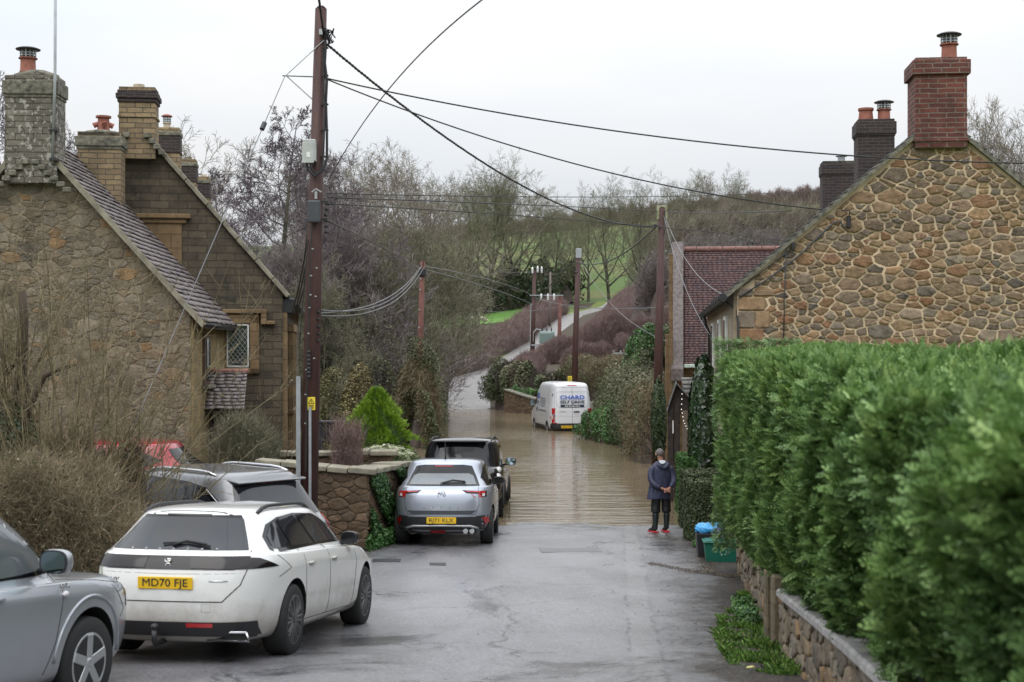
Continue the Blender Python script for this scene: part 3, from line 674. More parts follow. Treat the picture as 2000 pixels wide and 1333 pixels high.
for yy in (2.6, 5.6, 9.4):
    f = MB().bx(-.12, -.055, yy-.42, yy+.42, e3-1.72, e3-.45).build('window', M_WHITEP, c3, bevel=.01)
    q = MB(); q.bx(-.135, -.11, yy-.34, yy-.03, e3-1.64, e3-.53); q.bx(-.135, -.11, yy+.03, yy+.34, e3-1.64, e3-.53); q.build('pane', M_GLASS, f)
    MB().bx(-.2, -.05, yy-.52, yy+.52, e3-1.82, e3-1.73).build('sill', M_CAP, f, bevel=.01)
s3 = math.atan2(a3-e3, w3/2); L3 = w3/2/math.cos(s3); vr = Vector((math.cos(s3), 0, math.sin(s3))); vl3 = Vector((-math.cos(s3), 0, math.sin(s3)))
b3 = Vector((0, -.09, e3))-vr*.30+Vector((0, 0, .04)); tiled_roof('roof', b3, (0, 1, 0), vr, 14.8, L3+.3, .16, .26, .025, M_SLATE, c3, .014)
tiled_roof('roof', Vector((w3, -.09, e3+.04))-vl3*.30, (0, 1, 0), vl3, 14.8, L3+.3, .16, .26, .025, M_SLATE, c3, .014)
m = MB()
for s_, b in ((vr, b3), (vl3, Vector((w3, -.09, e3+.04))-vl3*.30)):
    Mx = Matrix((Vector((0, 1, 0)), s_, Vector((0, 1, 0)).cross(s_))).transposed(); L_ = L3+.3
    m.box(b+Vector((0, .04, -.03))+s_*L_/2, (.12, L_, .06), M=Mx)
m.build('verge', M_CAP, c3)
q = MB(); gx, gz = b3.x-.02, b3.z-.03; q.tube([(gx, -.12, gz), (gx, 14.7, gz)], .07, 10)
for k in range(18): q.lathe([(.085, -.02), (.085, .02)], (gx, .1+k*.85, gz), 10, 'Y')
q.build('gutter', M_BLACK, c3, auto=40)
q = MB(); q.tube([(gx, 11.6, gz-.04), (gx+.06, 11.6, gz-.3), (-.1, 11.6, gz-.5), (-.1, 11.6, -.5)], .045, 8); q.tube([(gx, .1, gz-.02), (-.0, .08, gz-.2), (.01, -.06, gz-.45), (.012, -.07, .1)], .022, 6); q.build('downpipe', M_IRON, c3, smooth=True)
ch = brick_stack('chimney', c3, (w3/2+.02, .27, 0), .87, .80, a3-.28, 8.84-hg3, M_REDBRICK, [(.0, .05, -.06), (.05, .30, .055), (1.42, 1.46, .03)], [M_CAP, M_REDBRICK, M_REDBRICK])
MB().bx(w3/2-.42, w3/2+.46, -.135, 0, a3-.55, a3-.22).build('brick_course', M_REDBRICK, ch, bevel=.01)
cowl_pot(ch, (w3/2+.22, .22, 8.84-hg3), .135, .29)
d2 = brick_stack('chimney', c3, (w3/2-.02, 7.4, 0), .80, .7, a3-.9, az(240, 32.2)-hg3, M_DARKBRICK, [(.0, .06, -.02), (.06, .34, .04), (.34, .38, .02)], [M_CAP, M_DARKBRICK])
zt = az(240, 32.2)-hg3
MB().lathe([(.17, 0), (.15, .22), (.175, .24), (.175, .29), (.12, .29)], (w3/2-.20, 7.4, zt), 14).build('chimney_pot', M_TERRA, d2, auto=40)
cowl_pot(d2, (w3/2+.20, 7.4, zt), .14, .26)
d3 = brick_stack('chimney', c3, (w3/2-.02, 14.2, 0), .84, .7, a3-1.0, az(320, 39)-hg3, M_DARKBRICK, [(.0, .08, .0), (.08, .36, .03), (.36, .4, .015)], [M_CAP, M_DARKBRICK])
zt = az(320, 39)-hg3; MB().tube([(w3/2+.1, 14.2, zt), (w3/2+.1, 14.2, zt+.16), ], .1, 10).lathe([(.16, .16), (.16, .18), (.1, .2)], (w3/2+.1, 14.2, zt), 12).build('flue', M_GALV, d3)
# meter tail cable and bracket on the gable
def gp(px, py, off=-.06):   # point on the gable plane seen at a photo pixel
    ux, uy = math.cos(A3), math.sin(A3); r_ = (px-1000)/FPX      # X=3.96+s*ux, Y=25+s*uy
    s_ = (r_*25-3.96)/(ux-r_*uy); Y = 25+s_*uy; return Vector((s_, off, az(py, Y)-hg3))
q = MB(); q.tube([gp(1443, 582), gp(1500, 545), gp(1560, 500), gp(1610, 452), gp(1628, 436), gp(1640, 433), gp(1648, 445), gp(1655, 442)], .016, 6)
q.tube([gp(1536, 480), gp(1532, 560), gp(1530, 660)], .010, 5); q.tube([gp(1450, 560), gp(1500, 522), gp(1545, 487)], .010, 5); q.build('wall_cable', M_DKGREY, c3, smooth=True)
q = MB(); b_ = gp(1657, 434, -.06); q.box(b_, (.07, .08, .2)); q.tube([gp(1640, 412, -.16), gp(1657, 414, -.14), gp(1657, 426, -.08)], .012, 6); q.build('cable_bracket', M_IRON, c3, bevel=.008); MB().box(gp(1549, 482, -.07), (.06, .1, .14)).build('cable_bracket', M_IRON, c3, bevel=.008)

# ================================================================ PURPLE TILED HOUSE further down on the right
Yr, Ye = 50, 47.0; c4 = empty('tiled_roof_house', (ax(1336, Yr), Yr, 0), R(-6.9), 'house with a broad purple clay tile roof rising behind the right-hand cottage', 'house')
zr = az(491, Yr); ze = az(712, Ye); Xr = ax(1333, Yr); LR = 9.5
MB().prism([(-3+.25, -.8), (-3+.25, ze-.1), (0, zr-.15), (3-.25, ze-.1), (3-.25, -.8)], -.3, LR, plane='YZ').build('wall', M_HAM, c4)
vv = Vector((0, 3, zr-ze)); tiled_roof('roof', (0, -3, ze), (1, 0, 0), vv, LR, vv.length, .105, .17, .018, M_TILE, c4, .006)
vb = Vector((0, -3, zr-ze)); tiled_roof('roof', (0, 3, ze), (1, 0, 0), vb, LR, vb.length, .15, .3, .018, M_TILE, c4, .006)
m = MB(); k = 0
while k < LR: m.tube([(k+.01, 0, zr+.06), (k+.43, 0, zr+.06)], .10, 8); k += .45
m.build('ridge_tile', simple('red_clay_ridge', (.19, .095, .08), .75, var=.3), c4, auto=50)
m = MB(); n_ = vv.normalized()
m.prism([(-3.35, ze-.55), (-3.35, ze-.15), (0, zr+.35), (3.35, ze-.15), (3.35, ze-.55), (0, zr-.1)], -.42, -.02, plane='YZ'); m.build('parapet', M_RENDER, c4, bevel=.02)
m = MB(); m.bx(-.62, -.44, -3.2, -2.9, -.5, ze+1.0); m.bx(-.50, -.44, -3.2, 2.9, -.5, ze-.2); m.build('corner_quoin', M_HAM, c4, bevel=.02)
m = MB(); m.bx(-.5, -.36, -3.25, -3.05, -.8, zr-.3); m.build('corner_stone', M_HAM, c4, bevel=.02)
MB().bx(0, LR, -3.16, -3.02, ze-.12, ze+.0).build('gutter', simple('pale_green_gutter', (.45, .55, .47), .5), c4, bevel=.02)
f = MB().bx(.45, .98, -2.82, -2.74, ze-1.35, ze-.25).build('window', M_WHITEP, c4); MB().bx(.52, .91, -2.835, -2.80, ze-1.28, ze-.32).build('pane', M_GLASS, f)
# slate lean-to roof below it
c5 = empty('slate_lean_to', (ax(1345, 42), 42, .3), 0, 'low lean-to with a grey slate roof below the purple tiled house', 'outbuilding')
z0_, z1_ = az(805, 40.6)-.3, az(738, 42)-.3; vv = Vector((0, 1.2, z1_-z0_)); tiled_roof('roof', (-.22, -1.2, z0_), (1, 0, 0), vv, 1.9, vv.length, .2, .24, .02, M_SLATE, c5, .01)
MB().bx(-.15, 1.6, -1.1, .3, -.9, z0_-.02).build('wall', M_RUBBLEDARK, c5)
# timber shelter with corrugated roof on dark posts
c6 = empty('timber_shelter', (ax(1322, 36), 36, -.1), R(-6), 'dark timber shelter with a corrugated sheet roof at the water edge behind the man', 'shelter')
zt = az(748, 36)+.1; zb = az(797, 36)+.1; V = []; F = []; n_ = 28
for k in range(n_+1):
    for t in (0, 1): V.append((-.02+.56*t, -.55+1.5*k/n_, zt-(zt-zb)*t+.02*math.sin(k*math.pi/2)+.0))
F = [(2*k, 2*k+1, 2*k+3, 2*k+2) for k in range(n_)]
V2 = [(-.02-.24*t, y_, zt-(zt-zb)*1.15*t+.02*math.sin(k*math.pi/2)) for k, y_ in enumerate(np.linspace(-.55, .95, n_+1)) for t in (0, 1)]
ro = MB().add(V, F).add(V2, F).build('corrugated_roof', simple('grey_corrugated_sheet', (.11, .11, .115), .5, .2), c6); sm_ = ro.modifiers.new('thick', 'SOLIDIFY'); sm_.thickness = .012
m = MB()
for x in (-.16, .0, .44):
    m.bx(x-.07, x+.07, -.45, -.33, -.8, zb+.1); m.bx(x-.07, x+.07, .7, .82, -.8, zb+.1)
m.build('post', M_WOODDARK, c6, bevel=.01)
m = MB()
for k in range(9): m.bx(.53, .56, -.3+k*.15, -.17+k*.15, -.6, zb-.05)
m.bx(-.2, .5, -.42, -.37, zb-.05, zb+.08); m.prism([(-.25, zb-.05), (.0, zt-.03), (.5, zb)], -.40, -.37); m.build('board_panel', M_WOODDARK, c6)
MB().bx(-.115, -.085, -.475, -.455, zb-.62, zb-.3).build('notice_strip', M_WHITE, c6)
# ---------------------------------------------------------------- poles
def pole(px_top, py_top, px_bot, zb, Y, r0, r1, mat, label, name='utility_pole', group='timber utility poles', flat=False):
    """tapered round pole; px are measured photo columns of its top and foot"""
    e = empty(name, (ax(px_bot, Y), Y, zb), 0, label, 'utility pole', group)
    zt = az(py_top, Y); dx = (px_top-px_bot)/FPX*Y
    m = MB(); m.tube([(0, 0, -.8), (dx*.5, 0, (zt-zb)*.5), (dx, 0, zt-zb)], [r1, (r0+r1)/2, r0], 14)
    m.lathe([(r0*1.0, 0), (r0*.5, .05), (.0, .06)], (dx, 0, zt-zb), 14); m.build('shaft', mat, e, smooth=True)
    return e, Vector((dx, 0, zt-zb))
def yellow_sign(e, z, y=-.2, s=1, x=0):
    p = MB().box((x, y, z), (.20*s, .012, .34*s)).build('warning_sign', M_YELLOW, e, bevel=.003)
    t = MB(); y2 = y-.008
    a, b, c = Vector((x, y2, z+.13*s)), Vector((x-.075*s, y2, z-.0*s)), Vector((x+.075*s, y2, z-.0*s))
    for u_, v_ in ((a, b), (b, c), (c, a)): t.tube([u_, v_], .007*s, 4)
    t.tube([(x+.01*s, y2, z+.095*s), (x-.012*s, y2, z+.055*s), (x+.012*s, y2, z+.055*s), (x-.005*s, y2, z+.015*s)], .006*s, 4)
    for k in range(3): t.box((x, y2, z-(.045+.035*k)*s), (.13*s, .004, .014*s))
    t.build('warning_symbol', M_IRON, p); return p
YA = 23.2
pA, tA = pole(627, 18, 598, .45, YA, .095, .165, M_POLE, 'tall nearest brown pole with a cabinet and cables, rising behind the parked grey car')
def onA(px, py, dy=0): p = at(px, py, YA); return Vector((p.x-pA.location.x, dy, p.z-pA.location.z))
q = MB().box(onA(608, 298, -.19), (.21, .15, .355)); cab = q.build('cabinet', M_GREYBOX, pA, bevel=.012)
MB().box(onA(606, 303, -.272), (.19, .01, .33)).build('cabinet_door', M_GREYBOX, cab, bevel=.004)
MB().box(onA(607, 307, -.281), (.06, .004, .085)).build('cabinet_label', M_WHITE, cab)
q = MB().box(onA(617, 416, -.2), (.20, .13, .36)); q.build('cover_box', M_DKGREY, pA, bevel=.03, seg=2)
q = MB(); q.tube([onA(552, 148, -.02), onA(640, 151, -.02)], .018, 6); q.tube([onA(561, 150, -.02), onA(614, 198, -.02)], .012, 6); q.build('outrigger', M_GALV, pA)
q = MB(); rr = random.Random(4)     # cable riser, loops and dead-end tangle on the right side
q.tube([onA(634, 60, -.06), onA(638, 90, -.1), onA(636, 125, -.1), onA(640, 160, -.1), onA(638, 200, -.1), onA(640, 260, -.1), onA(640, 310, -.1), onA(634, 335, -.14), onA(618, 347, -.2), (onA(604, 335, -.2)), onA(602, 320, -.2)], .022, 7)
q.tube([onA(632, 95, -.1), onA(634, 140, -.12), onA(633, 175, -.12), onA(637, 215, -.12), onA(634, 300, -.12), onA(630, 335, -.16), onA(620, 343, -.2), onA(610, 332, -.2), onA(609, 320, -.2)], .015, 6)
for k in range(9):
    a = [onA(634+rr.uniform(-2, 2), 72+rr.uniform(-6, 6), -.1)]
    for j in range(4): a.append(onA(645+rr.uniform(-9, 12), 74+rr.uniform(-17, 15), -.1+rr.uniform(-.08, .08)))
    q.tube(a, .011, 5)
for z in (96, 150, 206, 256, 308, 395, 430): q.box(onA(636, z, -.08), (.11, .05, .025))
for k in range(6): q.lathe([(.03, -.02), (.035, 0), (.03, .02)], onA(640+rr.uniform(-2, 3), 400+k*11, -.1), 8)
q.build('cable_riser', M_WIRE, pA)
q = MB(); q.box(onA(629, 66, -.13), (.06, .03, .09)); q.build('cable_clamp', M_GALV, pA); q = MB(); q.tube([onA(612, 378, -.16), onA(620, 372, -.18), onA(630, 378, -.16)], .012, 5); q.box(onA(620, 384, -.17), (.04, .03, .12)); q.build('cable_clamp', M_GALV, pA)
q = MB()
q.tube([onA(612, 440, -.17), onA(608, 560, -.19), onA(604, 700, -.21), onA(601, 920, -.22)], .012, 5)
q.tube([onA(604, 470, -.12), onA(596, 560, -.12), onA(586, 680, -.12)], .010, 5)
q.tube([onA(607, 585, -.21), onA(612, 600, -.21), onA(607, 614, -.21), onA(602, 600, -.21)], .009, 5)
for k in range(7): q.lathe([(.02, -.03), (.03, 0), (.02, .03)], onA(607, 688+k*8, -.22), 8)
for k in range(5): q.lathe([(.02, -.02), (.025, 0), (.02, .02)], onA(624-.02*k, 610+k*14, -.1), 8)
q.build('pole_cable', M_WIRE, pA)
q = MB()
for (px, py) in ((614, 488), (611, 540), (610, 577), (608, 602), (606, 652), (602, 722), (600, 770), (622, 525), (620, 580), (617, 700), (600, 826)): MB().box(onA(px, py, -.205), (.03, .02, .018)).build('cable_clip', M_GALV, pA)
q = MB(); q.prism([(-.035, -.8), (.035, -.8), (.035, az(735, YA)-.45), (-.035, az(735, YA)-.45)], -.02, .02); g1 = q.build('cable_guard', M_GALV, pA, onA(586, 683)*0+Vector((ax(585, YA)-pA.location.x, -.12, 0)))
q = MB(); q.bx(-.02, .02, -.02, .02, -.8, az(795, YA)-.45); q.build('cable_guard', M_GALV, pA, Vector((ax(609, YA)-pA.location.x, -.2, 0)))
yellow_sign(pA, onA(611, 788).z, -.17, .62, onA(611, 788).x)
yc, tC = pole(1293, 407, 1281, .0, 46, .105, .165, M_POLE, 'red-brown pole with a yellow sign on the right bank behind the standing man')
yellow_sign(yc, az(788, 46)-.0, -.2, .75, .02)
MB().box(tC+Vector((0, -.0, -.14)), (.34, .10, .44)).build('pole_cap_plate', simple('weathered_pale_board', (.30, .32, .20), .8, var=.4), yc, bevel=.01)
q = MB(); q.tube([tC+Vector((-.05, -.1, -.62)), tC+Vector((-.22, -.1, -.56))], .03, 6); q.tube([tC+Vector((.06, -.11, -.1)), tC+Vector((.1, -.11, -.6)), tC+Vector((.05, -.12, -.9))], .015, 5); q.lathe([(.03, -.04), (.045, 0), (.03, .04)], tC+Vector((-.24, -.1, -.56)), 8); q.build('insulator_fitting', M_IRON, yc)
yd, tD = pole(1130, 488, 1119, -.3, 74, .12, .19, M_POLE, 'dark pole standing directly behind the stranded van')
yellow_sign(yd, az(742, 74)+.3, -.22, 1.1, -.17)
q = MB(); q.box(tD+Vector((0, -.13, -.2)), (.3, .03, .5)); q.build('pole_cap_plate', M_GALV, yd, bevel=.02)
q = MB(); q.tube([tD+Vector((-.05, -.1, -1.2)), tD+Vector((-.25, -.1, -1.15))], .04, 6); q.build('insulator_fitting', M_IRON, yd)
ye_, tE = pole(825, 512, 816, -.3, 58, .10, .15, M_POLERED, 'slim red-brown pole beside the overgrown left bank with a spray of pale wires')
q = MB(); q.lathe([(.13, -.25), (.16, -.2), (.16, .05), (.1, .1)], tE+Vector((0, 0, -.35)), 10); q.tube([tE, tE+Vector((.02, 0, .12))], .03, 5)
for k in range(6): a = k; q.tube([tE+Vector((0, 0, -.3)), tE+Vector((.22*math.cos(a), .22*math.sin(a), -.22+.04*k))], .015, 5)
q.build('terminal_block', M_IRON, ye_)
q = MB()
for py in (545, 566, 605, 640): MB().box((ax(823-(py-512)*.035, 58)-ye_.location.x, -.15, az(py, 58)+.3), (.06, .04, .05)).build('cable_clip', M_GALV, ye_)
# transformer carried on two poles
YT = 140
T = empty('pole_transformer', (ax(1041, YT), YT, H(ax(1041, YT), YT)), 0, 'grey-green transformer box on a platform between two poles beside the lane', 'transformer')
def onT(px, py, dy=0): p = at(px, py, YT); return Vector((p.x-T.location.x, dy, p.z-T.location.z))
a, b = onT(1044, 530), onT(1039, 705); MB().tube([b-Vector((0, 0, 1.5)), a], [.27, .18], 10).build('pole', M_POLE, T, smooth=True)
a, b = onT(1094, 577), onT(1091, 712); MB().tube([b-Vector((0, 0, 1.5)), a], [.23, .17], 10).build('pole', M_POLERED, T, smooth=True)
q = MB(); q.box((onT(1040, 674)+onT(1093, 675))/2+Vector((0, -.25, 0)), (2.9, .14, .16)); q.box((onT(1040, 674)+onT(1093, 675))/2+Vector((0, .35, 0)), (2.9, .14, .16)); q.box((onT(1035, 577)+onT(1100, 578))/2+Vector((0, -.25, 0)), (3.3, .12, .1)); q.build('cross_beam', M_GALV, T)
c_ = (onT(1053, 648)+onT(1083, 673))/2; tk = MB().box(c_+Vector((0, 0, .05)), (1.5, 1.0, 1.2)).build('tank', M_TRANS, T, bevel=.05)
q = MB()
for k in range(7): q.box(c_+Vector((-.66+k*.22, -.56, 0)), (.03, .14, .95))
q.build('cooling_fin', M_TRANS, tk)
q = MB()
for k in range(3):
    p = c_+Vector((-.45+k*.45, 0, .65)); q.lathe([(.05, 0), (.09, .05), (.05, .1), (.09, .15), (.05, .2), (.08, .25), (.04, .3), (.03, .42)], p, 8)
q.build('bushing', M_IRON, tk)
q = MB()
for k in range(5): q.box(c_+Vector((-.5+k*.2, -.52, .48)), (.12, .05, .07))
q.build('terminal_cover', M_WHITE, tk)
for nm, pts in (('insulator', ((1040, 528), (1050, 526), (1058, 527))), ('fuse_insulator', ((1057, 580), (1070, 580), (1082, 580)))):
    for (px, py) in pts: MB().lathe([(.06, -.35), (.11, -.28), (.06, -.2), (.12, -.12), (.07, 0), (.12, .08), (.07, .2), (.04, .3)], onT(px, py, -.28), 8).build(nm, M_PORC, T, smooth=True)
q = MB(); q.tube([onT(1041, 668, -.2), onT(1042, 650, -.2), onT(1048, 643, -.2), onT(1056, 645, -.2)], .05, 6); q.tube([onT(1035, 700, -.15), onT(1036, 640, -.15), onT(1037, 596, -.15), onT(1042, 594, -.15)], .04, 5); q.build('conduit', M_GALV, T)
pf, tf = pole(1075, 532, 1074, H(ax(1075, 185), 185)-1, 185, .13, .16, M_POLEGREY, 'thin grey pole far beyond the transformer among the bare trees')
MB().box(tf+Vector((0, 0, -.25)), (1.6, .1, .1)).build('cross_arm', M_POLEGREY, pf)
pole(934, 604, 935, H(ax(935, 150), 150)-1, 150, .13, .17, M_POLEGREY, 'short grey pole in the hedge below the grazing sheep')

# ---------------------------------------------------------------- overhead cables
def wire(p0, p1, sag, r, mat, label, n=24, through=None, name='overhead_cable', cat='cable', grp='overhead cables'):
    p0, p1 = Vector(p0), Vector(p1); pts = []
    for i in range(n+1):
        t = i/n; p = p0.lerp(p1, t); pts.append(p-Vector((0, 0, sag*4*t*(1-t))))
    m = MB(); m.tube([p-p0 for p in pts], r, 6); o = m.build(name, mat, None, p0, smooth=True); return tag(o, label, cat, grp)
def wsag(a, b, mid, r, mat, label, **k):
    """a, b: (px,py,Y) ends, mid: measured photo row where the cable passes midway in span"""
    p, q_ = at(*a), at(*b); c = (p+q_)/2; zz = az(mid, c.y) if mid else c.z
    return wire(p, q_, c.z-zz, r, mat, label, **k)
def twisted(p0, p1, sag, r, label, n=140, turns=40):
    p0, p1 = Vector(p0), Vector(p1); m = MB(); d = (p1-p0).normalized(); a = d.cross(Vector((0, 0, 1))).normalized(); b = a.cross(d)
    for s_ in range(3):
        pts = []
        for i in range(n+1):
            t = i/n; p = p0.lerp(p1, t)-Vector((0, 0, sag*4*t*(1-t))); w = t*turns*2*math.pi+s_*2.094; pts.append(p-p0+(a*math.cos(w)+b*math.sin(w))*r*.85)
        m.tube(pts, r, 5)
    return tag(m.build('overhead_cable', M_WIRE, None, p0, smooth=True), label, 'cable', 'overhead cables')
PC = at(1281, 443, 46); PD = at(1122, 510, 74)
twisted(at(632, 65, 23.1), (-2.35, 12.2, 12.6+.2), .25, .014, 'thick twisted cable rising from the nearest pole top out of the upper frame', turns=60)
twisted(at(640, 88, 23.1), PC, az(330, 34.5)*0+.78, .015, 'thick twisted black cable sagging from the nearest pole to the pole behind the man', n=200, turns=80)
wsag((640, 156, 23.1), (1650, 414, 24.9), 331, .012, M_WIRE, 'black cable sagging from the nearest pole to the bracket on the rubble gable')
wsag((640, 154, 23.1), (2060, 320, 23.5), 276, .013, M_WIRE, 'black cable sweeping right across the red brick chimney side of the gable')
wsag((642, 352, 23.1), (960, -14, 13), 178, .008, M_WIRE, 'thin straight wire rising to the top edge right of the nearest pole')
wsag((640, 378, 23.1), (1640, 370, 45), 384, .009, M_WIRE, 'highest of the thin level wires crossing above the far tree line')
wsag((640, 386, 23.1), (1285, 413, 46), 402, .012, M_WIRE, 'middle black level wire from the nearest pole to the pole behind the man')
wsag((640, 398, 23.1), (1560, 474, 44), 440, .009, M_WIRE, 'lowest sloping thin wire passing behind the pole behind the man to the right cottage')
wsag((1297, 413, 46), (1545, 412, 25.6), 416, .011, M_WIRE, 'short black wire from the pole behind the man to the right cottage verge')
wsag((1280, 445, 46), (1124, 510, 74), 512, .022, M_WIRE, 'heavy sagging cable between the pole behind the man and the pole behind the van')
wsag((1120, 512, 74), (1052, 597, 138), 556, .035, M_WIRE, 'black cable from the pole behind the van down to the transformer')
for k, (dx, dy, mid) in enumerate(((0, 0, 583), (-3, 5, 577), (3, 9, 589))):
    wsag((626, 606+dy*1.2, 23.2), (824+dx, 519+dy*.6, 57.9), mid, .007+.004, M_WIREG, ('upper', 'middle', 'lower')[k]+' of the three pale wires sagging from the nearest pole to the slim red-brown pole')
wsag((640, 432, 23.1), (822, 531, 57.9), 496, .012, M_WIRE, 'dark wire from the grey cover box down to the slim red-brown pole')
wsag((1299, 424, 46), (1415, 577, 30), 515, .010, M_WIREG, 'outer pale service wire from the pole behind the man to the cottage eave')
wsag((1296, 420, 46), (1387, 655, 32), 548, .009, M_WIREG, 'inner pale service wire crossing the purple tiled roof down to the window')
wsag((1134, 510, 74), (1305, 668, 46), 600, .010, M_WIREG, 'pale wire descending from the pole behind the van to the right bank')
wsag((1046, 582, 139), (1308, 600, 60), 599, .02, M_WIREG, 'pale wire from the transformer to the tiled house, passing behind two poles')
wsag((826, 520, 58), (1041, 578, 139), 553, .02, M_WIREG, 'upper faint wire from the slim red-brown pole to the transformer')
wsag((828, 526, 58), (1040, 595, 139), 570, .02, M_WIREG, 'lower faint wire from the slim red-brown pole to the transformer')
wsag((936, 605, 150), (1120, 594, 90), 610, .02, M_WIREG, 'faint wire from the short grey pole towards the pole behind the van')
wsag((1040, 532, 140), (905, 529, 160), 532, .02, M_WIREG, 'faint level wire left of the transformer insulators')
# stay wire over the outrigger down to the ground behind the shrubs, with an egg insulator
wire(at(634, 78, 23.1), at(556, 150, 23.1), 0, .008, M_GALV, 'short stay wire from the nearest pole top to its outrigger tip', name='stay_wire', cat='wire', grp=None)
e = at(556, 150, 23.1); f_ = at(262, 830, 19.4)
wire(e, f_, .0, .007, M_WIREG, 'long straight stay wire slanting down to the left across the cottages', name='stay_wire', cat='wire', grp=None)
tt = .165; p = e.lerp(f_, tt); d = (f_-e).normalized(); m = MB(); m.tube([p*0-d*.07, p*0+d*.07], .04, 8)
tag(m.build('stay_insulator', M_BLACK, None, p), 'small black insulator block on the long slanting stay wire', 'insulator')
# drop cable from the near pole to the eave of the dark cottage
m = MB(); pts = [at(x, y, Y) for x, y, Y in ((607, 400, 23.1), (602, 450, 24), (594, 510, 26), (583, 565, 28), (571, 612, 30.4))]
for o_ in (0, .05, .1): m.tube([q_-pts[0]+Vector((o_, 0, 0)) for q_ in pts], .016, 6)
tag(m.build('overhead_cable', M_WIRE, None, pts[0], smooth=True), 'bundled drop cables from the nearest pole to the dark cottage gutter', 'cable', 'overhead cables')

# ---------------------------------------------------------------- garden walls on the left
gw = empty('garden_wall', (-2.49, 24.5, 0), 0, 'dark rubble garden wall with flat cap stones beside the silver crossover', 'wall')
def wall_run(parent, p0, p1, z0, z1a, z1b, th, seed, capname='cap_stone', mat=M_RUBBLEDARK, mort=M_OLDMORTAR, size=.21, nm='wall_face', hidden=None):
    """p0->p1 in parent coords (x,y); outer face on the right-hand side when walking p0->p1"""
    p0, p1 = Vector((*p0, 0)), Vector((*p1, 0)); d = (p1-p0); L = d.length; d.normalize(); nrm = Vector((d.y, -d.x, 0))
    M_ = Matrix(((d.x, -nrm.x, 0, p0.x), (d.y, -nrm.y, 0, p0.y), (0, 0, 1, 0), (0, 0, 0, 1)))
    core = MB().prism([(0, z0), (0, z1a), (L, z1b), (L, z0)], 0, th)
    cm = mbmesh(core); cm.transform(M_)
    st = rubble('s', [(0, z0), (0, z1a), (L, z1b), (L, z0)], size, None, None, asp=.6, gap=.012, proud=.022, seed=seed, M=M_, var=.9)
    w_ = join_mesh(nm, [(cm, mort), (st, mat)], parent)
    m = MB(); x = -.04; rr = random.Random(seed)
    while x < L+.02:
        l = rr.uniform(.32, .6); zc = z1a+(z1b-z1a)*(x+l/2)/L; c = p0+d*(x+l/2)-nrm*(th/2)
        R3 = Matrix(((d.x, -nrm.x, 0), (d.y, -nrm.y, 0), (0, 0, 1)))
        m.box(c+Vector((0, 0, zc+.04+rr.uniform(-.012, .012))), (l-.015, th+.16+rr.uniform(-.03, .03), .085+rr.uniform(-.01, .02)), M=R3 @ Matrix.Rotation(rr.uniform(-.02, .02), 3, 'X') @ Matrix.Rotation((z1b-z1a)/L*-1, 3, 'Y')); x += l
    m.build(capname, M_COPING if capname == 'cap_stone' else M_CAP, parent, bevel=.018, seg=2)
    return w_
zc0 = az(920, 24.5); zc1 = az(903, 27.4)
wall_run(gw, (0, 0), (.50, 3.2), .0, zc0-.06, zc1-.10, .42, 3)
wall_run(gw, (-1.9, .02), (-.0, 0), .0, az(908, 24.5), zc0-.06, .40, 9, nm='wall_end_face')
gw2 = empty('garden_wall', (-4.9, 27.4, 0), 0, 'low stone wall behind the bronze-twigged shrub, below the golden conifer', 'wall')
wall_run(gw2, (-.1, 0), (2.6, .12), .3, az(892, 27.3), az(890, 27.3), .35, 13)
bed = MB(); bed.bx(-4.9, -2.15, 27.75, 32.2, -1, 1.5); bed = bed.build('garden_bed_soil', M_SOIL, None); tag(bed, kind='structure')

# ---------------------------------------------------------------- wall under the big hedge
hw = empty('hedge_wall', (0, 0, 0), 0, 'low mossy stone wall under the tall green hedge', 'wall')
def hx(y): return 3.44-.1*(21.5-y)
M_ROUGH = mat_brick('rough_lichen_wall_stone', (.24, .19, .12), (.17, .14, .09), (.19, .16, .10), .42, .14, [(6, .56, (.10, .10, .05)), (13, .66, (.36, .34, .27))], dirt=.5, bumps=1)
hwz = lambda y: H(hx(y)-.3, y)+.50+.0*y
V = []; ys_ = np.arange(3.5, 21.9, .1); rr = random.Random(2)
st = rubble('s', [(0, 0), (0, .62), (18.2, .62), (18.2, 0)], .30, None, None, asp=.6, gap=.02, proud=.04, seed=31, var=.5)
for v in st.vertices:
    s_, o_, z_ = v.co; y = 21.8-s_; x = hx(y)+o_; z = z_+H(hx(y)-.3, y)-.05; v.co = (x, y, z)
core = MB()
for k in range(len(ys_)-1):
    a, b = ys_[k], ys_[k+1]; core.add([(hx(a), a, H(hx(a), a)-.3), (hx(b), b, H(hx(b), b)-.3), (hx(b), b, hwz(b)), (hx(a), a, hwz(a)), (hx(a)+.4, a, hwz(a)), (hx(b)+.4, b, hwz(b))], [(0, 1, 2, 3), (3, 2, 5, 4)])
join_mesh('wall_face', [(mbmesh(core), M_OLDMORTAR), (st, M_RUBBLEOLD)], hw)
m = MB(); m.box((hx(21.85)+.2, 21.85, H(3.2, 21.8)+.2), (.44, .12, .75)); m.build('wall_end', M_ROUGH, hw, bevel=.02)
m = MB(); y = 4.0
while y < 14.4:
    l = rr.uniform(.5, .9); s_ = .1; m.box((hx(y+l/2)+.16, y+l/2, hwz(y+l/2)+.05), (.46, l-.012, .085), M=Matrix.Rotation(-.1, 3, 'Z') @ Matrix.Rotation((H(2, y+l)-H(2, y))/l, 3, 'X')); y += l
m.build('cap_stone', simple('pale_concrete_cap', (.33, .32, .31), .8, var=.3, vs=5, bump=.4), hw, bevel=.02)
for yy in (15.2, 14.3): MB().box((hx(yy)-.03, yy, H(hx(yy), yy)+.30), (.16, .17, .85)).build('pier', M_ROUGH, hw, bevel=.02)

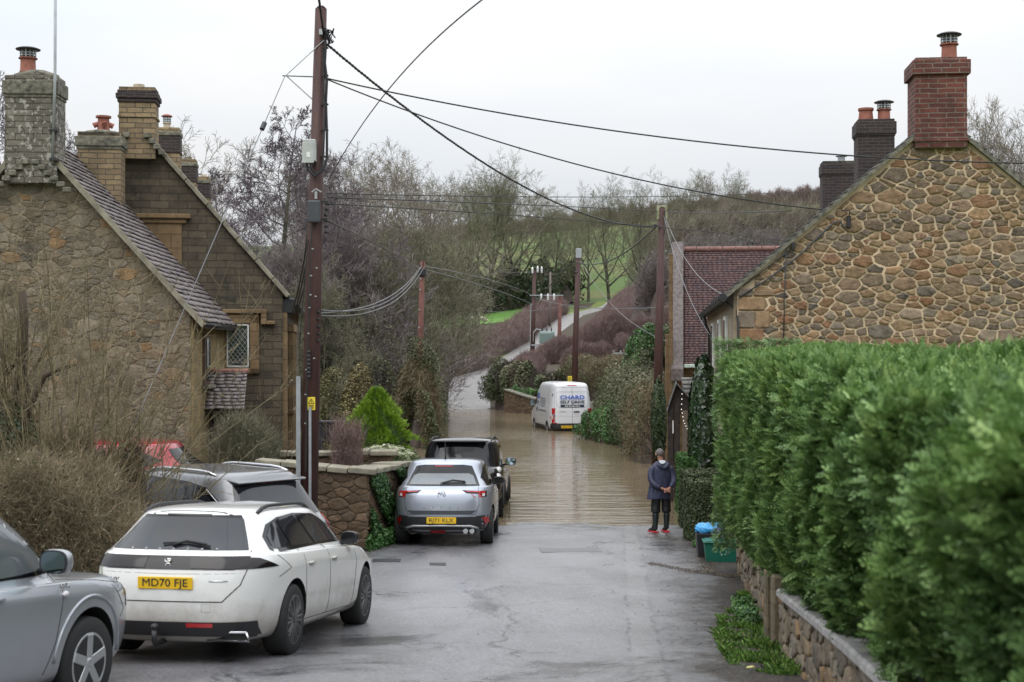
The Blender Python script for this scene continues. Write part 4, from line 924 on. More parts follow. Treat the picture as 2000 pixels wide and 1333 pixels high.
# ---------------------------------------------------------------- stone wall beside the van across the water
ww = empty('bank_wall', (ax(985, 86), 86, 0), 0, 'mossy sloping-topped stone wall at the water edge left of the van', 'wall')
wall_run(ww, (0, 0), (2.6, -3.5), -.6, az(763, 86), az(788, 84), .35, 17, 'mossy_cap')

# ---------------------------------------------------------------- recycling boxes
bx_ = empty('recycling_box', (ax(1411, 23.0), 23.0, H(3.2, 23.0)), R(-4), 'green kerbside recycling box with a lid and pale recycling symbol', 'recycling box')
M_GREENP = simple('green_box_plastic', (.012, .13, .085), .4, var=.1)
def tub(parent, w, d, h, mat, nm='tub'):
    m = MB(); t = .88
    m.add([(-w/2*t, -d/2*t, 0), (w/2*t, -d/2*t, 0), (w/2*t, d/2*t, 0), (-w/2*t, d/2*t, 0), (-w/2, -d/2, h), (w/2, -d/2, h), (w/2, d/2, h), (-w/2, d/2, h),
           (-w/2*.95, -d/2*.95, h), (w/2*.95, -d/2*.95, h), (w/2*.95, d/2*.95, h), (-w/2*.95, d/2*.95, h), (-w/2*.84, -d/2*.84, .02), (w/2*.84, -d/2*.84, .02), (w/2*.84, d/2*.84, .02), (-w/2*.84, d/2*.84, .02)],
          [(0, 3, 2, 1), (0, 1, 5, 4), (1, 2, 6, 5), (2, 3, 7, 6), (3, 0, 4, 7), (4, 5, 9, 8), (5, 6, 10, 9), (6, 7, 11, 10), (7, 4, 8, 11), (8, 9, 13, 12), (9, 10, 14, 13), (10, 11, 15, 14), (11, 8, 12, 15), (12, 13, 14, 15)])
    return m.build(nm, mat, parent, bevel=.008)
tub(bx_, .60, .40, .30, M_GREENP)
m = MB(); m.box((0, 0, .315), (.64, .44, .03)); m.box((0, 0, .335), (.56, .36, .02)); m.build('lid', M_GREENP, bx_, bevel=.008)
m = MB()
for k in range(3):
    a = math.pi/2+k*2.094; c = Vector((0, -.187, .17)); p = [c+Vector((.055*math.cos(a+t), 0, .05*math.sin(a+t))) for t in (-.75, -.3, .3, .75)]
    m.tube(p, .006, 4); m.tube([p[-1], p[-1]+Vector((-.015, 0, -.018*(1 if k else -1)))], .006, 4)
m.build('recycling_symbol', simple('pale_green_print', (.35, .55, .48), .5), bx_)
b2_ = empty('recycling_box', (ax(1392, 23.6), 23.6, H(3.2, 23.6)), R(-3), 'black kerbside recycling box with a blue bag on top, behind the green box', 'recycling box')
tub(b2_, .56, .42, .40, M_BLACK); MB().box((0, 0, .20), (.5, .3, .25)).build('recycling_content', M_DKGREY, b2_)
def crumple(name, loc, sx, sy, sz, mat, seed, label, cat):
    bm = bmesh.new(); bmesh.ops.create_icosphere(bm, subdivisions=4, radius=1); rr = np.random.default_rng(seed); ph = rr.uniform(0, 6, 12)
    for v in bm.verts:
        p = v.co; d = .16*math.sin(5*p.x+ph[0])*math.cos(6*p.y+ph[1])+.12*abs(math.sin(9*p.x+7*p.z+ph[2]))+.08*abs(math.sin(14*p.y+11*p.x+ph[3])); k = 1-.2+d
        v.co = Vector((p.x*sx*k, p.y*sy*k, max(-.4, p.z)*sz*k))
    me = bpy.data.meshes.new(name); bm.to_mesh(me); bm.free(); return tag(link(name, me, mat, None, loc, smooth=True), label, cat)
l_ = b2_.location
crumple('blue_bag', l_+Vector((-.05, 0, .45)), .26, .2, .12, simple('bright_blue_bag_plastic', (.06, .34, .72), .35, var=.3, vs=9), 5, 'bright blue crumpled plastic bag on the black recycling box', 'bag')
crumple('dark_bag', bx_.location+Vector((-.04, .05, .40)), .10, .10, .16, simple('dark_blue_bag_plastic', (.03, .05, .12), .35, var=.4, vs=9), 8, 'small dark blue bag standing on the green recycling box', 'bag')

# ---------------------------------------------------------------- garden pieces on the left
M_SLATEGREY = simple('charcoal_slat_paint', (.045, .045, .055), .6, var=.2)
gb = empty('slatted_planter', (ax(650, 33), 33, az(868, 33)-.0), 0, 'charcoal slatted storage box in the flooded garden left of the golden conifer', 'storage box')
for k in range(9): MB().box((-.24+k*.06, 0, .30), (.045, .35, .38)).build('slat', M_SLATEGREY, gb, bevel=.004)
m = MB(); m.box((0, 0, .52), (.62, .42, .05)); m.box((-.27, 0, .1), (.06, .4, .9)); m.box((.27, 0, .1), (.06, .4, .9)); m.box((0, 0, .09), (.6, .38, .04)); m.build('frame', M_SLATEGREY, gb, bevel=.008)
# field gate and five-bar gate far right
fg = empty('field_gate', (ax(1212, 120), 120, H(ax(1212, 120), 120)), R(5), 'small pale timber gate at the hedge gap above the van roof', 'gate')
m = MB()
for k in range(4): m.box((0, 0, .3+k*.35), (1.3, .05, .12))
for x in (-.62, 0, .62): m.box((x, 0, .8), (.12, .08, 1.6))
m.build('gate_frame', M_GALV, fg)
# sheep
M_FLEECE = simple('cream_fleece', (.50, .45, .37), .95, var=.2, vs=8, bump=.6, bs=30); M_FACE = simple('pale_sheep_face', (.42, .37, .31), .9)
def sheep(px, py, Y, rz, head, label, s=1.0):
    x = ax(px, Y); z = az(py, Y); e = empty('sheep', (x, Y, z-.45*s), rz, label, 'sheep', 'sheep grazing in the pasture'); e.scale = (s, s, s)
    bm = bmesh.new(); vs = []; vl = bm.verts.layers.skin.verify()
    J = [((-.50, 0, .72), .22, -1), ((-.2, 0, .76), .33, 0), ((.2, 0, .75), .31, 1), ((.48, 0, .78), .22, 2), ((.62, 0, .72 if head else .62), .12, 3), ((.78, 0, .75 if head else .34), .10, 4), ((.95, 0, .68 if head else .20), .055, 5)]
    for (sx_, sy_) in ((-.42, .16), (-.42, -.16), (.38, .14), (.38, -.14)):
        pi = 0 if sx_ < 0 else 3; n0 = len(J); J += [((sx_, sy_, .55), .09, pi), ((sx_+(-.05 if sx_ < 0 else .0), sy_, .3), .05, n0), ((sx_, sy_, .02), .04, n0+1)]
    for p, r, par in J: vs.append(bm.verts.new(p))
    bm.verts.ensure_lookup_table()
    for i, (p, r, par) in enumerate(J):
        if par >= 0: bm.edges.new((vs[par], vs[i]))
        vs[i][vl].radius = (r, r)
    vs[1][vl].use_root = True
    me = bpy.data.meshes.new('body'); bm.to_mesh(me); bm.free(); o = link('body', me, None, e)
    o.modifiers.new('k', 'SKIN'); o.modifiers.new('s', 'SUBSURF').levels = 1
    me2 = bake(o); me2.materials.clear(); me2.materials.append(M_FLEECE); me2.materials.append(M_FACE)
    for p in me2.polygons: p.material_index = 1 if (p.center.x > .7 or p.center.z < .4) else 0; p.use_smooth = True
    m = MB()
    for s_ in (-1, 1): m.lathe([(0, 0), (.035, .05), (0, .13)], (.72, s_*.04, .78 if head else .42), 6, 'Y', sx=1, sy=.4) if s_ > 0 else m.lathe([(0, 0), (.035, -.05), (0, -.13)], (.72, s_*.04, .78 if head else .42), 6, 'Y', sx=1, sy=.4)
    m.build('ears', M_FACE, e, smooth=True)
    return e
def bake(o):
    dg = bpy.context.evaluated_depsgraph_get(); dg.update(); me = bpy.data.meshes.new_from_object(o.evaluated_get(dg)); old = o.data
    o.modifiers.clear(); o.data = me; me.name = old.name; return me
def ysolve(px, py):
    for Y in np.arange(150, 300, .5):
        if az(py, Y) <= H(ax(px, Y), Y)+.05: return Y
    return 255
for (px, py, rz, hd, lab, s) in ((919, 628, 3.3, 0, 'white sheep grazing left of the short grey pole', 1.0), (942, 630, -.2, 0, 'white sheep grazing right of the short grey pole', 1.1), (800, 620, .3, 1, 'pale sheep behind the slim red-brown pole, upper one', 1.4), (801, 632, 3.0, 0, 'pale sheep behind the slim red-brown pole, middle one', 1.3), (797, 662, .2, 1, 'pale sheep behind the slim red-brown pole, lowest one', 1.1)):
    Y = min(ysolve(px, py+4), 250); e = sheep(px, py, Y, rz, hd, lab, s); e.location.z = H(e.location.x, Y)+.1
# ---------------------------------------------------------------- vehicles: a lofted body, parts laid on its surface
def paint(name, col, metal=0, rough=.28, dirt=(.16, .14, .12), damt=.0, coat=.9):
    n = N(name); x = n.n('SeparateXYZ'); n.l(n.co, x.inputs[0])
    c = n.mix(.12, col, n.ramp(n.noise(1.5, 4), [(.3, .8), (.7, 1)]), 'MULTIPLY')
    d = n.ramp(n.math('ADD', x.outputs[2], n.math('MULTIPLY_ADD', n.noise(4, 6, .7), .5, -.25)), [(.35, damt), (.62, 0)])
    c = n.mix(d, c, dirt); r = n.mix(d, rough, .6)
    n.set(c, r, metal, .5, coat, .04); return n.m
P_WHITE = paint('pearl_white_paint', (.74, .74, .72), 0, .3, (.30, .26, .21), .65)
P_SILVER = paint('silver_paint', (.36, .38, .41), .5, .32, (.2, .18, .16), .2)
P_SILVER2 = paint('bluish_silver_paint', (.40, .43, .50), .55, .32, (.2, .18, .16), .3)
P_GREY = paint('dark_grey_paint', (.19, .195, .205), .5, .34, (.2, .18, .15), .5)
P_BLACK = paint('black_car_paint', (.008, .008, .010), 0, .2, (.07, .055, .04), .5)
P_RED = paint('bright_red_paint', (.33, .010, .018), 0, .25)
P_VAN = paint('white_van_paint', (.70, .71, .74), .1, .35, (.35, .3, .25), .35, .5)
M_TRIM = simple('black_car_trim', (.022, .022, .024), .55, var=.15)
M_GLOSSB = mat_glass('gloss_black_trim', (.005, .005, .006), .15); M_GLOSSB.node_tree.nodes['Principled BSDF'].inputs['Coat Weight'].default_value = 0; M_GLOSSB.node_tree.nodes['Principled BSDF'].inputs['Specular IOR Level'].default_value = .4
M_WELL = simple('wheel_well_black', (.006, .006, .006), .9)
M_TYRE = simple('tyre_rubber', (.016, .016, .016), .75, var=.3, vs=30)
M_ALLOYD = simple('dark_grey_alloy', (.10, .10, .105), .35, .7, var=.1)
M_ALLOYL = simple('silver_alloy', (.50, .51, .52), .35, .7, var=.08)
M_REDL = mat_glass('red_lamp_lens', (.42, .012, .015), .12)
M_SMOKE = mat_glass('smoked_lamp_lens', (.012, .009, .010), .12); M_SMOKE.node_tree.nodes['Principled BSDF'].inputs['Coat Weight'].default_value = 0; M_SMOKE.node_tree.nodes['Principled BSDF'].inputs['Specular IOR Level'].default_value = .45
M_CLEARL = mat_glass('clear_lamp_lens', (.62, .60, .60), .1)
M_PLATE = simple('yellow_number_plate', (.80, .50, .02), .4, var=.04)
M_CHROME = simple('chrome_trim', (.62, .62, .64), .15, .95, var=.03)
M_CGLASS = mat_glass('tinted_car_glass', (.016, .018, .022), .05); M_CGLASS.node_tree.nodes['Principled BSDF'].inputs['Coat Weight'].default_value = 0; M_CGLASS.node_tree.nodes['Principled BSDF'].inputs['Specular IOR Level'].default_value = .5
M_CGLASSL = mat_glass('misted_car_glass', (.11, .125, .135), .12)
M_INK = simple('dark_lettering', (.03, .03, .035), .5)
M_MIRROR = N('mirror_glass'); M_MIRROR.set((.42, .52, .56), .04, 1.0); M_MIRROR = M_MIRROR.m

def ip(v, x, x0, x1):      # value list spread evenly along the car
    if isinstance(v, (int, float)): return v
    return float(np.interp(x, np.linspace(x0, x1, len(v)), v))
def body_mesh(rings, L, ns=44, sub=4):
    """rings: (xr, xf, halfwidth, z or [z rear..front], n, rear bow)"""
    th = np.linspace(0, math.pi, ns+1); P = []
    for (xr, xf, w, z, n, bow) in rings:
        row = []
        c, a = (xr+xf)/2, (xf-xr)/2
        for t in th:
            ct, st = math.cos(t), math.sin(t); x = c-a*math.copysign(abs(ct)**(2/n), ct); y = w*abs(st)**(2/n)
            if ct > 0 and w > 0: x += bow*(1-math.cos(min(1, y/max(w, .01))*1.2))*(1 if True else 0)*abs(ct)**.3
            row.append((x, y, ip(z, x, 0, L)))
        P.append(row)
    P = np.array(P)            # levels x ns+1 x 3
    # Catmull-Rom between levels
    out = []; K = len(P)
    for k in range(K-1):
        p0, p1, p2, p3 = P[max(k-1, 0)], P[k], P[k+1], P[min(k+2, K-1)]
        m1 = (p2-p0)*.5; m2 = (p3-p1)*.5; d = np.linalg.norm(p2-p1, axis=1, keepdims=True)+1e-6
        l1 = np.linalg.norm(p1-p0, axis=1, keepdims=True); l3 = np.linalg.norm(p3-p2, axis=1, keepdims=True)
        m1 = m1*np.minimum(1, 1.3*d/(np.linalg.norm(m1, axis=1, keepdims=True)+1e-6)); m2 = m2*np.minimum(1, 1.3*d/(np.linalg.norm(m2, axis=1, keepdims=True)+1e-6))
        for s_ in range(sub):
            t = s_/sub; out.append((2*t**3-3*t**2+1)*p1+(t**3-2*t**2+t)*m1*.8+(-2*t**3+3*t**2)*p2+(t**3-t**2)*m2*.8)
    out.append(P[-1]); G = np.array(out); nl, m = G.shape[:2]
    V = []; idx = np.zeros((nl, 2*m-2), int)
    for i in range(nl):
        for j in range(m): idx[i, j] = len(V); V.append(tuple(G[i, j]))
        for j in range(1, m-1): idx[i, 2*m-2-j] = len(V); V.append((G[i, j][0], -G[i, j][1], G[i, j][2]))
    F = []; mm = 2*m-2
    for i in range(nl-1):
        for j in range(mm): F.append((idx[i, j], idx[i, (j+1) % mm], idx[i+1, (j+1) % mm], idx[i+1, j]))
    bm = bmesh.new(); vs = [bm.verts.new(v) for v in V]
    for f in F:
        try: bm.faces.new([vs[i] for i in f])
        except Exception: pass
    bmesh.ops.remove_doubles(bm, verts=bm.verts, dist=.0015)
    bmesh.ops.dissolve_degenerate(bm, edges=bm.edges, dist=.0005); bmesh.ops.recalc_face_normals(bm, faces=bm.faces)
    return bm
class Car:
    def __init__(s, name, label, cat, loc, heading, slope, rings, L, mat, axles, r_arch, wheel_r, track, arch_depth=.3, roll=0, group=None):
        s.e = empty(name, loc, 0, label, cat, group); s.e.rotation_euler = (roll, slope, R(90)-heading)
        bm = body_mesh(rings, L); s.bvh0 = BVHTree.FromBMesh(bm)
        me = bpy.data.meshes.new('body'); bm.to_mesh(me); bm.free()
        o = link('body', me, [mat, M_WELL], s.e); w = max(r[2] for r in rings)
        cut = MB()
        for x in axles:
            for sd in (-1, 1): cut.lathe([(r_arch, sd*(w-arch_depth)), (r_arch, sd*(w+.15))], (x, 0, wheel_r+.02), 40, 'Y')
        cme = bpy.data.meshes.new('cut'); cme.from_pydata([tuple(v) for v in cut.v], [], cut.f); b2 = bmesh.new(); b2.from_mesh(cme); bmesh.ops.recalc_face_normals(b2, faces=b2.faces); b2.to_mesh(cme); b2.free()
        co = link('cut', cme, [mat, M_WELL]); cme.polygons.foreach_set('material_index', [1]*len(cme.polygons)); co.parent = s.e
        bo = o.modifiers.new('b', 'BOOLEAN'); bo.object = co; bo.operation = 'DIFFERENCE'; bo.solver = 'EXACT'
        me2 = bake(o); bpy.data.objects.remove(co); shade_auto(me2, 32)
        o.data = me2; s.body = o
        s.bvh = s.bvh0; s.w = w; s.L = L; s.mat = mat
    def proj(s, p, d, off):
        h = s.bvh.ray_cast(p-d*8, d)
        if h[0] is None: return None
        n = h[1]
        if n.dot(d) > 0: n = -n
        return h[0]+n*off, n
    def decal(s, name, poly, ang, mat, off=.004, parent=None, step=.07, label=None, zang=0, thick=0, smooth=True):
        a = R(ang); d = Vector((math.cos(a), math.sin(a), 0)); u = Vector((math.sin(a), -math.cos(a), 0)); v = Vector((0, 0, 1))
        if zang == 90: d, u, v = Vector((0, 0, -1)), Vector((0, -1, 0)), Vector((1, 0, 0))
        bm = bmesh.new(); f = bm.faces.new([bm.verts.new((p[0], p[1], 0)) for p in poly])
        for axi in (0, 1):
            lo, hi = min(p[axi] for p in poly), max(p[axi] for p in poly); k = lo+step
            while k < hi-.01:
                no = Vector((1, 0, 0)) if axi == 0 else Vector((0, 1, 0)); co = no*k
                bmesh.ops.bisect_plane(bm, geom=bm.verts[:]+bm.edges[:]+bm.faces[:], plane_co=co, plane_no=no); k += step
        bad = []
        for vv in bm.verts:
            r = s.proj(u*vv.co.x+v*vv.co.y, d, off)
            if r is None or -r[1].dot(d) < .22: bad.append(vv)
            else: vv.co = r[0]
        if bad: bmesh.ops.delete(bm, geom=bad, context='VERTS')
        me = bpy.data.meshes.new(name); bm.to_mesh(me); bm.free()
        o = link(name, me, mat, parent or s.e, smooth=smooth)
        if label: o['label'] = label
        return o
    def line(s, name, pts, ang, mat, w=.008, off=.002, parent=None, step=.05, zang=0):
        """a seam or trim following the surface through (u,z) points"""
        a = R(ang); d = Vector((math.cos(a), math.sin(a), 0)); u = Vector((math.sin(a), -math.cos(a), 0)); v = Vector((0, 0, 1)); m = MB()
        dense = []
        for i in range(len(pts)-1):
            p, q = Vector(pts[i]), Vector(pts[i+1]); n = max(1, int((q-p).length/step)); dense += [p.lerp(q, k/n) for k in range(n)]
        dense.append(Vector(pts[-1])); run = []; runs = []
        for p in dense:
            r = s.proj(u*p.x+v*p.y, d, off)
            if r is None:
                if len(run) > 1: runs.append(run)
                run = []
            else: run.append(r[0])
        if len(run) > 1: runs.append(run)
        for r in runs: m.tube(r, w/2, 5)
        return m.build(name, mat, parent or s.body, smooth=True)
    def wheel(s, x, side, r, wid, rim, spokes, y=None, rimf=.68, style='twin', rmat2=None):
        y0 = (y if y is not None else s.w-.02); yo = side*(y0-wid/2)
        e = MB().lathe([(r*rimf, -wid/2), (r*.93, -wid/2), (r*.985, -wid/2+.02), (r, -wid/4), (r, wid/4), (r*.985, wid/2-.02), (r*.93, wid/2), (r*rimf, wid/2)], (0, 0, 0), 36, 'Y').build('wheel', M_TYRE, s.e, (x, yo, r), auto=50)
        m = MB(); o_ = side*(wid/2-.012); rr_ = r*rimf
        m.lathe([(rr_*1.02, o_-side*.0), (rr_*1.02, o_+side*.008), (rr_*.93, o_+side*.008), (rr_*.90, o_-side*.05), (rr_*.55, o_-side*.09), (.0, o_-side*.09)], (0, 0, 0), 36, 'Y')
        rim_o = m.build('rim', M_WELL if style != 'steel' else rim, e, auto=40)
        m = MB(); m.lathe([(rr_*1.03, o_+side*.004), (rr_*1.03, o_+side*.014), (rr_*.93, o_+side*.014), (rr_*.90, o_-side*.02)], (0, 0, 0), 36, 'Y')
        for k in range(spokes):
            a0 = k*2*math.pi/spokes+.3
            for da in ((-.10, .10) if style == 'twin' else (0,)):
                a = a0+da; b = a0+da*2.0
                pa = Vector((math.cos(a)*rr_*.16, o_+side*.0, math.sin(a)*rr_*.16)); pb = Vector((math.cos(b)*rr_*.97, o_+side*.004, math.sin(b)*rr_*.97))
                d = (pb-pa); Y_ = Vector((0, 1, 0)); zx = d.normalized().cross(Y_); Mx = Matrix((d.normalized(), Y_, zx)).transposed()
                m.box((pa+pb)/2, (d.length, .03, .026 if style == 'twin' else .075), M=Mx)
        m.lathe([(rr_*.2, o_-side*.03), (rr_*.2, o_+side*.014), (rr_*.14, o_+side*.022), (0, o_+side*.022)], (0, 0, 0), 16, 'Y')
        m.build('spokes', rim, e, bevel=.004); return e
    def mirror(s, x, side, z, mat, w=.22, h=.16, out=.10, y=None, glass=M_MIRROR, arm=M_TRIM):
        y0 = (y if y is not None else s.w-.06); c = Vector((x, side*(y0+out), z)); m = MB()
        m.lathe([(.0, -.055), (.10, -.05), (.118, -.02), (.11, .03), (.07, .075), (.0, .09)], (0, 0, 0), 20, 'X')
        for i, v in enumerate(m.v): m.v[i] = (v[0], math.copysign(abs(v[1]/.118)**.72, v[1])*w/2, math.copysign(abs(v[2]/.118)**.72, v[2])*h/2)
        o = m.build('door_mirror', mat, s.e, c, auto=50)
        g_ = MB().lathe([(.0, -.060), (.088, -.059), (.09, -.052), (0, -.05)], (0, 0, 0), 20, 'X')
        for i, v in enumerate(g_.v): g_.v[i] = (v[0], math.copysign(abs(v[1]/.118)**.7, v[1])*w/2, math.copysign(abs(v[2]/.118)**.7, v[2])*h/2)
        g_.build('mirror_glass', glass, o)
        bz = MB().lathe([(0, -.058), (.104, -.057), (.108, -.045), (0, -.04)], (0, 0, 0), 20, 'X')
        for i, v in enumerate(bz.v): bz.v[i] = (v[0], math.copysign(abs(v[1]/.118)**.7, v[1])*w/2, math.copysign(abs(v[2]/.118)**.7, v[2])*h/2)
        bz.build('mirror_bezel', M_TRIM, o); MB().tube([(.02, 0, -h*.25), (.05, -side*(out+.03), -h*.45)], .025, 6).build('mirror_arm', arm, o, smooth=True)
        return o
    def handle(s, x, side, z, mat, w=.20):
        r = s.proj(Vector((x, 0, z)), Vector((0, -side, 0)), .012)
        if r is None: return
        MB().lathe([(.0, -w/2), (.012, -w/2+.01), (.016, 0), (.012, w/2-.01), (0, w/2)], (0, 0, 0), 8, 'X').build('door_handle', mat, s.e, r[0], smooth=True)
    def surf(s, U, z, ang, off=.0):
        a = R(ang); d = Vector((math.cos(a), math.sin(a), 0)); u = Vector((math.sin(a), -math.cos(a), 0)); return s.proj(u*U+Vector((0, 0, z)), d, off)
FONT = None
def text_mesh(name, txt, size, mat, parent, M, width=None, ext=.002, bold=0, space=1.0):
    cu = bpy.data.curves.new(name, 'FONT'); cu.body = txt; cu.size = size; cu.align_x = 'CENTER'; cu.align_y = 'CENTER'; cu.extrude = ext; cu.offset = bold; cu.space_character = space; cu.resolution_u = 3
    o = bpy.data.objects.new('tmp', cu); COL.objects.link(o); dg = bpy.context.evaluated_depsgraph_get(); dg.update()
    me = bpy.data.meshes.new_from_object(o.evaluated_get(dg)); bpy.data.objects.remove(o); me.materials.clear()
    if width:
        xs_ = [v.co.x for v in me.vertices]; k = width/(max(xs_)-min(xs_)); c = (max(xs_)+min(xs_))/2
        for v in me.vertices: v.co.x = (v.co.x-c)*k
    me.transform(M); me.name = name
    return link(name, me, mat, parent)
def rearM(p, ang=0, tilt=0):
    """frame for lettering read from behind (or, ang 90, from the right side)"""
    a = R(ang); d = Vector((math.cos(a), math.sin(a), 0)); u = Vector((math.sin(a), -math.cos(a), 0))
    M_ = Matrix((u, Vector((0, 0, 1)), -d)).transposed().to_4x4(); M_ = M_ @ Matrix.Rotation(tilt, 4, 'X'); M_.translation = p; return M_
def plate(car, z, txt, x=None, w=.52, h=.111, tilt=0, U=0):
    p = car.surf(U, z, 0, .012)[0]
    if x is not None: p.x = x
    o = MB().box((0, 0, 0), (.012, w, h)).build('number_plate', M_PLATE, car.e, p, bevel=.003); o.rotation_euler = (0, tilt, 0)
    text_mesh('plate_lettering', txt, .1, M_INK, o, rearM(Vector((-.0085, 0, 0))), width=w*.82, bold=.0); return o
def rrect(x0, x1, z0, z1, r=.03, n=4):
    out = []
    for cx, cz, a0 in ((x1-r, z1-r, 0), (x0+r, z1-r, 90), (x0+r, z0+r, 180), (x1-r, z0+r, 270)):
        for k in range(n+1): a = R(a0+90*k/n); out.append((cx+r*math.cos(a), cz+r*math.sin(a)))
    return out
def mir(poly): return [(-a, b) for a, b in reversed(poly)]
def rails(car, x0, x1, y, z, mat, r=.018):
    for s_ in (-1, 1):
        m = MB(); pts = []
        for t in np.linspace(0, 1, 12):
            x = x0+(x1-x0)*t; q = car.bvh.ray_cast(Vector((x, s_*y, 4)), Vector((0, 0, -1)))
            zz = q[0].z if q[0] else z; pts.append((x, s_*y, zz+(.035*min(1, 8*t, 8*(1-t)))))
        m.tube(pts, r, 6); m.build('roof_rail', mat, car.e, smooth=True)
def wheels(car, axles, r, wid, rim, spokes, style='twin', y=None, rimf=.68, sides=(-1, 1)):
    for x in axles:
        for s_ in sides: car.wheel(x, s_, r, wid, rim, spokes, y, rimf, style)

def cz_(X, Y): return H(X, Y)
# ------------------------------------------------ white estate car
WB = [(.3, 4.45, 0, .20, 5, 0), (.14, 4.62, .80, .21, 5, .06), (.035, 4.72, .90, .33, 5, .09), (.0, 4.78, .925, .52, 5, .11), (.0, 4.77, .93, .72, 5, .11), (.03, 4.70, .925, [.90, .88, .86, .80, .68], 5, .12),
      (.10, 4.45, .885, [1.0, .985, .965, .92, .76], 5, .12), (.15, 3.62, .83, [1.03, 1.0, .985, .96, .93], 5, .10), (.33, 3.30, .75, [1.15, 1.15, 1.14, 1.14, 1.1], 4.6, .08), (.52, 2.95, .66, [1.30, 1.32, 1.34, 1.31, 1.25], 4.2, .07),
      (.57, 2.70, .59, [1.35, 1.385, 1.395, 1.37, 1.3], 4, .07), (.72, 2.5, .42, [1.385, 1.42, 1.435, 1.41, 1.4], 3.5, .06), (.95, 2.3, 0, [1.395, 1.435, 1.45, 1.43, 1.4], 4, 0)]
hd = R(8.3); fw = Vector((math.sin(hd), math.cos(hd), 0)); rt = Vector((math.cos(hd), -math.sin(hd), 0))
rw = Vector((-2.09, 13.75, 0)); org = rw-rt*.93-fw*1.03; zr_, zf_ = .845, .60
slp = math.atan2(zr_-zf_, 2.79)
A = Car('parked_car', 'white estate car with a black rear light band, wide tinted rear window and tow bar', 'car', (org.x, org.y, zr_+math.tan(slp)*1.03), hd, slp, WB, 4.78, P_WHITE, (1.03, 3.82), .375, .345, .93)
wheels(A, (1.03, 3.82), .342, .235, M_ALLOYD, 10)
# rear glass, spoiler, light band
gl = [(-.66, 1.035), (.66, 1.035), (.585, 1.16), (.50, 1.31), (.30, 1.325), (-.30, 1.325), (-.50, 1.31), (-.585, 1.16)]
A.decal('rear_window', gl, 0, M_CGLASS, .006)
A.decal('brake_light', rrect(-.22, .22, 1.335, 1.352, .006), 0, M_SMOKE, .010)
A.decal('window_trim', [(-.50, 1.305), (.50, 1.305), (.47, 1.345), (-.47, 1.345)], 0, M_GLOSSB, .004)
A.decal('tail_band', [(-.70, .985), (.70, .985), (.70, .885), (.60, .865), (-.60, .865), (-.70, .885)], 0, M_GLOSSB, .005)
for s_ in (-1, 1):
    pl = [(.20, .975), (.66, .978), (.70, .955), (.70, .90), (.60, .872), (.22, .880)]
    A.decal('tail_lamp', pl if s_ > 0 else mir(pl), 0, M_SMOKE, .009, label='smoked wraparound rear light')
    pl = [(-.12, .985), (.20, .965), (.40, .905), (.44, .875), (-.12, .872)]
    pw = [(-.95, .983), (-.60, .975), (-.35, .875), (-.95, .868)]
A.decal('tail_lamp', [(.10, .985), (.36, .965), (.62, .882), (.10, .868)], 90, M_SMOKE, .006, step=.05)
A.decal('tail_lamp', mir([(.10, .985), (.36, .965), (.62, .882), (.10, .868)]), -90, M_SMOKE, .006, step=.05)
plate(A, .745, 'MD70 FJE', tilt=R(-6))
A.line('boot_seam', [(-.68, 1.03), (-.70, .86), (-.66, .73), (-.52, .58), (.52, .58), (.66, .73), (.70, .86), (.68, 1.03)], 0, M_WELL, .010, .000)
A.line('boot_crease', [(-.66, .835), (0, .825), (.66, .835)], 0, M_WELL, .004, -.001)
A.decal('lower_bumper', [(-.80, .40), (.80, .40), (.84, .34), (.82, .20), (-.82, .20), (-.84, .34)], 0, M_TRIM, .012)
A.decal('lower_bumper', [(.02, .40), (.30, .40), (.40, .25), (.42, .18), (.02, .18)], 90, M_TRIM, .010)
A.decal('reflector', rrect(.20, .44, .355, .392, .008), 0, M_REDL, .018)
p = A.surf(.56, .27, 0, .01)[0]; q = MB(); q.tube([(0, -.17, .04), (0, .17, .04), (0, .20, -.035), (0, -.20, -.035), (0, -.17, .04)], .013, 6); q.build('exhaust_trim', M_CHROME, A.e, p+Vector((-.012, 0, 0)), smooth=True)
MB().box((0, 0, 0), (.02, .34, .055)).build('exhaust_opening', M_WELL, A.e, p)
q = MB(); q.tube([(.25, 0, .22), (-.06, 0, .20), (-.10, 0, .24), (-.10, 0, .33)], .026, 8); q.lathe([(0, -.035), (.03, -.02), (.036, 0), (.03, .02), (0, .035)], (-.10, 0, .36), 12); q.build('tow_bar', M_IRON, A.e, (0, .05, 0), smooth=True)
# wiper
w0 = A.surf(-.02, 1.06, 0, .02)[0]; q = MB(); q.tube([w0, A.surf(.10, 1.095, 0, .03)[0], A.surf(.30, 1.062, 0, .03)[0]], .014, 6); q.tube([A.surf(-.12, 1.075, 0, .022)[0], A.surf(.12, 1.09, 0, .022)[0], A.surf(.34, 1.055, 0, .022)[0]], .010, 5); q.build('wiper', M_BLACK, A.e, smooth=True)
for i, chh in enumerate('PEUGEOT'):
    U = -.40+i*.135; p = A.surf(U, 1.035, 0, .010)[0]; text_mesh('badge_lettering', chh, .032, M_CHROME, A.body, rearM(p), bold=.001)
text_mesh('badge_lettering', '508', .055, M_INK, A.body, rearM(A.surf(-.50, .765, 0, .005)[0]), width=.12, bold=.0)
q = MB(); p = A.surf(0, .925, 0, .012)[0]      # small rearing emblem
for pts in ([(-.02, -.03), (-.005, -.01), (.0, .015), (.018, .035)], [(-.005, -.01), (.02, -.012), (.025, -.035)], [(0, .01), (.028, .012)], [(.0, .03), (.03, .028)], [(-.01, -.0), (-.028, .018), (-.02, .03)]):
    q.tube([p+Vector((0, -a, b)) for a, b in pts], .006, 5)
q.build('badge', M_CHROME, A.e)
A.line('trim_lettering_strip', [(.40, .765), (.56, .768)], 0, M_CHROME, .012, .004)
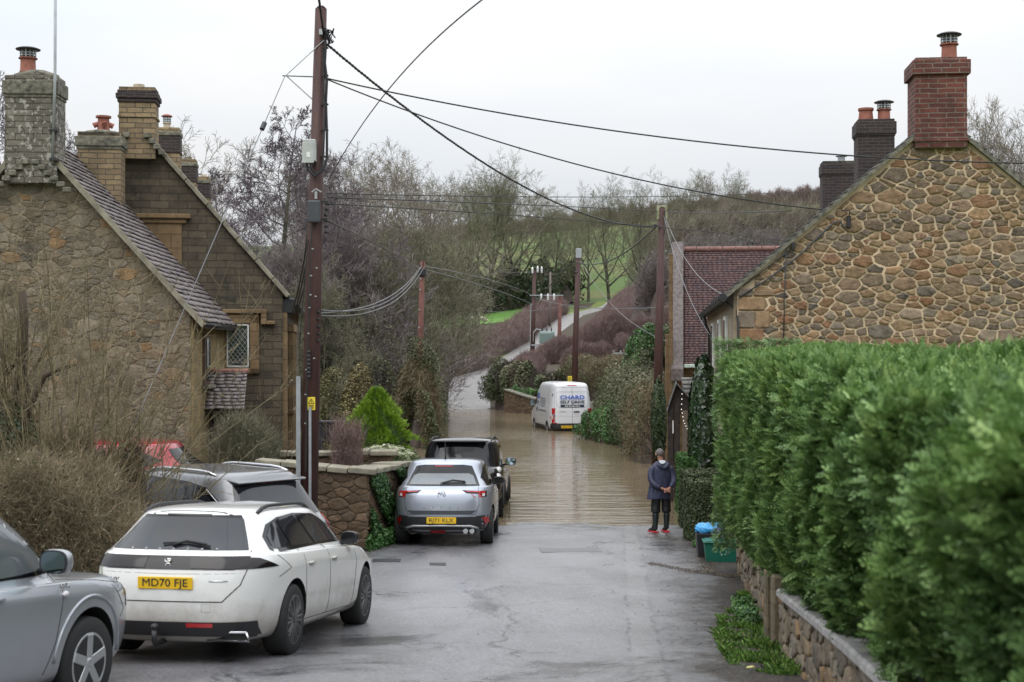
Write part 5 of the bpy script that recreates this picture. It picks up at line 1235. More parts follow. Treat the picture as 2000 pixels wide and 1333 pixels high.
A.line('sensor_square', [(.34, .49), (.42, .49), (.42, .56), (.34, .56), (.34, .49)], 0, simple('panel_line_grey', (.35, .35, .34), .5), .004, .000)
# side glass
for s_ in (1, -1):
    DLO = [(.62, 1.03), (.66, 1.15), (.84, 1.255), (1.15, 1.315), (1.7, 1.345), (2.35, 1.325), (2.85, 1.215), (3.30, 1.035), (3.30, 1.005), (2.2, 1.015), (.70, 1.00)]
    f = (lambda p: p) if s_ > 0 else mir
    fr = A.decal('window_surround', f(DLO), 90*s_, M_GLOSSB, .004, step=.06)
    for (a, b) in (((.67, 1.03), 1.14), ):
        pass
    W1 = [(.69, 1.035), (.73, 1.145), (.88, 1.235), (1.02, 1.275), (1.13, 1.035)]
    W2 = [(1.20, 1.035), (1.10, 1.275), (1.15, 1.295), (1.66, 1.322), (1.92, 1.032)]
    W3 = [(2.02, 1.032), (1.76, 1.322), (2.33, 1.302), (2.80, 1.195), (3.12, 1.045)]
    for w_ in (W1, W2, W3): A.decal('side_window', f(w_), 90*s_, M_CGLASS, .008, step=.06)
    ang = 90*s_
    for ln in ([(1.32, 1.0), (1.36, .60), (1.36, .32)], [(2.20, 1.01), (2.22, .60), (2.20, .30)], [(3.25, 1.0), (3.32, .80), (3.25, .55), (3.22, .30)], [(1.36, .31), (3.2, .29)], [(.66, .98), (.9, .85), (.62, .78)]):
        A.line('door_seam', f(ln) if s_ > 0 else [(-a, b) for a, b in ln], ang, M_WELL, .007, .000)
    for hx_ in (1.52, 2.38): A.handle(hx_, -s_, .86, P_WHITE, .2)
A.mirror(3.05, -1, 1.04, M_GLOSSB, .20, .15, .11, .80, M_GLOSSB); A.mirror(3.05, 1, 1.04, M_GLOSSB, .20, .15, .11, .80, M_GLOSSB)
rails(A, .85, 2.55, .56, 1.4, M_TRIM, .02)
A.decal('roof_seam', [(-.44, .60), (.44, .60), (.44, .62), (-.44, .62)], 0, M_WELL, .002, zang=90)

# ------------------------------------------------ silver crossover by the garden wall
def suv_rings(L, W_, Ht, nose=.82, boxy=5, rearlean=.42, cowl=.74, belt=1.05, tumble=.8, roofl=.60, floor=.24):
    h = W_/2; b = belt; return [(.35, L-.4, 0, floor, 5, 0), (.16, L-.2, h*.86, floor+.01, 5, .05), (.05, L-.06, h*.97, floor+.12, boxy, .08), (.0, L, h, floor+.32, boxy, .10), (.01, L-.01, h, b*.76, boxy, .10), (.05, L-.08, h*.99, [b*.90, b*.88, b*.88, b*.84, nose*.92], boxy, .10),
        (.13, L-.30, h*.95, [b*.985, b*.97, b*.955, b*.93, nose], boxy, .10), (.18, L*cowl+.02, h*.895, [b*1.01, b, b*.98, b*.965, b*.95], boxy, .09), (.18+rearlean*.5, L*(cowl-.055), h*(.895+tumble)/2, [Ht*.80, Ht*.79, Ht*.79, Ht*.78, Ht*.75], boxy*.9, .07),
        (.18+rearlean*.92, L*roofl+.10, h*tumble*.93, [Ht*.945, Ht*.95, Ht*.95, Ht*.935, Ht*.9], boxy*.85, .06), (.18+rearlean, L*roofl, h*tumble*.84, [Ht*.965, Ht*.98, Ht*.98, Ht*.965, Ht*.95], boxy*.8, .06), (.30+rearlean, L*roofl-.2, h*tumble*.6, [Ht*.985, Ht*.998, Ht*.998, Ht*.985, Ht*.97], 4, .05), (.5+rearlean, L*roofl-.4, 0, [Ht*.99, Ht, Ht, Ht*.99, Ht*.98], 4, 0)]
def sidewin(car, polys, surround, handles=(), seams=(), glass=M_CGLASS, hm=None, hz=.9, sides=(1, -1), off=.004, smat=M_GLOSSB):
    for s_ in sides:
        f = (lambda p: p) if s_ > 0 else mir; g_ = (lambda p: p) if s_ > 0 else (lambda p: [(-a, b) for a, b in p])
        if surround: car.decal('window_surround', f(surround), 90*s_, smat, off, step=.07)
        for w_ in polys: car.decal('side_window', f(w_), 90*s_, glass, off+.004, step=.07)
        for l_ in seams: car.line('door_seam', g_(l_), 90*s_, M_WELL, .007, 0)
        for x in handles: car.handle(x, -s_, hz, hm or car.mat)
Bx, By = -1.245, 25.0; hd = R(1.5); L_ = 4.15
B = Car('parked_car', 'silver crossover with a roof aerial and thin red rear lights beside the garden wall', 'car', (Bx, By, H(Bx, 25.6)+.02), hd, R(3.2), suv_rings(L_, 1.80, 1.53, .88, 5.2, .50, .74, 1.06, .80), L_, P_SILVER2, (.78, 3.34), .375, .335, .9)
wheels(B, (.78, 3.34), .335, .22, M_ALLOYD, 5)
B.decal('rear_window_surround', [(-.66, 1.065), (.66, 1.065), (.60, 1.20), (.50, 1.41), (.35, 1.43), (-.35, 1.43), (-.50, 1.41), (-.60, 1.20)], 0, M_GLOSSB, .004)
B.decal('rear_window', [(-.60, 1.085), (.60, 1.085), (.53, 1.24), (.45, 1.275), (-.45, 1.275), (-.53, 1.24)], 0, M_CGLASSL, .008)
B.decal('brake_light', rrect(-.16, .16, 1.395, 1.408, .005), 0, M_REDL, .012)
for s_ in (1, -1):
    f = (lambda p: p) if s_ > 0 else mir
    B.decal('tail_lamp', f([(.36, .995), (.72, .975), (.84, .985), (.84, .87), (.70, .87), (.68, .925), (.43, .945)]), 0, M_GLOSSB, .005)
    B.decal('tail_lamp_lens', f([(.40, .982), (.84, .970), (.84, .885), (.76, .885), (.72, .945), (.44, .965)]), 0, M_REDL, .010)
    B.decal('tail_lamp', f([(.02, .985), (.22, .965), (.20, .87), (.02, .87)]), 90*s_, M_REDL, .006)
    B.decal('tail_lamp_clear', f([(.70, .935), (.745, .935), (.745, .885), (.70, .885)]), 0, M_CLEARL, .013)
    B.decal('reflector', f([(.70, .52), (.80, .52), (.84, .36), (.77, .35)]), 0, M_REDL, .016)
    B.decal('bumper_corner', f([(.60, .545), (.86, .56), (.90, .35), (.70, .30)]), 0, M_TRIM, .004)
B.decal('tailgate_shade_panel', [(-.62, .64), (.62, .64), (.52, .575), (-.52, .575)], 0, M_DKGREY, .004)
B.decal('lower_bumper', [(-.60, .53), (.60, .53), (.86, .36), (.86, .23), (-.86, .23), (-.86, .36)], 0, M_TRIM, .006)
q = MB(); q.tube([B.surf(u, z, 0, .012)[0] for u, z in ((-.76, .265), (-.60, .345), (-.50, .37), (0, .38), (.50, .37), (.60, .345), (.76, .265))], .022, 6); q.build('skid_trim', M_ALLOYL, B.e, smooth=True)
B.decal('fog_lamp', [(-.22, .30), (.22, .30), (.17, .25), (-.17, .25)], 0, M_REDL, .018, label='red rear fog lamp')
for u in (.42, .53):
    m = MB(); p = B.surf(u, .285, 0, .01)[0]; m.lathe([(.032, -.03), (.045, -.03), (.045, .02)], p, 14, 'X'); m.build('exhaust_tip', M_CHROME, B.e)
plate(B, .47, 'RJ71 KLX')
B.line('tailgate_seam', [(-.64, 1.05), (-.66, .74), (-.60, .575), (.60, .575), (.66, .74), (.64, 1.05)], 0, M_WELL, .009, 0)
for i, chh in enumerate('MOKKA'): text_mesh('badge_lettering', chh, .045, M_CHROME, B.body, rearM(B.surf(-.30+i*.15, .695, 0, .006)[0]), bold=.001)
p = B.surf(0, .92, 0, .01)[0]; m = MB(); n_ = 20; m.tube([p+Vector((0, .065*math.cos(k*2*math.pi/n_), .065*math.sin(k*2*math.pi/n_))) for k in range(n_+1)], .007, 6); m.tube([p+Vector((0, .045, .015)), p+Vector((0, .0, .04)), p+Vector((0, .02, -.01)), p+Vector((0, -.03, .02)), p+Vector((0, -.035, -.035))], .008, 5); m.build('badge', M_CHROME, B.e, smooth=True)
q = MB(); q.tube([B.surf(.0, 1.10, 0, .02)[0], B.surf(.18, 1.135, 0, .035)[0], B.surf(.40, 1.115, 0, .03)[0]], .017, 6); q.tube([B.surf(-.04, 1.095, 0, .025)[0], B.surf(.42, 1.10, 0, .025)[0]], .009, 5); q.build('wiper', M_BLACK, B.e, smooth=True)
p = B.bvh.ray_cast(Vector((.95, 0, 4)), Vector((0, 0, -1)))[0]; MB().tube([p, p+Vector((-.02, 0, .05)), p+Vector((-.10, 0, .30))], [.022, .012, .004], 6).build('aerial', M_BLACK, B.e, smooth=True)
sidewin(B, [[(.95, 1.09), (.72, 1.20), (1.0, 1.33), (1.35, 1.37), (1.60, 1.38), (1.62, 1.09)], [(1.72, 1.08), (1.70, 1.38), (2.3, 1.36), (2.95, 1.10)]], [(.62, 1.06), (.60, 1.20), (.95, 1.38), (1.5, 1.43), (2.3, 1.41), (3.15, 1.07)], (1.5, 2.35), ([(1.25, 1.05), (1.2, .6), (1.3, .32)], [(2.2, 1.05), (2.2, .32)], [(3.05, 1.03), (3.0, .32)]))
B.mirror(2.75, -1, 1.08, M_GLOSSB, .22, .15, .12, .80, M_GLOSSB); B.mirror(2.75, 1, 1.08, M_GLOSSB, .22, .15, .12, .80, M_GLOSSB)
m = MB(); m.box((.42, 0, .26), (.5, 1.2, .06)); m.build('underbody', M_WELL, B.e)

# ------------------------------------------------ black boxy off-roader in the water's edge
Cx, Cy = -1.17, 31.5; L_ = 4.83
CR = suv_rings(L_, 1.92, 1.86, 1.08, 7, .20, .72, 1.20, .86, .64, .36)
C = Car('parked_car', 'black boxy off-road car nosing into the flood water ahead of the silver crossover', 'car', (Cx, Cy, -.02), R(2), R(3), CR, L_, P_BLACK, (.95, 3.83), .44, .39, .96)
wheels(C, (.95, 3.83), .39, .25, M_ALLOYD, 5, 'single', rimf=.64)
C.decal('rear_window', [(-.72, 1.22), (.72, 1.22), (.70, 1.45), (.66, 1.72), (-.66, 1.72), (-.70, 1.45)], 0, M_CGLASS, .006)
C.decal('brake_light', rrect(-.17, .17, 1.765, 1.785, .006), 0, M_REDL, .012)
m = MB(); m.box((.27, 0, 1.78), (.26, 1.25, .035)); m.build('spoiler', P_BLACK, C.e, bevel=.012)
for s_ in (1, -1):
    f = (lambda p: p) if s_ > 0 else mir
    C.decal('tail_lamp', f([(.76, 1.28), (.90, 1.28), (.93, .82), (.78, .82)]), 0, M_SMOKE, .006)
    for z in (1.14, 1.00):
        p = C.surf(s_*.845, z, 0, .008)[0]; MB().lathe([(0, -.03), (.055, -.028), (.066, -.01), (.07, .02)], p, 18, 'X').build('round_lamp', M_CLEARL if z > 1 else M_CLEARL, C.e, smooth=True)
sidewin(C, [[(.55, 1.25), (.60, 1.66), (1.35, 1.70), (1.38, 1.22)], [(1.48, 1.22), (1.46, 1.70), (2.35, 1.68), (2.38, 1.22)], [(2.48, 1.22), (2.46, 1.68), (2.95, 1.62), (3.35, 1.24)]], [(.45, 1.22), (.50, 1.72), (1.6, 1.75), (2.95, 1.69), (3.50, 1.20)], (1.6, 2.6), ([(1.42, 1.2), (1.42, .5)], [(2.42, 1.2), (2.42, .5)], [(3.35, 1.2), (3.3, .5)]), hz=1.05)
C.mirror(3.05, -1, 1.26, P_BLACK, .27, .20, .17, .86); C.mirror(3.05, 1, 1.26, P_BLACK, .27, .20, .17, .86)
for s_ in (1, -1):
    for x in (.95, 3.83):
        m = MB(); pts = [(x+.475*math.cos(a), -s_*.955, .41+.475*math.sin(a)) for a in np.linspace(-.25, math.pi+.25, 16)]; m.tube(pts, .03, 6); m.build('wheel_arch_trim', M_TRIM, C.e, smooth=True)
m = MB(); m.box((3.40, -.82, .16), (.02, .26, .36)); m.build('mud_flap', simple('muddy_flap', (.10, .08, .045), .8), C.e); rails(C, .6, 2.9, .68, 1.83, M_TRIM, .02)

# ------------------------------------------------ grey SUV pulled nose-in to the drive on the left
ha = R(-47); Hh = Vector((math.sin(ha), math.cos(ha), 0)); Rr = Vector((math.cos(ha), -math.sin(ha), 0))
rc = Vector((-2.22, 19.6, 0)); org = rc-Rr*.92; L_ = 4.52
D = Car('parked_car', 'dark grey car with silver roof rails parked nose-in below the left cottage', 'car', (org.x, org.y, .44), ha, R(0), suv_rings(L_, 1.84, 1.70, .92, 5, .50, .74, 1.10, .80), L_, P_GREY, (.85, 3.54), .39, .345, .92)
wheels(D, (.85, 3.54), .345, .23, M_ALLOYL, 5)
D.decal('rear_window', [(-.68, 1.13), (.68, 1.13), (.63, 1.30), (.55, 1.54), (-.55, 1.54), (-.63, 1.30)], 0, M_CGLASS, .006)
m = MB(); m.box((.70, 0, 1.595), (.34, 1.14, .03), M=Matrix.Rotation(R(-6), 3, 'Y')); m.build('spoiler', P_GREY, D.e, bevel=.012)
D.decal('brake_light', rrect(-.2, .2, 1.545, 1.562, .006), 0, M_REDL, .012)
for s_ in (1, -1):
    f = (lambda p: p) if s_ > 0 else mir
    D.decal('tail_lamp', f([(.60, 1.10), (.80, 1.13), (.90, 1.08), (.90, .88), (.64, .86)]), 0, M_REDL, .006)
    D.decal('tail_lamp_clear', f([(.66, .985), (.90, 1.0), (.90, .90), (.68, .885)]), 0, M_CLEARL, .010)
    D.decal('tail_lamp', f([(.02, 1.10), (.30, 1.13), (.26, .90), (.02, .88)]), 90*s_, M_REDL, .006)
D.decal('lower_bumper', [(-.84, .58), (.84, .58), (.86, .26), (-.86, .26)], 0, M_TRIM, .006)
sidewin(D, [[(1.08, 1.16), (.80, 1.30), (1.10, 1.45), (1.40, 1.49), (1.42, 1.15)], [(1.50, 1.15), (1.48, 1.50), (2.25, 1.52), (2.3, 1.13)], [(2.40, 1.13), (2.36, 1.52), (2.8, 1.48), (3.25, 1.16)]], [(.68, 1.12), (.70, 1.30), (1.05, 1.50), (1.5, 1.56), (2.4, 1.58), (2.85, 1.53), (3.40, 1.12)], (1.6, 2.5), ([(1.45, 1.1), (1.3, .6), (1.35, .35)], [(2.35, 1.1), (2.35, .35)]))
D.line('chrome_window_strip', [(-1.0, 1.12), (-.74, 1.30), (-1.05, 1.48)], -90, M_CHROME, .018, .006); rails(D, 1.0, 3.0, .60, 1.62, M_CHROME, .02)
D.mirror(3.0, 1, 1.15, P_GREY, .22, .16, .12, .83); D.mirror(3.0, -1, 1.15, P_GREY, .22, .16, .12, .83)

# ------------------------------------------------ red and white cars mostly behind the shrubs
E_ = Car('parked_car', 'bright red car mostly hidden behind the grey car and the left shrubs', 'car', (-5.35, 25.35, .72), R(-90), 0, suv_rings(4.0, 1.74, 1.47, .84, 4.6, .45, .73, 1.0, .80), 4.0, P_RED, (.75, 3.2), .36, .32, .87)
wheels(E_, (.75, 3.2), .32, .2, M_ALLOYL, 5)
E_.decal('rear_window', [(-.60, 1.03), (.60, 1.03), (.50, 1.34), (-.50, 1.34)], 0, M_CGLASS, .006)
sidewin(E_, [[(.95, 1.06), (.72, 1.15), (1.0, 1.27), (1.60, 1.33), (1.62, 1.05)], [(1.72, 1.05), (1.70, 1.33), (2.2, 1.32), (2.85, 1.07)]], None, (1.4, 2.2), ([(2.1, 1.0), (2.1, .35)],))
E_.decal('windscreen', [(-.62, 1.03), (.62, 1.03), (.50, 1.34), (-.50, 1.34)], 180, M_CGLASS, .006)
F_ = Car('parked_car', 'white car at the left edge almost wholly hidden behind the brown shrub', 'car', (-7.35, 23.0, .62), R(-90), 0, suv_rings(4.1, 1.76, 1.46, .84, 4.6, .5, .73, 1.0, .80), 4.1, P_WHITE, (.78, 3.28), .36, .32, .87)
wheels(F_, (.78, 3.28), .32, .2, M_ALLOYL, 5)
F_.decal('rear_window', [(-.60, 1.03), (.60, 1.03), (.50, 1.33), (-.50, 1.33)], 0, M_CGLASS, .006)
sidewin(F_, [[(.95, 1.06), (.72, 1.15), (1.0, 1.27), (1.60, 1.33), (1.62, 1.05)], [(1.72, 1.05), (1.70, 1.33), (2.2, 1.32), (2.85, 1.07)]], None)

# ------------------------------------------------ near silver SUV cut by the left edge
hn = R(16); fwv = Vector((math.sin(hn), math.cos(hn), 0)); rv = Vector((math.cos(hn), -math.sin(hn), 0)); L_ = 4.42
fwc = Vector((-3.29, 11.1, 0)); org = fwc-fwv*3.47-rv*.925; sg = R(3.5)
G = Car('parked_car', 'light silver car cut by the near left corner, only wing, door and mirror showing', 'car', (org.x, org.y, .99+math.sin(sg)*3.47), hn, sg, suv_rings(L_, 1.85, 1.68, .98, 5, .35, .77, 1.08, .80), L_, P_SILVER, (.86, 3.47), .415, .36, .92)
wheels(G, (.86, 3.47), .36, .235, M_ALLOYL, 5, 'single', rimf=.64)
sidewin(G, [[(.75, 1.12), (.85, 1.46), (1.25, 1.50), (1.28, 1.11)], [(1.38, 1.11), (1.36, 1.51), (2.05, 1.51), (2.10, 1.10)], [(2.20, 1.10), (2.16, 1.51), (2.55, 1.49), (3.16, 1.12)]], [(.65, 1.10), (.75, 1.50), (1.3, 1.56), (2.2, 1.57), (2.62, 1.54), (3.36, 1.08)], (1.35, 2.25), ([(1.32, 1.08), (1.32, .4)], [(2.12, 1.08), (2.12, .36)], [(3.12, 1.08), (3.05, .85), (2.98, .6), (2.86, .36)]), glass=M_CGLASSL, hz=.97)
G.mirror(2.86, -1, 1.20, P_SILVER, .25, .19, .16, .83); G.mirror(2.86, 1, 1.20, P_SILVER, .25, .19, .16, .83)
G.decal('headlamp', [(4.10, .92), (4.36, .86), (4.36, .70), (4.16, .72)], 90, M_CLEARL, .006, step=.04)
G.decal('headlamp', mir([(4.10, .92), (4.36, .86), (4.36, .70), (4.16, .72)]), -90, M_CLEARL, .006, step=.04)
G.line('wing_seam', [(3.86, .93), (4.06, .72), (3.98, .66)], 90, M_WELL, .007, 0); G.line('bonnet_seam', [(3.15, 1.03), (3.6, .99), (4.1, .92)], 90, M_WELL, .006, 0)
r = G.surf(3.10, .93, 90, .006)[0]; MB().lathe([(0, -.04), (.022, -.02), (.026, 0), (.022, .02), (0, .04)], r, 8, 'X').build('side_repeater', M_CLEARL, G.e, smooth=True)
text_mesh('badge_lettering', 'VVT-i', .06, M_CHROME, G.body, rearM(G.surf(3.12, .985, 90, .004)[0], 90), width=.13, bold=.001)
r_ = [(3.47+.50*math.cos(a), .38+.50*math.sin(a)) for a in np.linspace(.02, math.pi-.1, 24)]; G.line('wheel_arch_lip', r_, 90, P_SILVER, .03, .0)

# ------------------------------------------------ stranded panel van
Vx, Vy = (1073-1000)/FPX*66+.0, 66; hv = R(-9.5); fv = Vector((math.sin(hv), math.cos(hv), 0)); rv = Vector((math.cos(hv), -math.sin(hv), 0)); L_ = 5.53
vo = Vector((1.80, 66, 0))+rv*1.03
VR = [(.35, L_-.5, 0, .30, 5, 0), (.12, L_-.3, .90, .30, 8, .02), (.0, L_-.05, 1.0, .42, 8, .03), (.0, L_, 1.03, .60, 8, .03), (.02, L_-.02, 1.03, [.95, .95, .95, .95, .85], 9, .03), (.03, L_-.12, 1.02, [1.25, 1.25, 1.25, 1.2, .98], 9, .03), (.04, L_-.35, 1.0, [1.40, 1.40, 1.40, 1.35, 1.08], 9, .03), (.05, L_-.75, .975, [1.55, 1.55, 1.55, 1.45, 1.28], 9, .03),
      (.09, L_-1.15, .93, [1.95, 1.95, 1.95, 1.95, 1.85], 8, .03), (.14, L_-1.55, .86, [2.38, 2.38, 2.38, 2.36, 2.3], 7, .03), (.20, L_-1.65, .78, [2.50, 2.50, 2.50, 2.48, 2.4], 6, .03), (.35, L_-1.9, .55, [2.55, 2.55, 2.55, 2.52, 2.45], 5, .02), (.6, L_-2.2, 0, [2.56, 2.56, 2.56, 2.54, 2.5], 4, 0)]
VN = Car('panel_van', 'white hire van standing in the flood water', 'van', (vo.x, vo.y, -.30), hv, 0, VR, L_, P_VAN, (1.0, 4.30), .40, .34, 1.03)
wheels(VN, (1.0, 4.30), .34, .22, M_ALLOYL, 5, 'single', rimf=.6)
VN.decal('rear_bumper', [(-.95, .66), (.95, .66), (1.0, .34), (-1.0, .34)], 0, M_TRIM, .03); VN.decal('sill', [(.0, .62), (.32, .62), (.50, .36), (0, .34)], 90, M_TRIM, .012); VN.decal('sill', mir([(.0, .62), (.32, .62), (.50, .36), (0, .34)]), -90, M_TRIM, .012)
VN.decal('sill', mir([(1.5, .52), (3.8, .52), (3.8, .33), (1.5, .33)]), -90, M_TRIM, .010)
for s_ in (1, -1):
    f = (lambda p: p) if s_ > 0 else mir
    lamp = VN.decal('tail_lamp', f([(.86, 1.36), (1.01, 1.38), (1.03, .66), (.88, .62)]), 0, M_REDL, .012, step=.05)
    VN.decal('tail_lamp_clear', f([(.87, 1.07), (1.02, .99), (1.03, .80), (.88, .86)]), 0, M_CLEARL, .018)
    VN.decal('tail_lamp', f([(.01, 1.38), (.13, 1.36), (.11, .66), (.01, .64)]), 90*s_, M_REDL, .010, step=.05)
VN.decal('brake_light', rrect(-.22, .22, 2.405, 2.44, .01), 0, M_REDL, .012)
S_ = simple('van_seam_grey', (.16, .17, .19), .5)
VN.line('door_seam', [(0, 2.36), (0, .66)], 0, S_, .018, .0); VN.line('door_outline', [(-.80, .68), (-.83, 1.3), (-.78, 2.28), (-.70, 2.34), (.70, 2.34), (.78, 2.28), (.83, 1.3), (.80, .68)], 0, S_, .014, 0)
VN.line('panel_crease', [(-.74, 1.52), (-.73, 2.06), (-.68, 2.13), (.68, 2.13), (.73, 2.06), (.74, 1.52), (.60, 1.40), (-.60, 1.40), (-.74, 1.52)], 0, simple('van_crease', (.42, .43, .46), .5), .022, .0)
VN.line('swage_line', [(-.80, 1.02), (.80, 1.02)], 0, simple('van_crease_light', (.55, .56, .58), .5), .03, -.004)
q = MB(); q.box(VN.surf(.20, 1.205, 0, .02)[0], (.05, .26, .045)); q.build('door_handle', M_BLACK, VN.e, bevel=.01)
for z in (1.98, 1.05): MB().box(VN.surf(-.86, z, 0, .02)[0], (.05, .07, .12)).build('hinge', S_, VN.e, bevel=.01)
p0 = VN.surf(0, 1.86, 0, .012)[0]; p0.x -= .03; text_mesh('van_lettering', 'CHARD', .26, simple('royal_blue_print', (.012, .09, .50), .4), VN.e, rearM(p0, 0, R(-5)), width=1.16, bold=.004)
p0 = VN.surf(0, 1.645, 0, .012)[0]; p0.x -= .02; text_mesh('van_lettering', 'SELF DRIVE', .19, simple('navy_print', (.02, .035, .07), .4), VN.e, rearM(p0, 0, R(-3)), width=1.16, bold=.004)
VN.decal('van_banner', [(-.56, 1.525), (.56, 1.525), (.56, 1.40), (-.56, 1.40)], 0, bpy.data.materials['navy_print'], .012)
p0 = VN.surf(0, 1.462, 0, .020)[0]; text_mesh('van_lettering', 'Car & Van Hire', .10, M_WHITE, VN.e, rearM(p0), width=.72, bold=.003)
plate(VN, .50, 'NK22 XYB', U=-.28, w=.52, h=.115).location.x -= .03
text_mesh('badge_lettering', 'TRANSIT', .06, M_CHROME, VN.body, rearM(VN.surf(-.45, 1.20, 0, .006)[0]), width=.32)
p = VN.surf(.50, 1.02, 0, .012)[0]; m = MB(); m.tube([p+Vector((0, .085*math.cos(k*.314), .075*math.sin(k*.314))) for k in range(21)], .01, 5); m.box(p, (.01, .12, .03)); m.box(p+Vector((0, 0, -.16)), (.01, .15, .05)); m.build('hire_logo', S_, VN.e)
M_PRINTB = simple('faded_blue_print', (.06, .12, .42), .5); M_PRINTG = simple('faded_grey_print', (.20, .22, .25), .5)
VN.decal('side_print', mir([(3.25, 1.98), (3.72, 1.98), (3.72, 1.72), (3.25, 1.72)]), -90, M_PRINTB, .006)
for k, (a, b) in enumerate(((1.62, 1.40), (1.32, 1.12))): VN.decal('side_print', mir([(3.25, a), (3.75, a), (3.75, b), (3.25, b)]), -90, M_PRINTG, .006)
for k in range(5): VN.decal('side_print', mir([(1.6, 1.78-k*.09), (3.0-.2*(k % 2), 1.78-k*.09), (3.0-.2*(k % 2), 1.73-k*.09), (1.6, 1.73-k*.09)]), -90, M_PRINTG, .006)
VN.line('rub_strip', [(-1.35, 1.20), (-2.9, 1.20)], -90, M_TRIM, .04, .004); VN.line('door_seam', [(-3.75, 2.2), (-3.75, .5)], -90, S_, .015, 0); VN.line('door_seam', [(-.95, 2.35), (-.95, 1.3)], -90, S_, .015, 0)
VN.decal('side_window', mir([(3.85, 1.45), (3.85, 1.98), (4.10, 1.98), (4.75, 1.50), (4.6, 1.38)]), -90, M_CGLASS, .008); VN.decal('side_window', [(3.85, 1.45), (3.85, 1.98), (4.10, 1.98), (4.75, 1.50), (4.6, 1.38)], 90, M_CGLASS, .008)
VN.mirror(4.2, 1, 1.48, M_TRIM, .26, .36, .16, .98); VN.mirror(4.2, -1, 1.48, M_TRIM, .26, .36, .16, .98)
VN.handle(3.6, 1, 1.2, M_BLACK, .2)
# ---------------------------------------------------------------- the man watching the flood
def skin_mesh(name, J, mat, parent, sub=2, root=0):
    bm = bmesh.new(); vl = bm.verts.layers.skin.verify(); vs = [bm.verts.new(p) for p, r, par in J]
    bm.verts.ensure_lookup_table()
    for i, (p, r, par) in enumerate(J):
        if par is not None and par >= 0: bm.edges.new((vs[par], vs[i]))
        vs[i][vl].radius = r if isinstance(r, tuple) else (r, r)
    vs[root][vl].use_root = True
    me = bpy.data.meshes.new(name); bm.to_mesh(me); bm.free(); o = link(name, me, None, parent)
    k = o.modifiers.new('k', 'SKIN'); k.use_smooth_shade = True; k.branch_smoothing = .6; s_ = o.modifiers.new('s', 'SUBSURF'); s_.levels = sub
    me2 = bake(o); me2.materials.clear(); me2.materials.append(mat); me2.polygons.foreach_set('use_smooth', [True]*len(me2.polygons)); return o
M_SKIN = simple('weathered_skin', (.46, .23, .16), .6, var=.15, vs=20)
M_HAIR = simple('short_grey_hair', (.15, .14, .13), .9, var=.5, vs=40, bump=.5, bs=120)
M_JACKET = N('navy_waterproof'); M_JACKET.set(M_JACKET.ramp(M_JACKET.noise(5, 4), [(.3, (.018, .022, .050)), (.7, (.034, .040, .085))]), .55); M_JACKET.bump(M_JACKET.noise(6, 4, .6, M_JACKET.map((1, 1, .5)), 1.2), .9, .03); M_JACKET = M_JACKET.m
M_TROUS = N('black_waterproof_trousers'); M_TROUS.set((.010, .010, .012), .5); M_TROUS.bump(M_TROUS.noise(9, 4, .6, None, 1), .9, .03); M_TROUS = M_TROUS.m
M_BOOT = simple('dark_green_rubber', (.014, .024, .022), .3); M_SOLE = simple('bright_red_sole', (.55, .02, .025), .5)
M_LINING = simple('pale_grey_lining', (.55, .60, .64), .7)
Y_ = 28.6; X_ = ax(1291, Y_); pe = empty('person', (X_, Y_, H(X_, Y_)+.0), R(13), 'grey-haired man in a navy jacket and red-soled boots, hands behind his back', 'person')
pe.scale = (.985, .985, .985)
# one continuous body: pelvis root, spine, neck, head; arms with hands clasped behind; legs
J = [((0, 0, .92), (.15, .11), None), ((0, .0, 1.12), (.14, .10), 0), ((0, -.01, 1.30), (.13, .09), 1), ((0, .0, 1.42), (.058, .058), 2), ((0, .03, 1.50), (.055, .058), 3),
     ((-.005, .045, 1.555), (.074, .085), 4), ((-.012, .045, 1.62), (.078, .098), 5), ((-.012, .035, 1.675), (.058, .075), 6)]
def add(p, r, par): J.append((p, r, par)); return len(J)-1
for s_ in (-1, 1):
    a = add((s_*.15, -.01, 1.34), .045, 2); a = add((s_*.225, -.03, 1.20), .042, a); a = add((s_*.24, -.09, 1.07), .038, a)
    a = add((s_*.16, -.18, .955), .034, a); a = add((s_*.055+.035, -.225, .905), .024, a)
    h = add((s_*.02+.045, -.238, .885), (.030, .018), a)
    for k in range(4):
        f = add((-s_*.016+.048, -.252, .897-k*.017), .0085, h); f = add((-s_*.05+.048, -.262, .892-k*.017), .0075, f); add((-s_*.072+.046, -.252, .889-k*.017), .006, f)
    t = add((s_*.0+.045, -.232, .918), .010, h); add((-s_*.03+.045, -.246, .925), .008, t)
    l = add((s_*.09, 0, .82), .085, 0); l = add((s_*.105, .01, .50), .058, l); l = add((s_*.11, -.01, .14), .040, l); add((s_*.115, .10, .05), .035, l)
body = skin_mesh('body', J, M_SKIN, pe, 2)
# face, ears, hair
m = MB(); c = Vector((-.012, .045, 1.60))
m.lathe([(0, -.02), (.013, -.012), (.010, .02), (0, .028)], c+Vector((-.01, .100, -.012)), 8); m.build('nose', M_SKIN, pe, smooth=True)
for s_ in (-1, 1):
    m = MB(); m.lathe([(0, -.010), (.020, -.008), (.024, 0), (.014, .008), (0, .006)], (0, 0, 0), 12, 'X', sx=1, sy=1.45); m.build('ear', M_SKIN, pe, c+Vector((s_*.083, -.008, -.008)), smooth=True)
    MB().lathe([(0, -.008), (.011, 0), (0, .008)], c+Vector((s_*.03-.008, .088, .010)), 8, 'Y').build('eye', M_WHITE, pe, smooth=True)
MB().box(c+Vector((-.01, .093, -.048)), (.045, .01, .008)).build('mouth', simple('lips', (.30, .12, .10), .6), pe, bevel=.003)
bm = bmesh.new(); bmesh.ops.create_uvsphere(bm, u_segments=28, v_segments=20, radius=1)
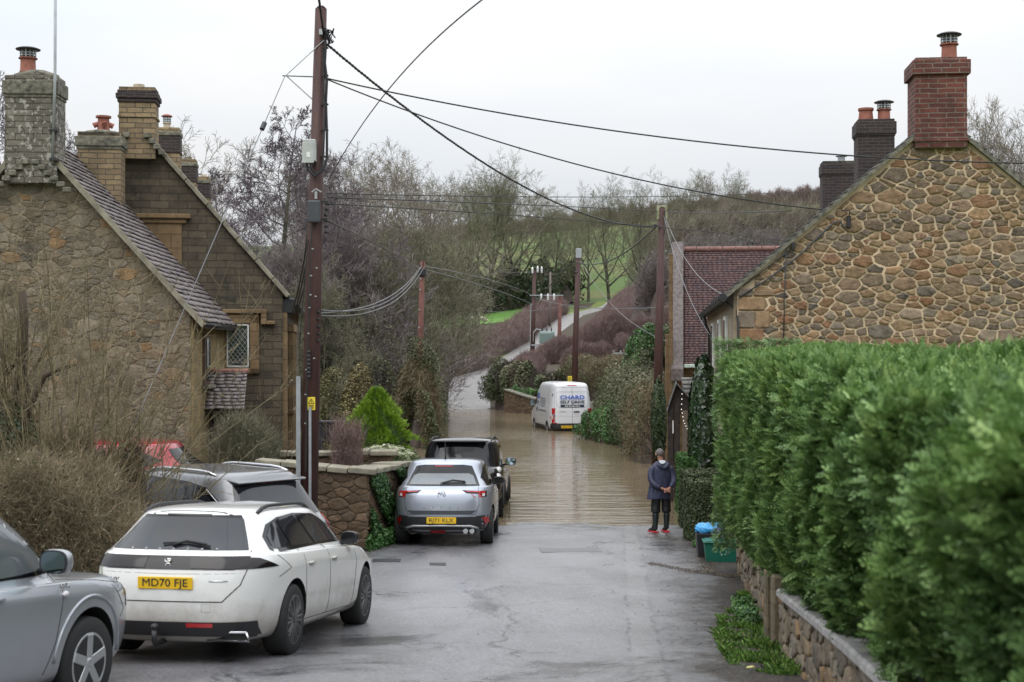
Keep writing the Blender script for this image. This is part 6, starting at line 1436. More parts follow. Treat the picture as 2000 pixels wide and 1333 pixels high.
for v in bm.verts:
    x, y, z = v.co; low = -.62 if y < .1 else (-.62+.95*min(1, (y-.1)/.35)); z = max(z, low+.02+(.06*math.sin(9*x))); n_ = 1+.02*math.sin(22*x)*math.cos(19*z)
    v.co = Vector((x*.083*n_, y*.102*n_-.010, z*.090*n_+.022))+c
me = bpy.data.meshes.new('hair'); bm.to_mesh(me); bm.free(); link('hair', me, M_HAIR, pe, smooth=True)
# trousers
T_ = [((0, -.005, .90), (.185, .14), None), ((0, 0, 1.0), (.17, .12), 0)]
for s_ in (-1, 1):
    n0 = len(T_); T_ += [((s_*.095, -.005, .80), (.125, .12), 0), ((s_*.105, .0, .66), (.108, .105), n0), ((s_*.112, .015, .52), (.102, .10), n0+1), ((s_*.115, .0, .44), (.108, .106), n0+2), ((s_*.116, -.0, .38), (.086, .086), n0+3)]
skin_mesh('trousers', T_, M_TROUS, pe, 2)
# boots
for s_, tw in ((-1, .12), (1, -.02)):
    a = s_*.118; fx = (-.05 if s_ < 0 else -.01)
    skin_mesh('boot', [((a, -.005, .10), (.060, .064), None), ((a, .0, .25), (.066, .072), 0), ((a, .0, .42), (.074, .078), 1), ((a, -.035, .055), (.046, .040), 0), ((a+fx, .06, .055), (.05, .042), 0), ((a+fx*1.6, .15, .045), (.045, .032), 4)], M_BOOT, pe, 2)
    m = MB(); pts = [(-.045, -.08), (.045, -.08), (.052, .0), (.056, .10), (.045, .18), (.0, .205), (-.045, .18), (-.056, .10), (-.052, 0)]
    m.prism([(a+x+fx*max(0, (y+.05))*6, y) for x, y in pts], .0, .032, plane='XY'); m.build('boot_sole', M_SOLE, pe, bevel=.006)
# jacket: lofted torso with flared hem, then sleeves
def loft(name, rings, mat, parent, n=28, seed=1, wob=.010, closed=False):
    V = []; F = []; rr = random.Random(seed); ph = [rr.uniform(0, 6) for _ in range(8)]
    for i, (cx, cy, z, rx, ry) in enumerate(rings):
        for k in range(n):
            a = 2*math.pi*k/n; w_ = 1+wob*5*math.sin(3*a+ph[0]+z*4)+wob*4*math.sin(7*a+ph[1]+z*13)
            V.append((cx+rx*w_*math.copysign(abs(math.cos(a))**.85, math.cos(a)), cy+ry*w_*math.sin(a), z+.006*math.sin(2*a+ph[2])))
    for i in range(len(rings)-1):
        for k in range(n): F.append((i*n+k, i*n+(k+1) % n, (i+1)*n+(k+1) % n, (i+1)*n+k))
    m = MB(); m.add(V, F); o = m.build(name, mat, parent, smooth=True); o.modifiers.new('s', 'SOLIDIFY').thickness = .008; o.modifiers.new('u', 'SUBSURF').levels = 1; bake(o); return o
loft('jacket', [(-.06, -.01, .685, .245, .18), (-.05, -.01, .76, .24, .178), (-.03, -.01, .90, .226, .170), (-.005, -.01, 1.05, .215, .162), (0, -.012, 1.2, .222, .155), (0, -.012, 1.31, .225, .14), (0, -.01, 1.38, .195, .115), (0, 0, 1.425, .125, .09), (0, .01, 1.455, .08, .075)], M_JACKET, pe)
for s_ in (-1, 1):
    skin_mesh('sleeve', [((s_*.150, -.01, 1.345), (.080, .085), None), ((s_*.205, -.02, 1.26), (.082, .085), 0), ((s_*.235, -.05, 1.15), (.074, .078), 1), ((s_*.238, -.10, 1.05), (.072, .074), 2), ((s_*.18, -.175, .985), (.062, .062), 3), ((s_*.10+.02, -.225, .925), (.052, .052), 4)], M_JACKET, pe, 2)
m = MB(); m.box((-.215, -.06, .86), (.02, .16, .15), R(12)); m.box((-.222, -.06, .945), (.024, .17, .03), R(12)); m.build('pocket_flap', M_JACKET, pe, bevel=.006)
bm = bmesh.new(); bmesh.ops.create_uvsphere(bm, u_segments=24, v_segments=14, radius=1)
for v in bm.verts:
    x, y, z = v.co; v.co = Vector((x*.135*(1+.1*z), y*.075-.10+.05*z-.04*abs(x), z*.075+1.405-.05*(1-abs(x))*(y < 0)))
me = bpy.data.meshes.new('hood'); bm.to_mesh(me); bm.free(); link('hood', me, M_JACKET, pe, smooth=True)
m = MB(); V = [(-.09, -.11, 1.455), (0.0, -.155, 1.435), (.075, -.12, 1.462), (.05, -.07, 1.485), (0, -.058, 1.488), (-.07, -.065, 1.485), (-.035, -.175, 1.40), (.03, -.165, 1.42)]
m.add(V, [(0, 6, 7, 1), (0, 1, 4, 5), (1, 2, 3, 4), (1, 7, 2)]); o = m.build('hood_lining', M_LINING, pe, smooth=True); o.modifiers.new('s', 'SOLIDIFY').thickness = .02; o.modifiers.new('u', 'SUBSURF').levels = 2; bake(o)
# ---------------------------------------------------------------- plant toolkit
def mat_leaf(name, stops, rough=.55, trans=.0, spec=.4):
    n = N(name); a = n.n('Attribute', attribute_name='tint')
    n.set(n.ramp(a.outputs['Fac'], stops), rough, spec=spec); return n.m
def mat_bark(name, c0, c1, sc=2.5):
    n = N(name); g = n.n('NewGeometry'); f = n.math('ADD', n.math('MULTIPLY', n.noise(sc, 5, .7), .6), n.math('MULTIPLY', g.outputs['Random Per Island'], .4)); n.set(n.ramp(f, [(.3, c0), (.7, c1)]), .9); return n.m
M_BARKP = mat_bark('purple_grey_twigs', (.125, .105, .100), (.27, .232, .225)); M_BARKB = mat_bark('grey_brown_twigs', (.14, .12, .092), (.29, .255, .20))
M_BARKG = mat_bark('lichened_green_twigs', (.10, .098, .060), (.23, .22, .145)); M_BARKY = mat_bark('olive_twigs', (.12, .105, .045), (.21, .18, .08))
M_BARKR = mat_bark('red_brown_hedge_twigs', (.13, .085, .078), (.29, .205, .185)); M_BARKD = mat_bark('dark_twigs', (.035, .026, .02), (.085, .062, .045))
M_STRAW = mat_bark('dry_straw_twigs', (.10, .078, .045), (.34, .27, .17)); M_HAZEL = mat_bark('hazel_stems', (.10, .083, .045), (.27, .225, .13), 1.5)
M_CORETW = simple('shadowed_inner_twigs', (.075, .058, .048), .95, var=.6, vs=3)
M_IVY = mat_leaf('ivy_leaf', [(0, (.010, .020, .008)), (.5, (.028, .050, .018)), (1, (.075, .105, .045))], .4)
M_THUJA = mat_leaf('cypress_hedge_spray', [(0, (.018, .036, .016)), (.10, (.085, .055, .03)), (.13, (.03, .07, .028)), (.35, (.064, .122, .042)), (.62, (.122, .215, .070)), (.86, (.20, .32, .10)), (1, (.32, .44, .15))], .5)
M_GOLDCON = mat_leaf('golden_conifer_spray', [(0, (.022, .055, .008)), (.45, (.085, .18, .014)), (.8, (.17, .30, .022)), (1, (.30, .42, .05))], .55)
M_VARI = mat_leaf('variegated_leaf', [(0, (.04, .075, .02)), (.5, (.16, .20, .09)), (.8, (.42, .44, .28)), (1, (.60, .60, .45))], .5)
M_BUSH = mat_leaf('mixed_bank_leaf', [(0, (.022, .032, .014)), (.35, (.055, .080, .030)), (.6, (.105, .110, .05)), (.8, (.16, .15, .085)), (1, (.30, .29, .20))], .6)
M_OLIVE = mat_leaf('olive_evergreen_leaf', [(0, (.03, .035, .012)), (.5, (.11, .105, .035)), (.85, (.17, .13, .05)), (1, (.28, .24, .10))], .5)
M_BRAMBLE = mat_leaf('fresh_bramble_leaf', [(0, (.014, .045, .010)), (.5, (.045, .12, .028)), (1, (.12, .23, .06))], .45)
M_BOX = mat_leaf('clipped_box_leaf', [(0, (.016, .026, .010)), (.5, (.045, .065, .025)), (1, (.10, .12, .05))], .5)
M_LAUREL = mat_leaf('glossy_laurel_leaf', [(0, (.010, .024, .010)), (.6, (.026, .055, .020)), (1, (.08, .12, .06))], .25, spec=.6)
M_GRASSB = mat_leaf('verge_grass_blade', [(0, (.035, .08, .012)), (.5, (.085, .18, .025)), (.9, (.14, .26, .04)), (1, (.30, .30, .12))], .6)
M_RUST = mat_leaf('dry_rust_leaf', [(0, (.06, .025, .012)), (.6, (.14, .06, .03)), (1, (.22, .12, .06))], .7)

def prisms(P0, P1, R0, R1):
    """three-sided sticks as arrays"""
    P0 = np.asarray(P0, float); P1 = np.asarray(P1, float); n = len(P0); D = P1-P0; D /= np.linalg.norm(D, axis=1, keepdims=True)+1e-9
    up = np.where(np.abs(D[:, 2:3]) < .9, np.array([[0, 0, 1.]]), np.array([[1., 0, 0]])); A = np.cross(D, up); A /= np.linalg.norm(A, axis=1, keepdims=True)+1e-9; B = np.cross(A, D)
    V = np.zeros((n, 6, 3))
    for k in range(3):
        c, s_ = math.cos(k*2.0944), math.sin(k*2.0944); o = A*c+B*s_
        V[:, k] = P0+o*np.asarray(R0)[:, None]; V[:, 3+k] = P1+o*np.asarray(R1)[:, None]
    base = (np.arange(n)*6)[:, None]; F = np.concatenate([base+np.array([[k, (k+1) % 3, 3+(k+1) % 3, 3+k]]) for k in range(3)], 0)
    return V.reshape(-1, 3), F
def unit(v): return v/(np.linalg.norm(v, axis=-1, keepdims=True)+1e-9)
def leaves(C, Nrm, size, asp=.6, rng=NR, jitter=.7):
    """diamond leaves, centres C, preferred normals Nrm"""
    n = len(C); Nn = unit(Nrm+rng.normal(0, jitter, (n, 3))); t = unit(np.cross(Nn, unit(rng.normal(0, 1, (n, 3))))); b = np.cross(Nn, t); s_ = (np.asarray(size)*np.ones(n))[:, None]
    V = np.stack([C+t*s_, C+b*s_*asp+Nn*s_*.12, C-t*s_*.9, C-b*s_*asp+Nn*s_*.12], 1); F = (np.arange(n)*4)[:, None]+np.arange(4)[None]
    return V.reshape(-1, 3), F
def sprays(C, D, size, rng=NR, nl=4, droop=.2, wid=.16, ll=.5):
    """flat feathery conifer sprays: a midrib with paired leaflets; returns quads"""
    n = len(C); D = unit(D); side = unit(np.cross(D, unit(rng.normal(0, 1, (n, 3))+np.array([0, 0, .6])))); up = np.cross(side, D); s_ = (np.asarray(size)*np.ones(n))[:, None]; out = []
    for k in range(nl+1):
        t = k/nl; o = C+D*s_*t*.9-up*s_*droop*t*t
        for sd in ((-1, 1) if k < nl else (0,)):
            dd = unit(D*(.75 if sd else 1)+side*sd*.75+rng.normal(0, .12, (n, 3))); l = s_*(ll*(1-t*.55)) ; w = np.cross(dd, up)*s_*wid*.5
            out.append(np.stack([o-w*.3, o+dd*l*.5-w, o+dd*l, o+dd*l*.5+w], 1))
    V = np.concatenate(out, 0); m = len(out); F = (np.arange(n*m)*4)[:, None]+np.arange(4)[None]; return V.reshape(-1, 3), F, m

def tree_mesh(seed, h=18, r=.35, limbs=9, spread=.9, clear=.22, form='round', rmin=.02, dens=1.0, droop=.0, multi=1):
    rr = random.Random(seed); S0 = []; S1 = []; A0 = []; A1 = []
    def seg(p, q, a, b): S0.append(p[:]); S1.append(q[:]); A0.append(a); A1.append(b)
    def branch(p, d, L, ra, lev, maxl):
        n = 5 if lev == 0 else (4 if lev < maxl-1 else (3 if lev < maxl else 2)); cur = p.copy(); dd = d.normalized(); step = L/n; pts = []
        for i in range(n):
            w = .16+.06*lev; dd = (dd+Vector((rr.uniform(-w, w), rr.uniform(-w, w), rr.uniform(-w, w)+(.07 if form != 'tier' else .03)-droop*.1*lev))).normalized(); q = cur+dd*step
            ra0 = max(rmin*.7, ra*(1-.75*i/n)); ra1 = max(rmin*.5, ra*(1-.75*(i+1)/n)); seg(cur, q, ra0, ra1); cur = q; pts.append((q.copy(), dd.copy(), ra1))
        if lev >= maxl: return
        kids = int(round((7, 8, 7, 6)[min(lev, 3)]*dens))
        for k in range(kids):
            t = .22+.78*(k+rr.random()*.8)/kids; i = min(n-1, int(t*n)); q, qd, qr = pts[i]; f = t*n-i; base = pts[i-1][0].lerp(q, f) if i > 0 else p.lerp(q, f)
            s_ = Vector((rr.gauss(0, 1), rr.gauss(0, 1), rr.gauss(0, .7)+.15)); s_ = (s_-qd*s_.dot(qd)).normalized(); nd = (qd*rr.uniform(.45, .9)+s_*rr.uniform(.6, 1)).normalized()
            branch(base, nd, L*rr.uniform(.36, .62)*(1.15-.5*t), max(rmin, qr*.62), lev+1, maxl)
    for m_ in range(multi):
        lean = Vector((rr.uniform(-.06, .06), rr.uniform(-.06, .06), 1)) if multi == 1 else Vector((rr.uniform(-.35, .35), rr.uniform(-.35, .35), 1)); lean.normalize()
        top = h*(.62 if form == 'round' else .97); n = 12; cur = Vector((rr.uniform(-.1, .1)*(multi > 1)*4, rr.uniform(-.1, .1)*(multi > 1)*4, -.3)); tp = [cur.copy()]; d = lean.copy(); rad = [r*1.25]
        for i in range(n):
            d = (d+Vector((rr.uniform(-.05, .05), rr.uniform(-.05, .05), .03))).normalized(); q = cur+d*top/n; a = r*(1-.70*i/n)*(1.3 if i == 0 else 1); b = r*(1-.70*(i+1)/n)
            if form != 'round': a = r*(1-.93*i/n); b = r*(1-.93*(i+1)/n)
            seg(cur, q, max(a, rmin), max(b, rmin)); cur = q; tp.append(q.copy()); rad.append(b)
        nl = int(limbs*(1.6 if form == 'tier' else 1))
        for k in range(nl):
            t = clear+(1-clear)*(k+.5)/nl; i = min(n-1, int(t*n)); p = tp[i].lerp(tp[i+1], t*n-i); az0 = k*2.4+rr.uniform(-.5, .5)
            if form == 'round':
                el = .35+.95*t**1.3; L = h*spread*.5*(1.05-.35*t) if t < .98 else h*.4
            else:
                el = .12+.55*t; L = h*spread*.42*(1-t)**.75+.6
            branch(p, Vector((math.cos(az0)*math.cos(el), math.sin(az0)*math.cos(el), math.sin(el))), L*rr.uniform(.8, 1.15), max(rmin*1.6, rad[i]*(.55 if form == 'round' else .35)), 0, 3 if form == 'round' else 3)
        if form == 'round':
            for k in range(3): a_ = rr.uniform(0, 6.28); branch(tp[-1], Vector((math.cos(a_)*.35, math.sin(a_)*.35, 1)), h*.38, rad[-1], 0, 3)
    return np.array(S0), np.array(S1), np.array(A0), np.array(A1)
def split_tree(data, cut):
    """trunk and limbs (thick) / crown of branches and twigs (thin) as two meshes"""
    S0, S1, A0, A1 = data; k = A0 > cut
    return [prisms(S0[m_], S1[m_], A0[m_], A1[m_]) for m_ in (k, ~k)]
TV = {}
M_TRUNK = mat_bark('dark_mossy_trunk_bark', (.05, .048, .034), (.12, .115, .08))
def tree_variant(key, mat, **kw):
    d = tree_mesh(**kw); cut = kw.get('r', .3)*.28; (Va, Fa), (Vb, Fb) = split_tree(d, cut)
    a = npmesh('trunk', Va, Fa, None, smooth=True); b = npmesh('crown', Vb, Fb, None); a.materials.append(M_TRUNK); b.materials.append(mat)
    TV[key] = (a, b, kw['h']); return len(Fa)+len(Fb)
def put_tree(key, x, y, htop, rz, label, group, wid=1.0, name='bare_tree', z=None, cat='tree'):
    a, b, h = TV[key]; z = H(x, y) if z is None else z; s_ = (htop-z)/h; e = empty(name, (x, y, z), rz, label, cat, group); e.scale = (s_*wid, s_*wid, s_)
    for me, nm in ((a, 'trunk'), (b, 'crown')):
        o = bpy.data.objects.new(nm, me); COL.objects.link(o); o.parent = e
    return e
tree_variant('ash', M_BARKB, seed=3, h=20, r=.36, limbs=12, spread=1.15, clear=.2, rmin=.021, dens=.92)
tree_variant('oak', M_BARKG, seed=9, h=20, r=.50, limbs=13, spread=1.35, clear=.18, rmin=.021, dens=.82)
tree_variant('ivytree', M_BARKG, seed=15, h=20, r=.48, limbs=12, spread=1.3, clear=.20, rmin=.021, dens=.82)
tree_variant('slim', M_BARKB, seed=21, h=18, r=.22, limbs=10, spread=.7, clear=.25, rmin=.02)
tree_variant('alder', mat_bark('dark_purple_alder_twigs', (.065, .050, .058), (.17, .135, .155)), seed=33, h=15, r=.27, limbs=15, spread=1.15, clear=.12, form='tier', rmin=.014, dens=.95)
tree_variant('thicket', M_BARKP, seed=41, h=8, r=.11, limbs=9, spread=1.15, clear=.06, rmin=.010, multi=3, dens=.9)
tree_variant('scrub', M_BARKG, seed=47, h=8, r=.10, limbs=9, spread=1.2, clear=.05, rmin=.010, multi=3, dens=.9)
tree_variant('near', M_BARKB, seed=53, h=14, r=.22, limbs=11, spread=1.05, clear=.12, rmin=.012)
G1 = 'bare trees along the hillside'; G2 = 'bare trees on the left bank'; G3 = 'bare trees of the wood on the right hill'
for (k, px, pt, Y, rz, w, lab, g_) in (
    ('alder', 530, 203, 66, .3, 1.05, 'tall purple-grey alder with tiered branches left of the nearest pole', G2),
    ('alder', 455, 330, 78, 2.0, 1.15, 'shorter alder rising just behind the dark cottage coping', G2),
    ('slim', 405, 292, 120, 1.2, 1.1, 'pale slender bare tree above the row of small chimneys', G2),
    ('thicket', 610, 322, 84, 1.5, .85, 'bare tree standing directly behind the nearest pole', G2),
    ('near', 655, 330, 92, 2.9, .9, 'bare tree just right of the nearest pole, the first of the tall ones', G2),
    ('near', 715, 306, 98, 0, .95, 'tallest pale bare tree between the two nearest poles', G2),
    ('near', 775, 318, 104, 1.1, 1.0, 'bare spreading tree left of the slim red-brown pole', G2),
    ('near', 838, 352, 112, 2.2, 1.0, 'bare tree above the slim red-brown pole', G2),
    ('thicket', 700, 440, 66, .4, 1.1, 'purple twiggy alder thicket right of the nearest pole cover box', G2),
    ('thicket', 570, 480, 62, 1.9, 1.0, 'twiggy thicket between the dark cottage and the nearest pole', G2),
    ('scrub', 790, 455, 72, 3.0, 1.1, 'greenish scrub tree behind the slim red-brown pole', G2),
    ('scrub', 640, 545, 60, .9, .9, 'low scrub tree behind the garden between the poles', G2),
    ('thicket', 520, 500, 72, 4.0, 1.0, 'low purple thicket under the tall tiered alder', G2),
    ('scrub', 745, 520, 66, 5.0, 1.0, 'low lichened scrub tree above the golden conifer', G2),
    ('scrub', 868, 500, 96, 2.5, .8, 'scrub tree at the right end of the left bank', G2),
    ('ivytree', 905, 362, 258, .5, .85, 'bare ivied tree at the left end of the row below the green field', G1),
    ('oak', 957, 352, 262, 1.9, .85, 'second bare ivied tree in the row below the green field', G1),
    ('ivytree', 1012, 342, 268, 3.3, .95, 'tallest bare ivied tree in the middle row, above the transformer', G1),
    ('slim', 1062, 378, 290, .2, 1.3, 'bare tree between the transformer and the pole behind the van', G1),
    ('oak', 1120, 420, 300, 2.8, 1.0, 'smaller bare tree directly above the pole behind the van', G1),
    ('ivytree', 1190, 372, 246, 4.5, .8, 'left of the pair of ivied trees beside the pole behind the man', G1),
    ('oak', 1248, 380, 240, .8, .75, 'right of the pair of ivied trees beside the pole behind the man', G1),
    ('ash', 872, 372, 300, 1.0, 1.0, 'bare tree at the skyline behind the left end of the row', G1),
    ('ash', 932, 360, 320, 2.0, 1.0, 'skyline ash behind the second ivied tree', G1),
    ('ash', 985, 368, 330, 3.0, 1.0, 'skyline ash behind the gap of the middle row', G1),
    ('slim', 1096, 400, 380, 4.0, 1.0, 'small thin skyline tree left of the gap in the far trees', G1),
    ('slim', 1140, 412, 385, 5.0, .9, 'smallest thin skyline tree above the gap in the far trees', G1),
    ('ash', 1218, 392, 330, .3, .9, 'skyline ash behind the pair of ivied trees', G1),
    ('oak', 1335, 372, 300, 1.4, .9, 'first bare oak right of the pole behind the man', G3),
    ('ash', 1385, 346, 305, 2.4, 1.1, 'highest bare tree of the wood above the purple roof', G3),
    ('oak', 1432, 352, 310, 3.4, .9, 'broad bare oak above the middle of the purple roof', G3),
    ('ash', 1478, 378, 315, 4.4, .9, 'bare tree above the right part of the purple roof', G3),
    ('oak', 1520, 408, 330, 5.4, .8, 'last bare tree before the rubble gable verge', G3),
    ('ash', 1300, 430, 280, 1.7, .8, 'lower bare tree behind the pole behind the man', G3),
    ('oak', 1360, 430, 270, 2.9, .8, 'lower bare oak just above the purple roof ridge', G3),
    ('ash', 1450, 440, 280, .9, .9, 'low dense tree over the purple ridge tiles', G3),
    ('oak', 1310, 372, 292, 3.9, .8, 'bare oak just right of the pole behind the man, at the wood edge', G3),
    ('ash', 1410, 392, 285, 5.5, .9, 'mid-height bare tree in the middle of the wood above the purple roof', G3),
    ('oak', 1500, 420, 290, .2, .9, 'low spreading oak where the wood meets the rubble gable', G3),
    ('ivytree', 1080, 400, 275, 1.2, .8, 'ivied tree standing on the green hillside right of the transformer', G1),
    ('oak', 1150, 395, 265, 3.7, .75, 'spreading oak on the green hillside between the two dark poles', G1),
    ('alder', -6, 132, 62, 1.0, .9, 'dark bare tree at the left edge behind the grey brick chimney', G2),
    ('alder', 132, 205, 68, 2.6, .55, 'bare tree glimpsed between the grey brick chimney and the buff chimney', G2),
    ('near', 1925, 228, 62, .7, .75, 'bare tree right of the red brick chimney', 'bare trees behind the right cottage'),
    ('near', 1992, 238, 64, 2.7, .8, 'bare tree cut by the right edge behind the gable', 'bare trees behind the right cottage')):
    x = ax(px, Y); put_tree(k, x, Y, az(pt, Y), rz, lab, g_, w)

# twiggy hedgerows
AMP = {'bank_shrub': 2.1, 'ivy_bush': 1.8, 'thicket': 1.8, 'bramble': 2.0}
def hedge_line(name, pts, h0, w, n, rad, tl, mat, label, group=None, core=None, leafmat=None, nleaf=0, ls=.1, seed=1, top=None, cat='hedge', updir=.9, kind=None):
    """pts: (x,y[,height factor]) line; fills a hedge volume with fine twigs over a dark humped core"""
    rng = np.random.default_rng(seed); P = np.array([(p[0], p[1], p[2] if len(p) > 2 else 1) for p in pts], float); d = np.r_[0, np.cumsum(np.hypot(np.diff(P[:, 0]), np.diff(P[:, 1])))]; am = AMP.get(name, 1)
    def at_(s_): return np.interp(s_, d, P[:, 0]), np.interp(s_, d, P[:, 1]), np.interp(s_, d, P[:, 2])
    s_ = rng.uniform(0, d[-1], n); x, y, hf = at_(s_); bump_ = 1+am*.13*np.sin(s_*.9+seed)+am*.09*np.sin(s_*2.3+2*seed); th = rng.uniform(0, math.pi, n); q = rng.uniform(.55, 1, n)**.5
    hh = h0*hf*bump_; tx, ty, _ = at_(np.minimum(s_+.5, d[-1])); t0x, t0y, _ = at_(np.maximum(s_-.5, 0)); tg = unit(np.stack([tx-t0x, ty-t0y], 1)); nx, ny = tg[:, 1], -tg[:, 0]
    ox = np.cos(th)*q*w/2; oz = np.sin(th)**.6*q*hh; X = x+nx*ox; Y = y+ny*ox; Z0 = hgt(X, Y) if top is None else np.interp(Y, *top); C = np.stack([X, Y, Z0+oz], 1)
    D = unit(np.stack([nx*np.cos(th)*.6, ny*np.cos(th)*.6, np.full(n, updir)], 1)+rng.normal(0, .42 if am == 1 else .6, (n, 3))); L = tl*rng.uniform(.5, 1.3, n)[:, None]; C0 = C-D*L*.6
    V, F = prisms(C0, C0+D*L, np.full(n, rad), np.full(n, rad*.45))
    e = empty(name, (P[0, 0], P[0, 1], H(P[0, 0], P[0, 1])), 0, label, cat, group); off = np.array(e.location)
    if kind: e['kind'] = kind
    npmesh('twigs', V-off, F, mat, e)
    ns = max(2, int(d[-1]/.8)); ss = np.linspace(0, d[-1], ns+1); V = []; K = 9
    for i, s1 in enumerate(ss):
        cx, cy, f = at_(s1); ax_, ay_, _ = at_(min(s1+.5, d[-1])); bx2, by2, _ = at_(max(s1-.5, 0)); t = Vector((ax_-bx2, ay_-by2)).normalized(); hb = h0*f*(1+am*.13*math.sin(s1*.9+seed)+am*.09*math.sin(s1*2.3+2*seed))*.80; ed = min(s1, d[-1]-s1)/(w*.5); endk = max(.02, min(1, ed))**.5
        for k in range(K):
            a = math.pi*k/(K-1); o_ = math.cos(a)*w/2*.80*(.05+.95*endk)*(1+.12*math.sin(s1*3+k*2)); X1, Y1 = cx+t.y*o_, cy-t.x*o_; V.append((X1, Y1, (H(X1, Y1) if top is None else float(np.interp(Y1, *top)))-1.6*(k in (0, K-1))-.3+(math.sin(a)**.6*hb+.3)*endk*(1+.06*math.sin(s1*5+k))))
    F = [(i*K+k, i*K+k+1, (i+1)*K+k+1, (i+1)*K+k) for i in range(ns) for k in range(K-1)]
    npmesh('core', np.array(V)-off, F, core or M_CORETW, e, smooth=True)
    if nleaf:
        s_ = rng.uniform(0, d[-1], nleaf); x, y, hf = at_(s_); th = rng.uniform(0, math.pi, nleaf); tx, ty, _ = at_(np.minimum(s_+.5, d[-1])); t0x, t0y, _ = at_(np.maximum(s_-.5, 0)); tg = unit(np.stack([tx-t0x, ty-t0y], 1)); nx, ny = tg[:, 1], -tg[:, 0]
        hh = h0*hf*(1+am*.13*np.sin(s_*.9+seed)+am*.09*np.sin(s_*2.3+2*seed)); r_ = (1-.22*am*rng.random(nleaf)**1.6+.05)*(1+.08*am*np.sin(s_*4+th*5)); ox = np.cos(th)*r_*w/2; oz = np.sin(th)**.6*r_*hh*.97; X = x+nx*ox; Y = y+ny*ox
        C = np.stack([X, Y, (hgt(X, Y) if top is None else np.interp(Y, *top))+oz], 1); Nn = np.stack([nx*np.cos(th), ny*np.cos(th), np.sin(th)], 1); V, F = leaves(C, Nn, ls*rng.uniform(.6, 1.3, nleaf), rng=rng)
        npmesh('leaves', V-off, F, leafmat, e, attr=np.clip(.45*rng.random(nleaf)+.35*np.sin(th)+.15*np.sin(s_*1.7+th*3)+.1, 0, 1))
    return e
def LX(Y): return float(np.interp(Y, [p[0] for p in LANE], [p[1] for p in LANE]))
HG = 'winter hedgerows along the lane'
hedge_line('hedgerow', [(-6.9, 97), (-7.0, 104), (-6.8, 112), (-5.4, 119), (-3.5, 126), (-2.3, 131)], 2.3, 2.8, 16000, .011, .75, M_BARKR, 'reddish winter hedge left of the flooded lane bend', HG, seed=2)
hedge_line('hedgerow', [(-14, 122), (-9, 128), (-5.5, 136), (-2.2, 148), (.5, 162), (2.2, 178), (4.4, 196), (7.0, 212)], 2.9, 3.2, 26000, .015, .95, M_BARKR, 'long dark hedge climbing left of the farm lane below the sheep', HG, seed=4)
hedge_line('hedgerow', [(.6, 108), (1.0, 114), (1.9, 121)], 1.7, 2.2, 7000, .012, .7, M_BARKR, 'reddish hedge right of the lane behind the ivy bush', HG, seed=6)
hedge_line('hedgerow', [(2.7, 131, .42), (4.8, 132, .70), (7.2, 133, .95), (9.6, 134, 1.1), (14, 134, 1.15), (20, 135, 1.2)], 3.4, 3.6, 30000, .014, 1.0, M_BARKR, 'long brown hedge mass right of the farm lane behind the van pole', HG, seed=8)
hedge_line('hedgerow', [(9.5, 127), (13, 128), (17, 129)], 2.6, 2.6, 9000, .012, .8, M_BARKR, 'nearer red-brown hedge right of the field gate', HG, seed=10)
hedge_line('hedgerow', [(4.6, 119), (6.5, 120), (8.0, 121)], 2.0, 2.6, 8000, .012, .8, M_BARKR, 'low brown hedge left of the pale field gate', HG, seed=12)
hedge_line('hedgerow', [(11, 172, .3), (14, 190, .5), (17, 210, .8), (21, 232, 1)], 3.4, 4, 16000, .018, 1.2, M_BARKR, 'far brown hedge closing the top of the farm lane', HG, seed=13)
hedge_line('thicket', [(17, 172), (22, 176), (29, 184), (36, 194)], 7.5, 8, 30000, .018, 1.6, M_BARKP, 'tall scrub thicket on the slope right of the lane', None, seed=14, leafmat=M_IVY, nleaf=3500, ls=.18, cat='thicket')
hedge_line('thicket', [(-40, 262), (-26, 262), (-14, 264), (-5, 266), (3, 268), (11, 262)], 6.5, 8, 16000, .03, 1.8, M_BARKG, 'dark ivied undergrowth at the foot of the hillside trees', None, seed=16, leafmat=M_IVY, nleaf=22000, ls=.30, cat='thicket')
hedge_line('hedgerow', [(-60, 402), (-20, 404), (20, 404), (60, 402), (110, 398)], 4.6, 6, 24000, .04, 2.2, M_BARKR, 'brown skyline hedge along the top of the green hillside', HG, seed=18)
hedge_line('thicket', [(24, 262), (36, 268), (48, 276), (62, 286), (80, 300)], 12, 13, 34000, .030, 3.2, M_BARKB, 'dense twiggy wood edge above the purple tiled roof', None, seed=20, cat='thicket')
hedge_line('thicket', [(-34, 118), (-24, 114), (-15, 112), (-9.5, 114)], 5.0, 7, 20000, .016, 1.3, M_BARKP, 'purple-brown thicket behind the slim red-brown pole wires', None, seed=22, cat='thicket')
hedge_line('thicket', [(-24, 84), (-17, 82), (-11, 82), (-7, 84)], 4.5, 5, 20000, .011, .9, M_BARKG, 'low tangled thicket on the bank behind the garden', None, seed=24, leafmat=M_IVY, nleaf=5000, ls=.12, cat='thicket')
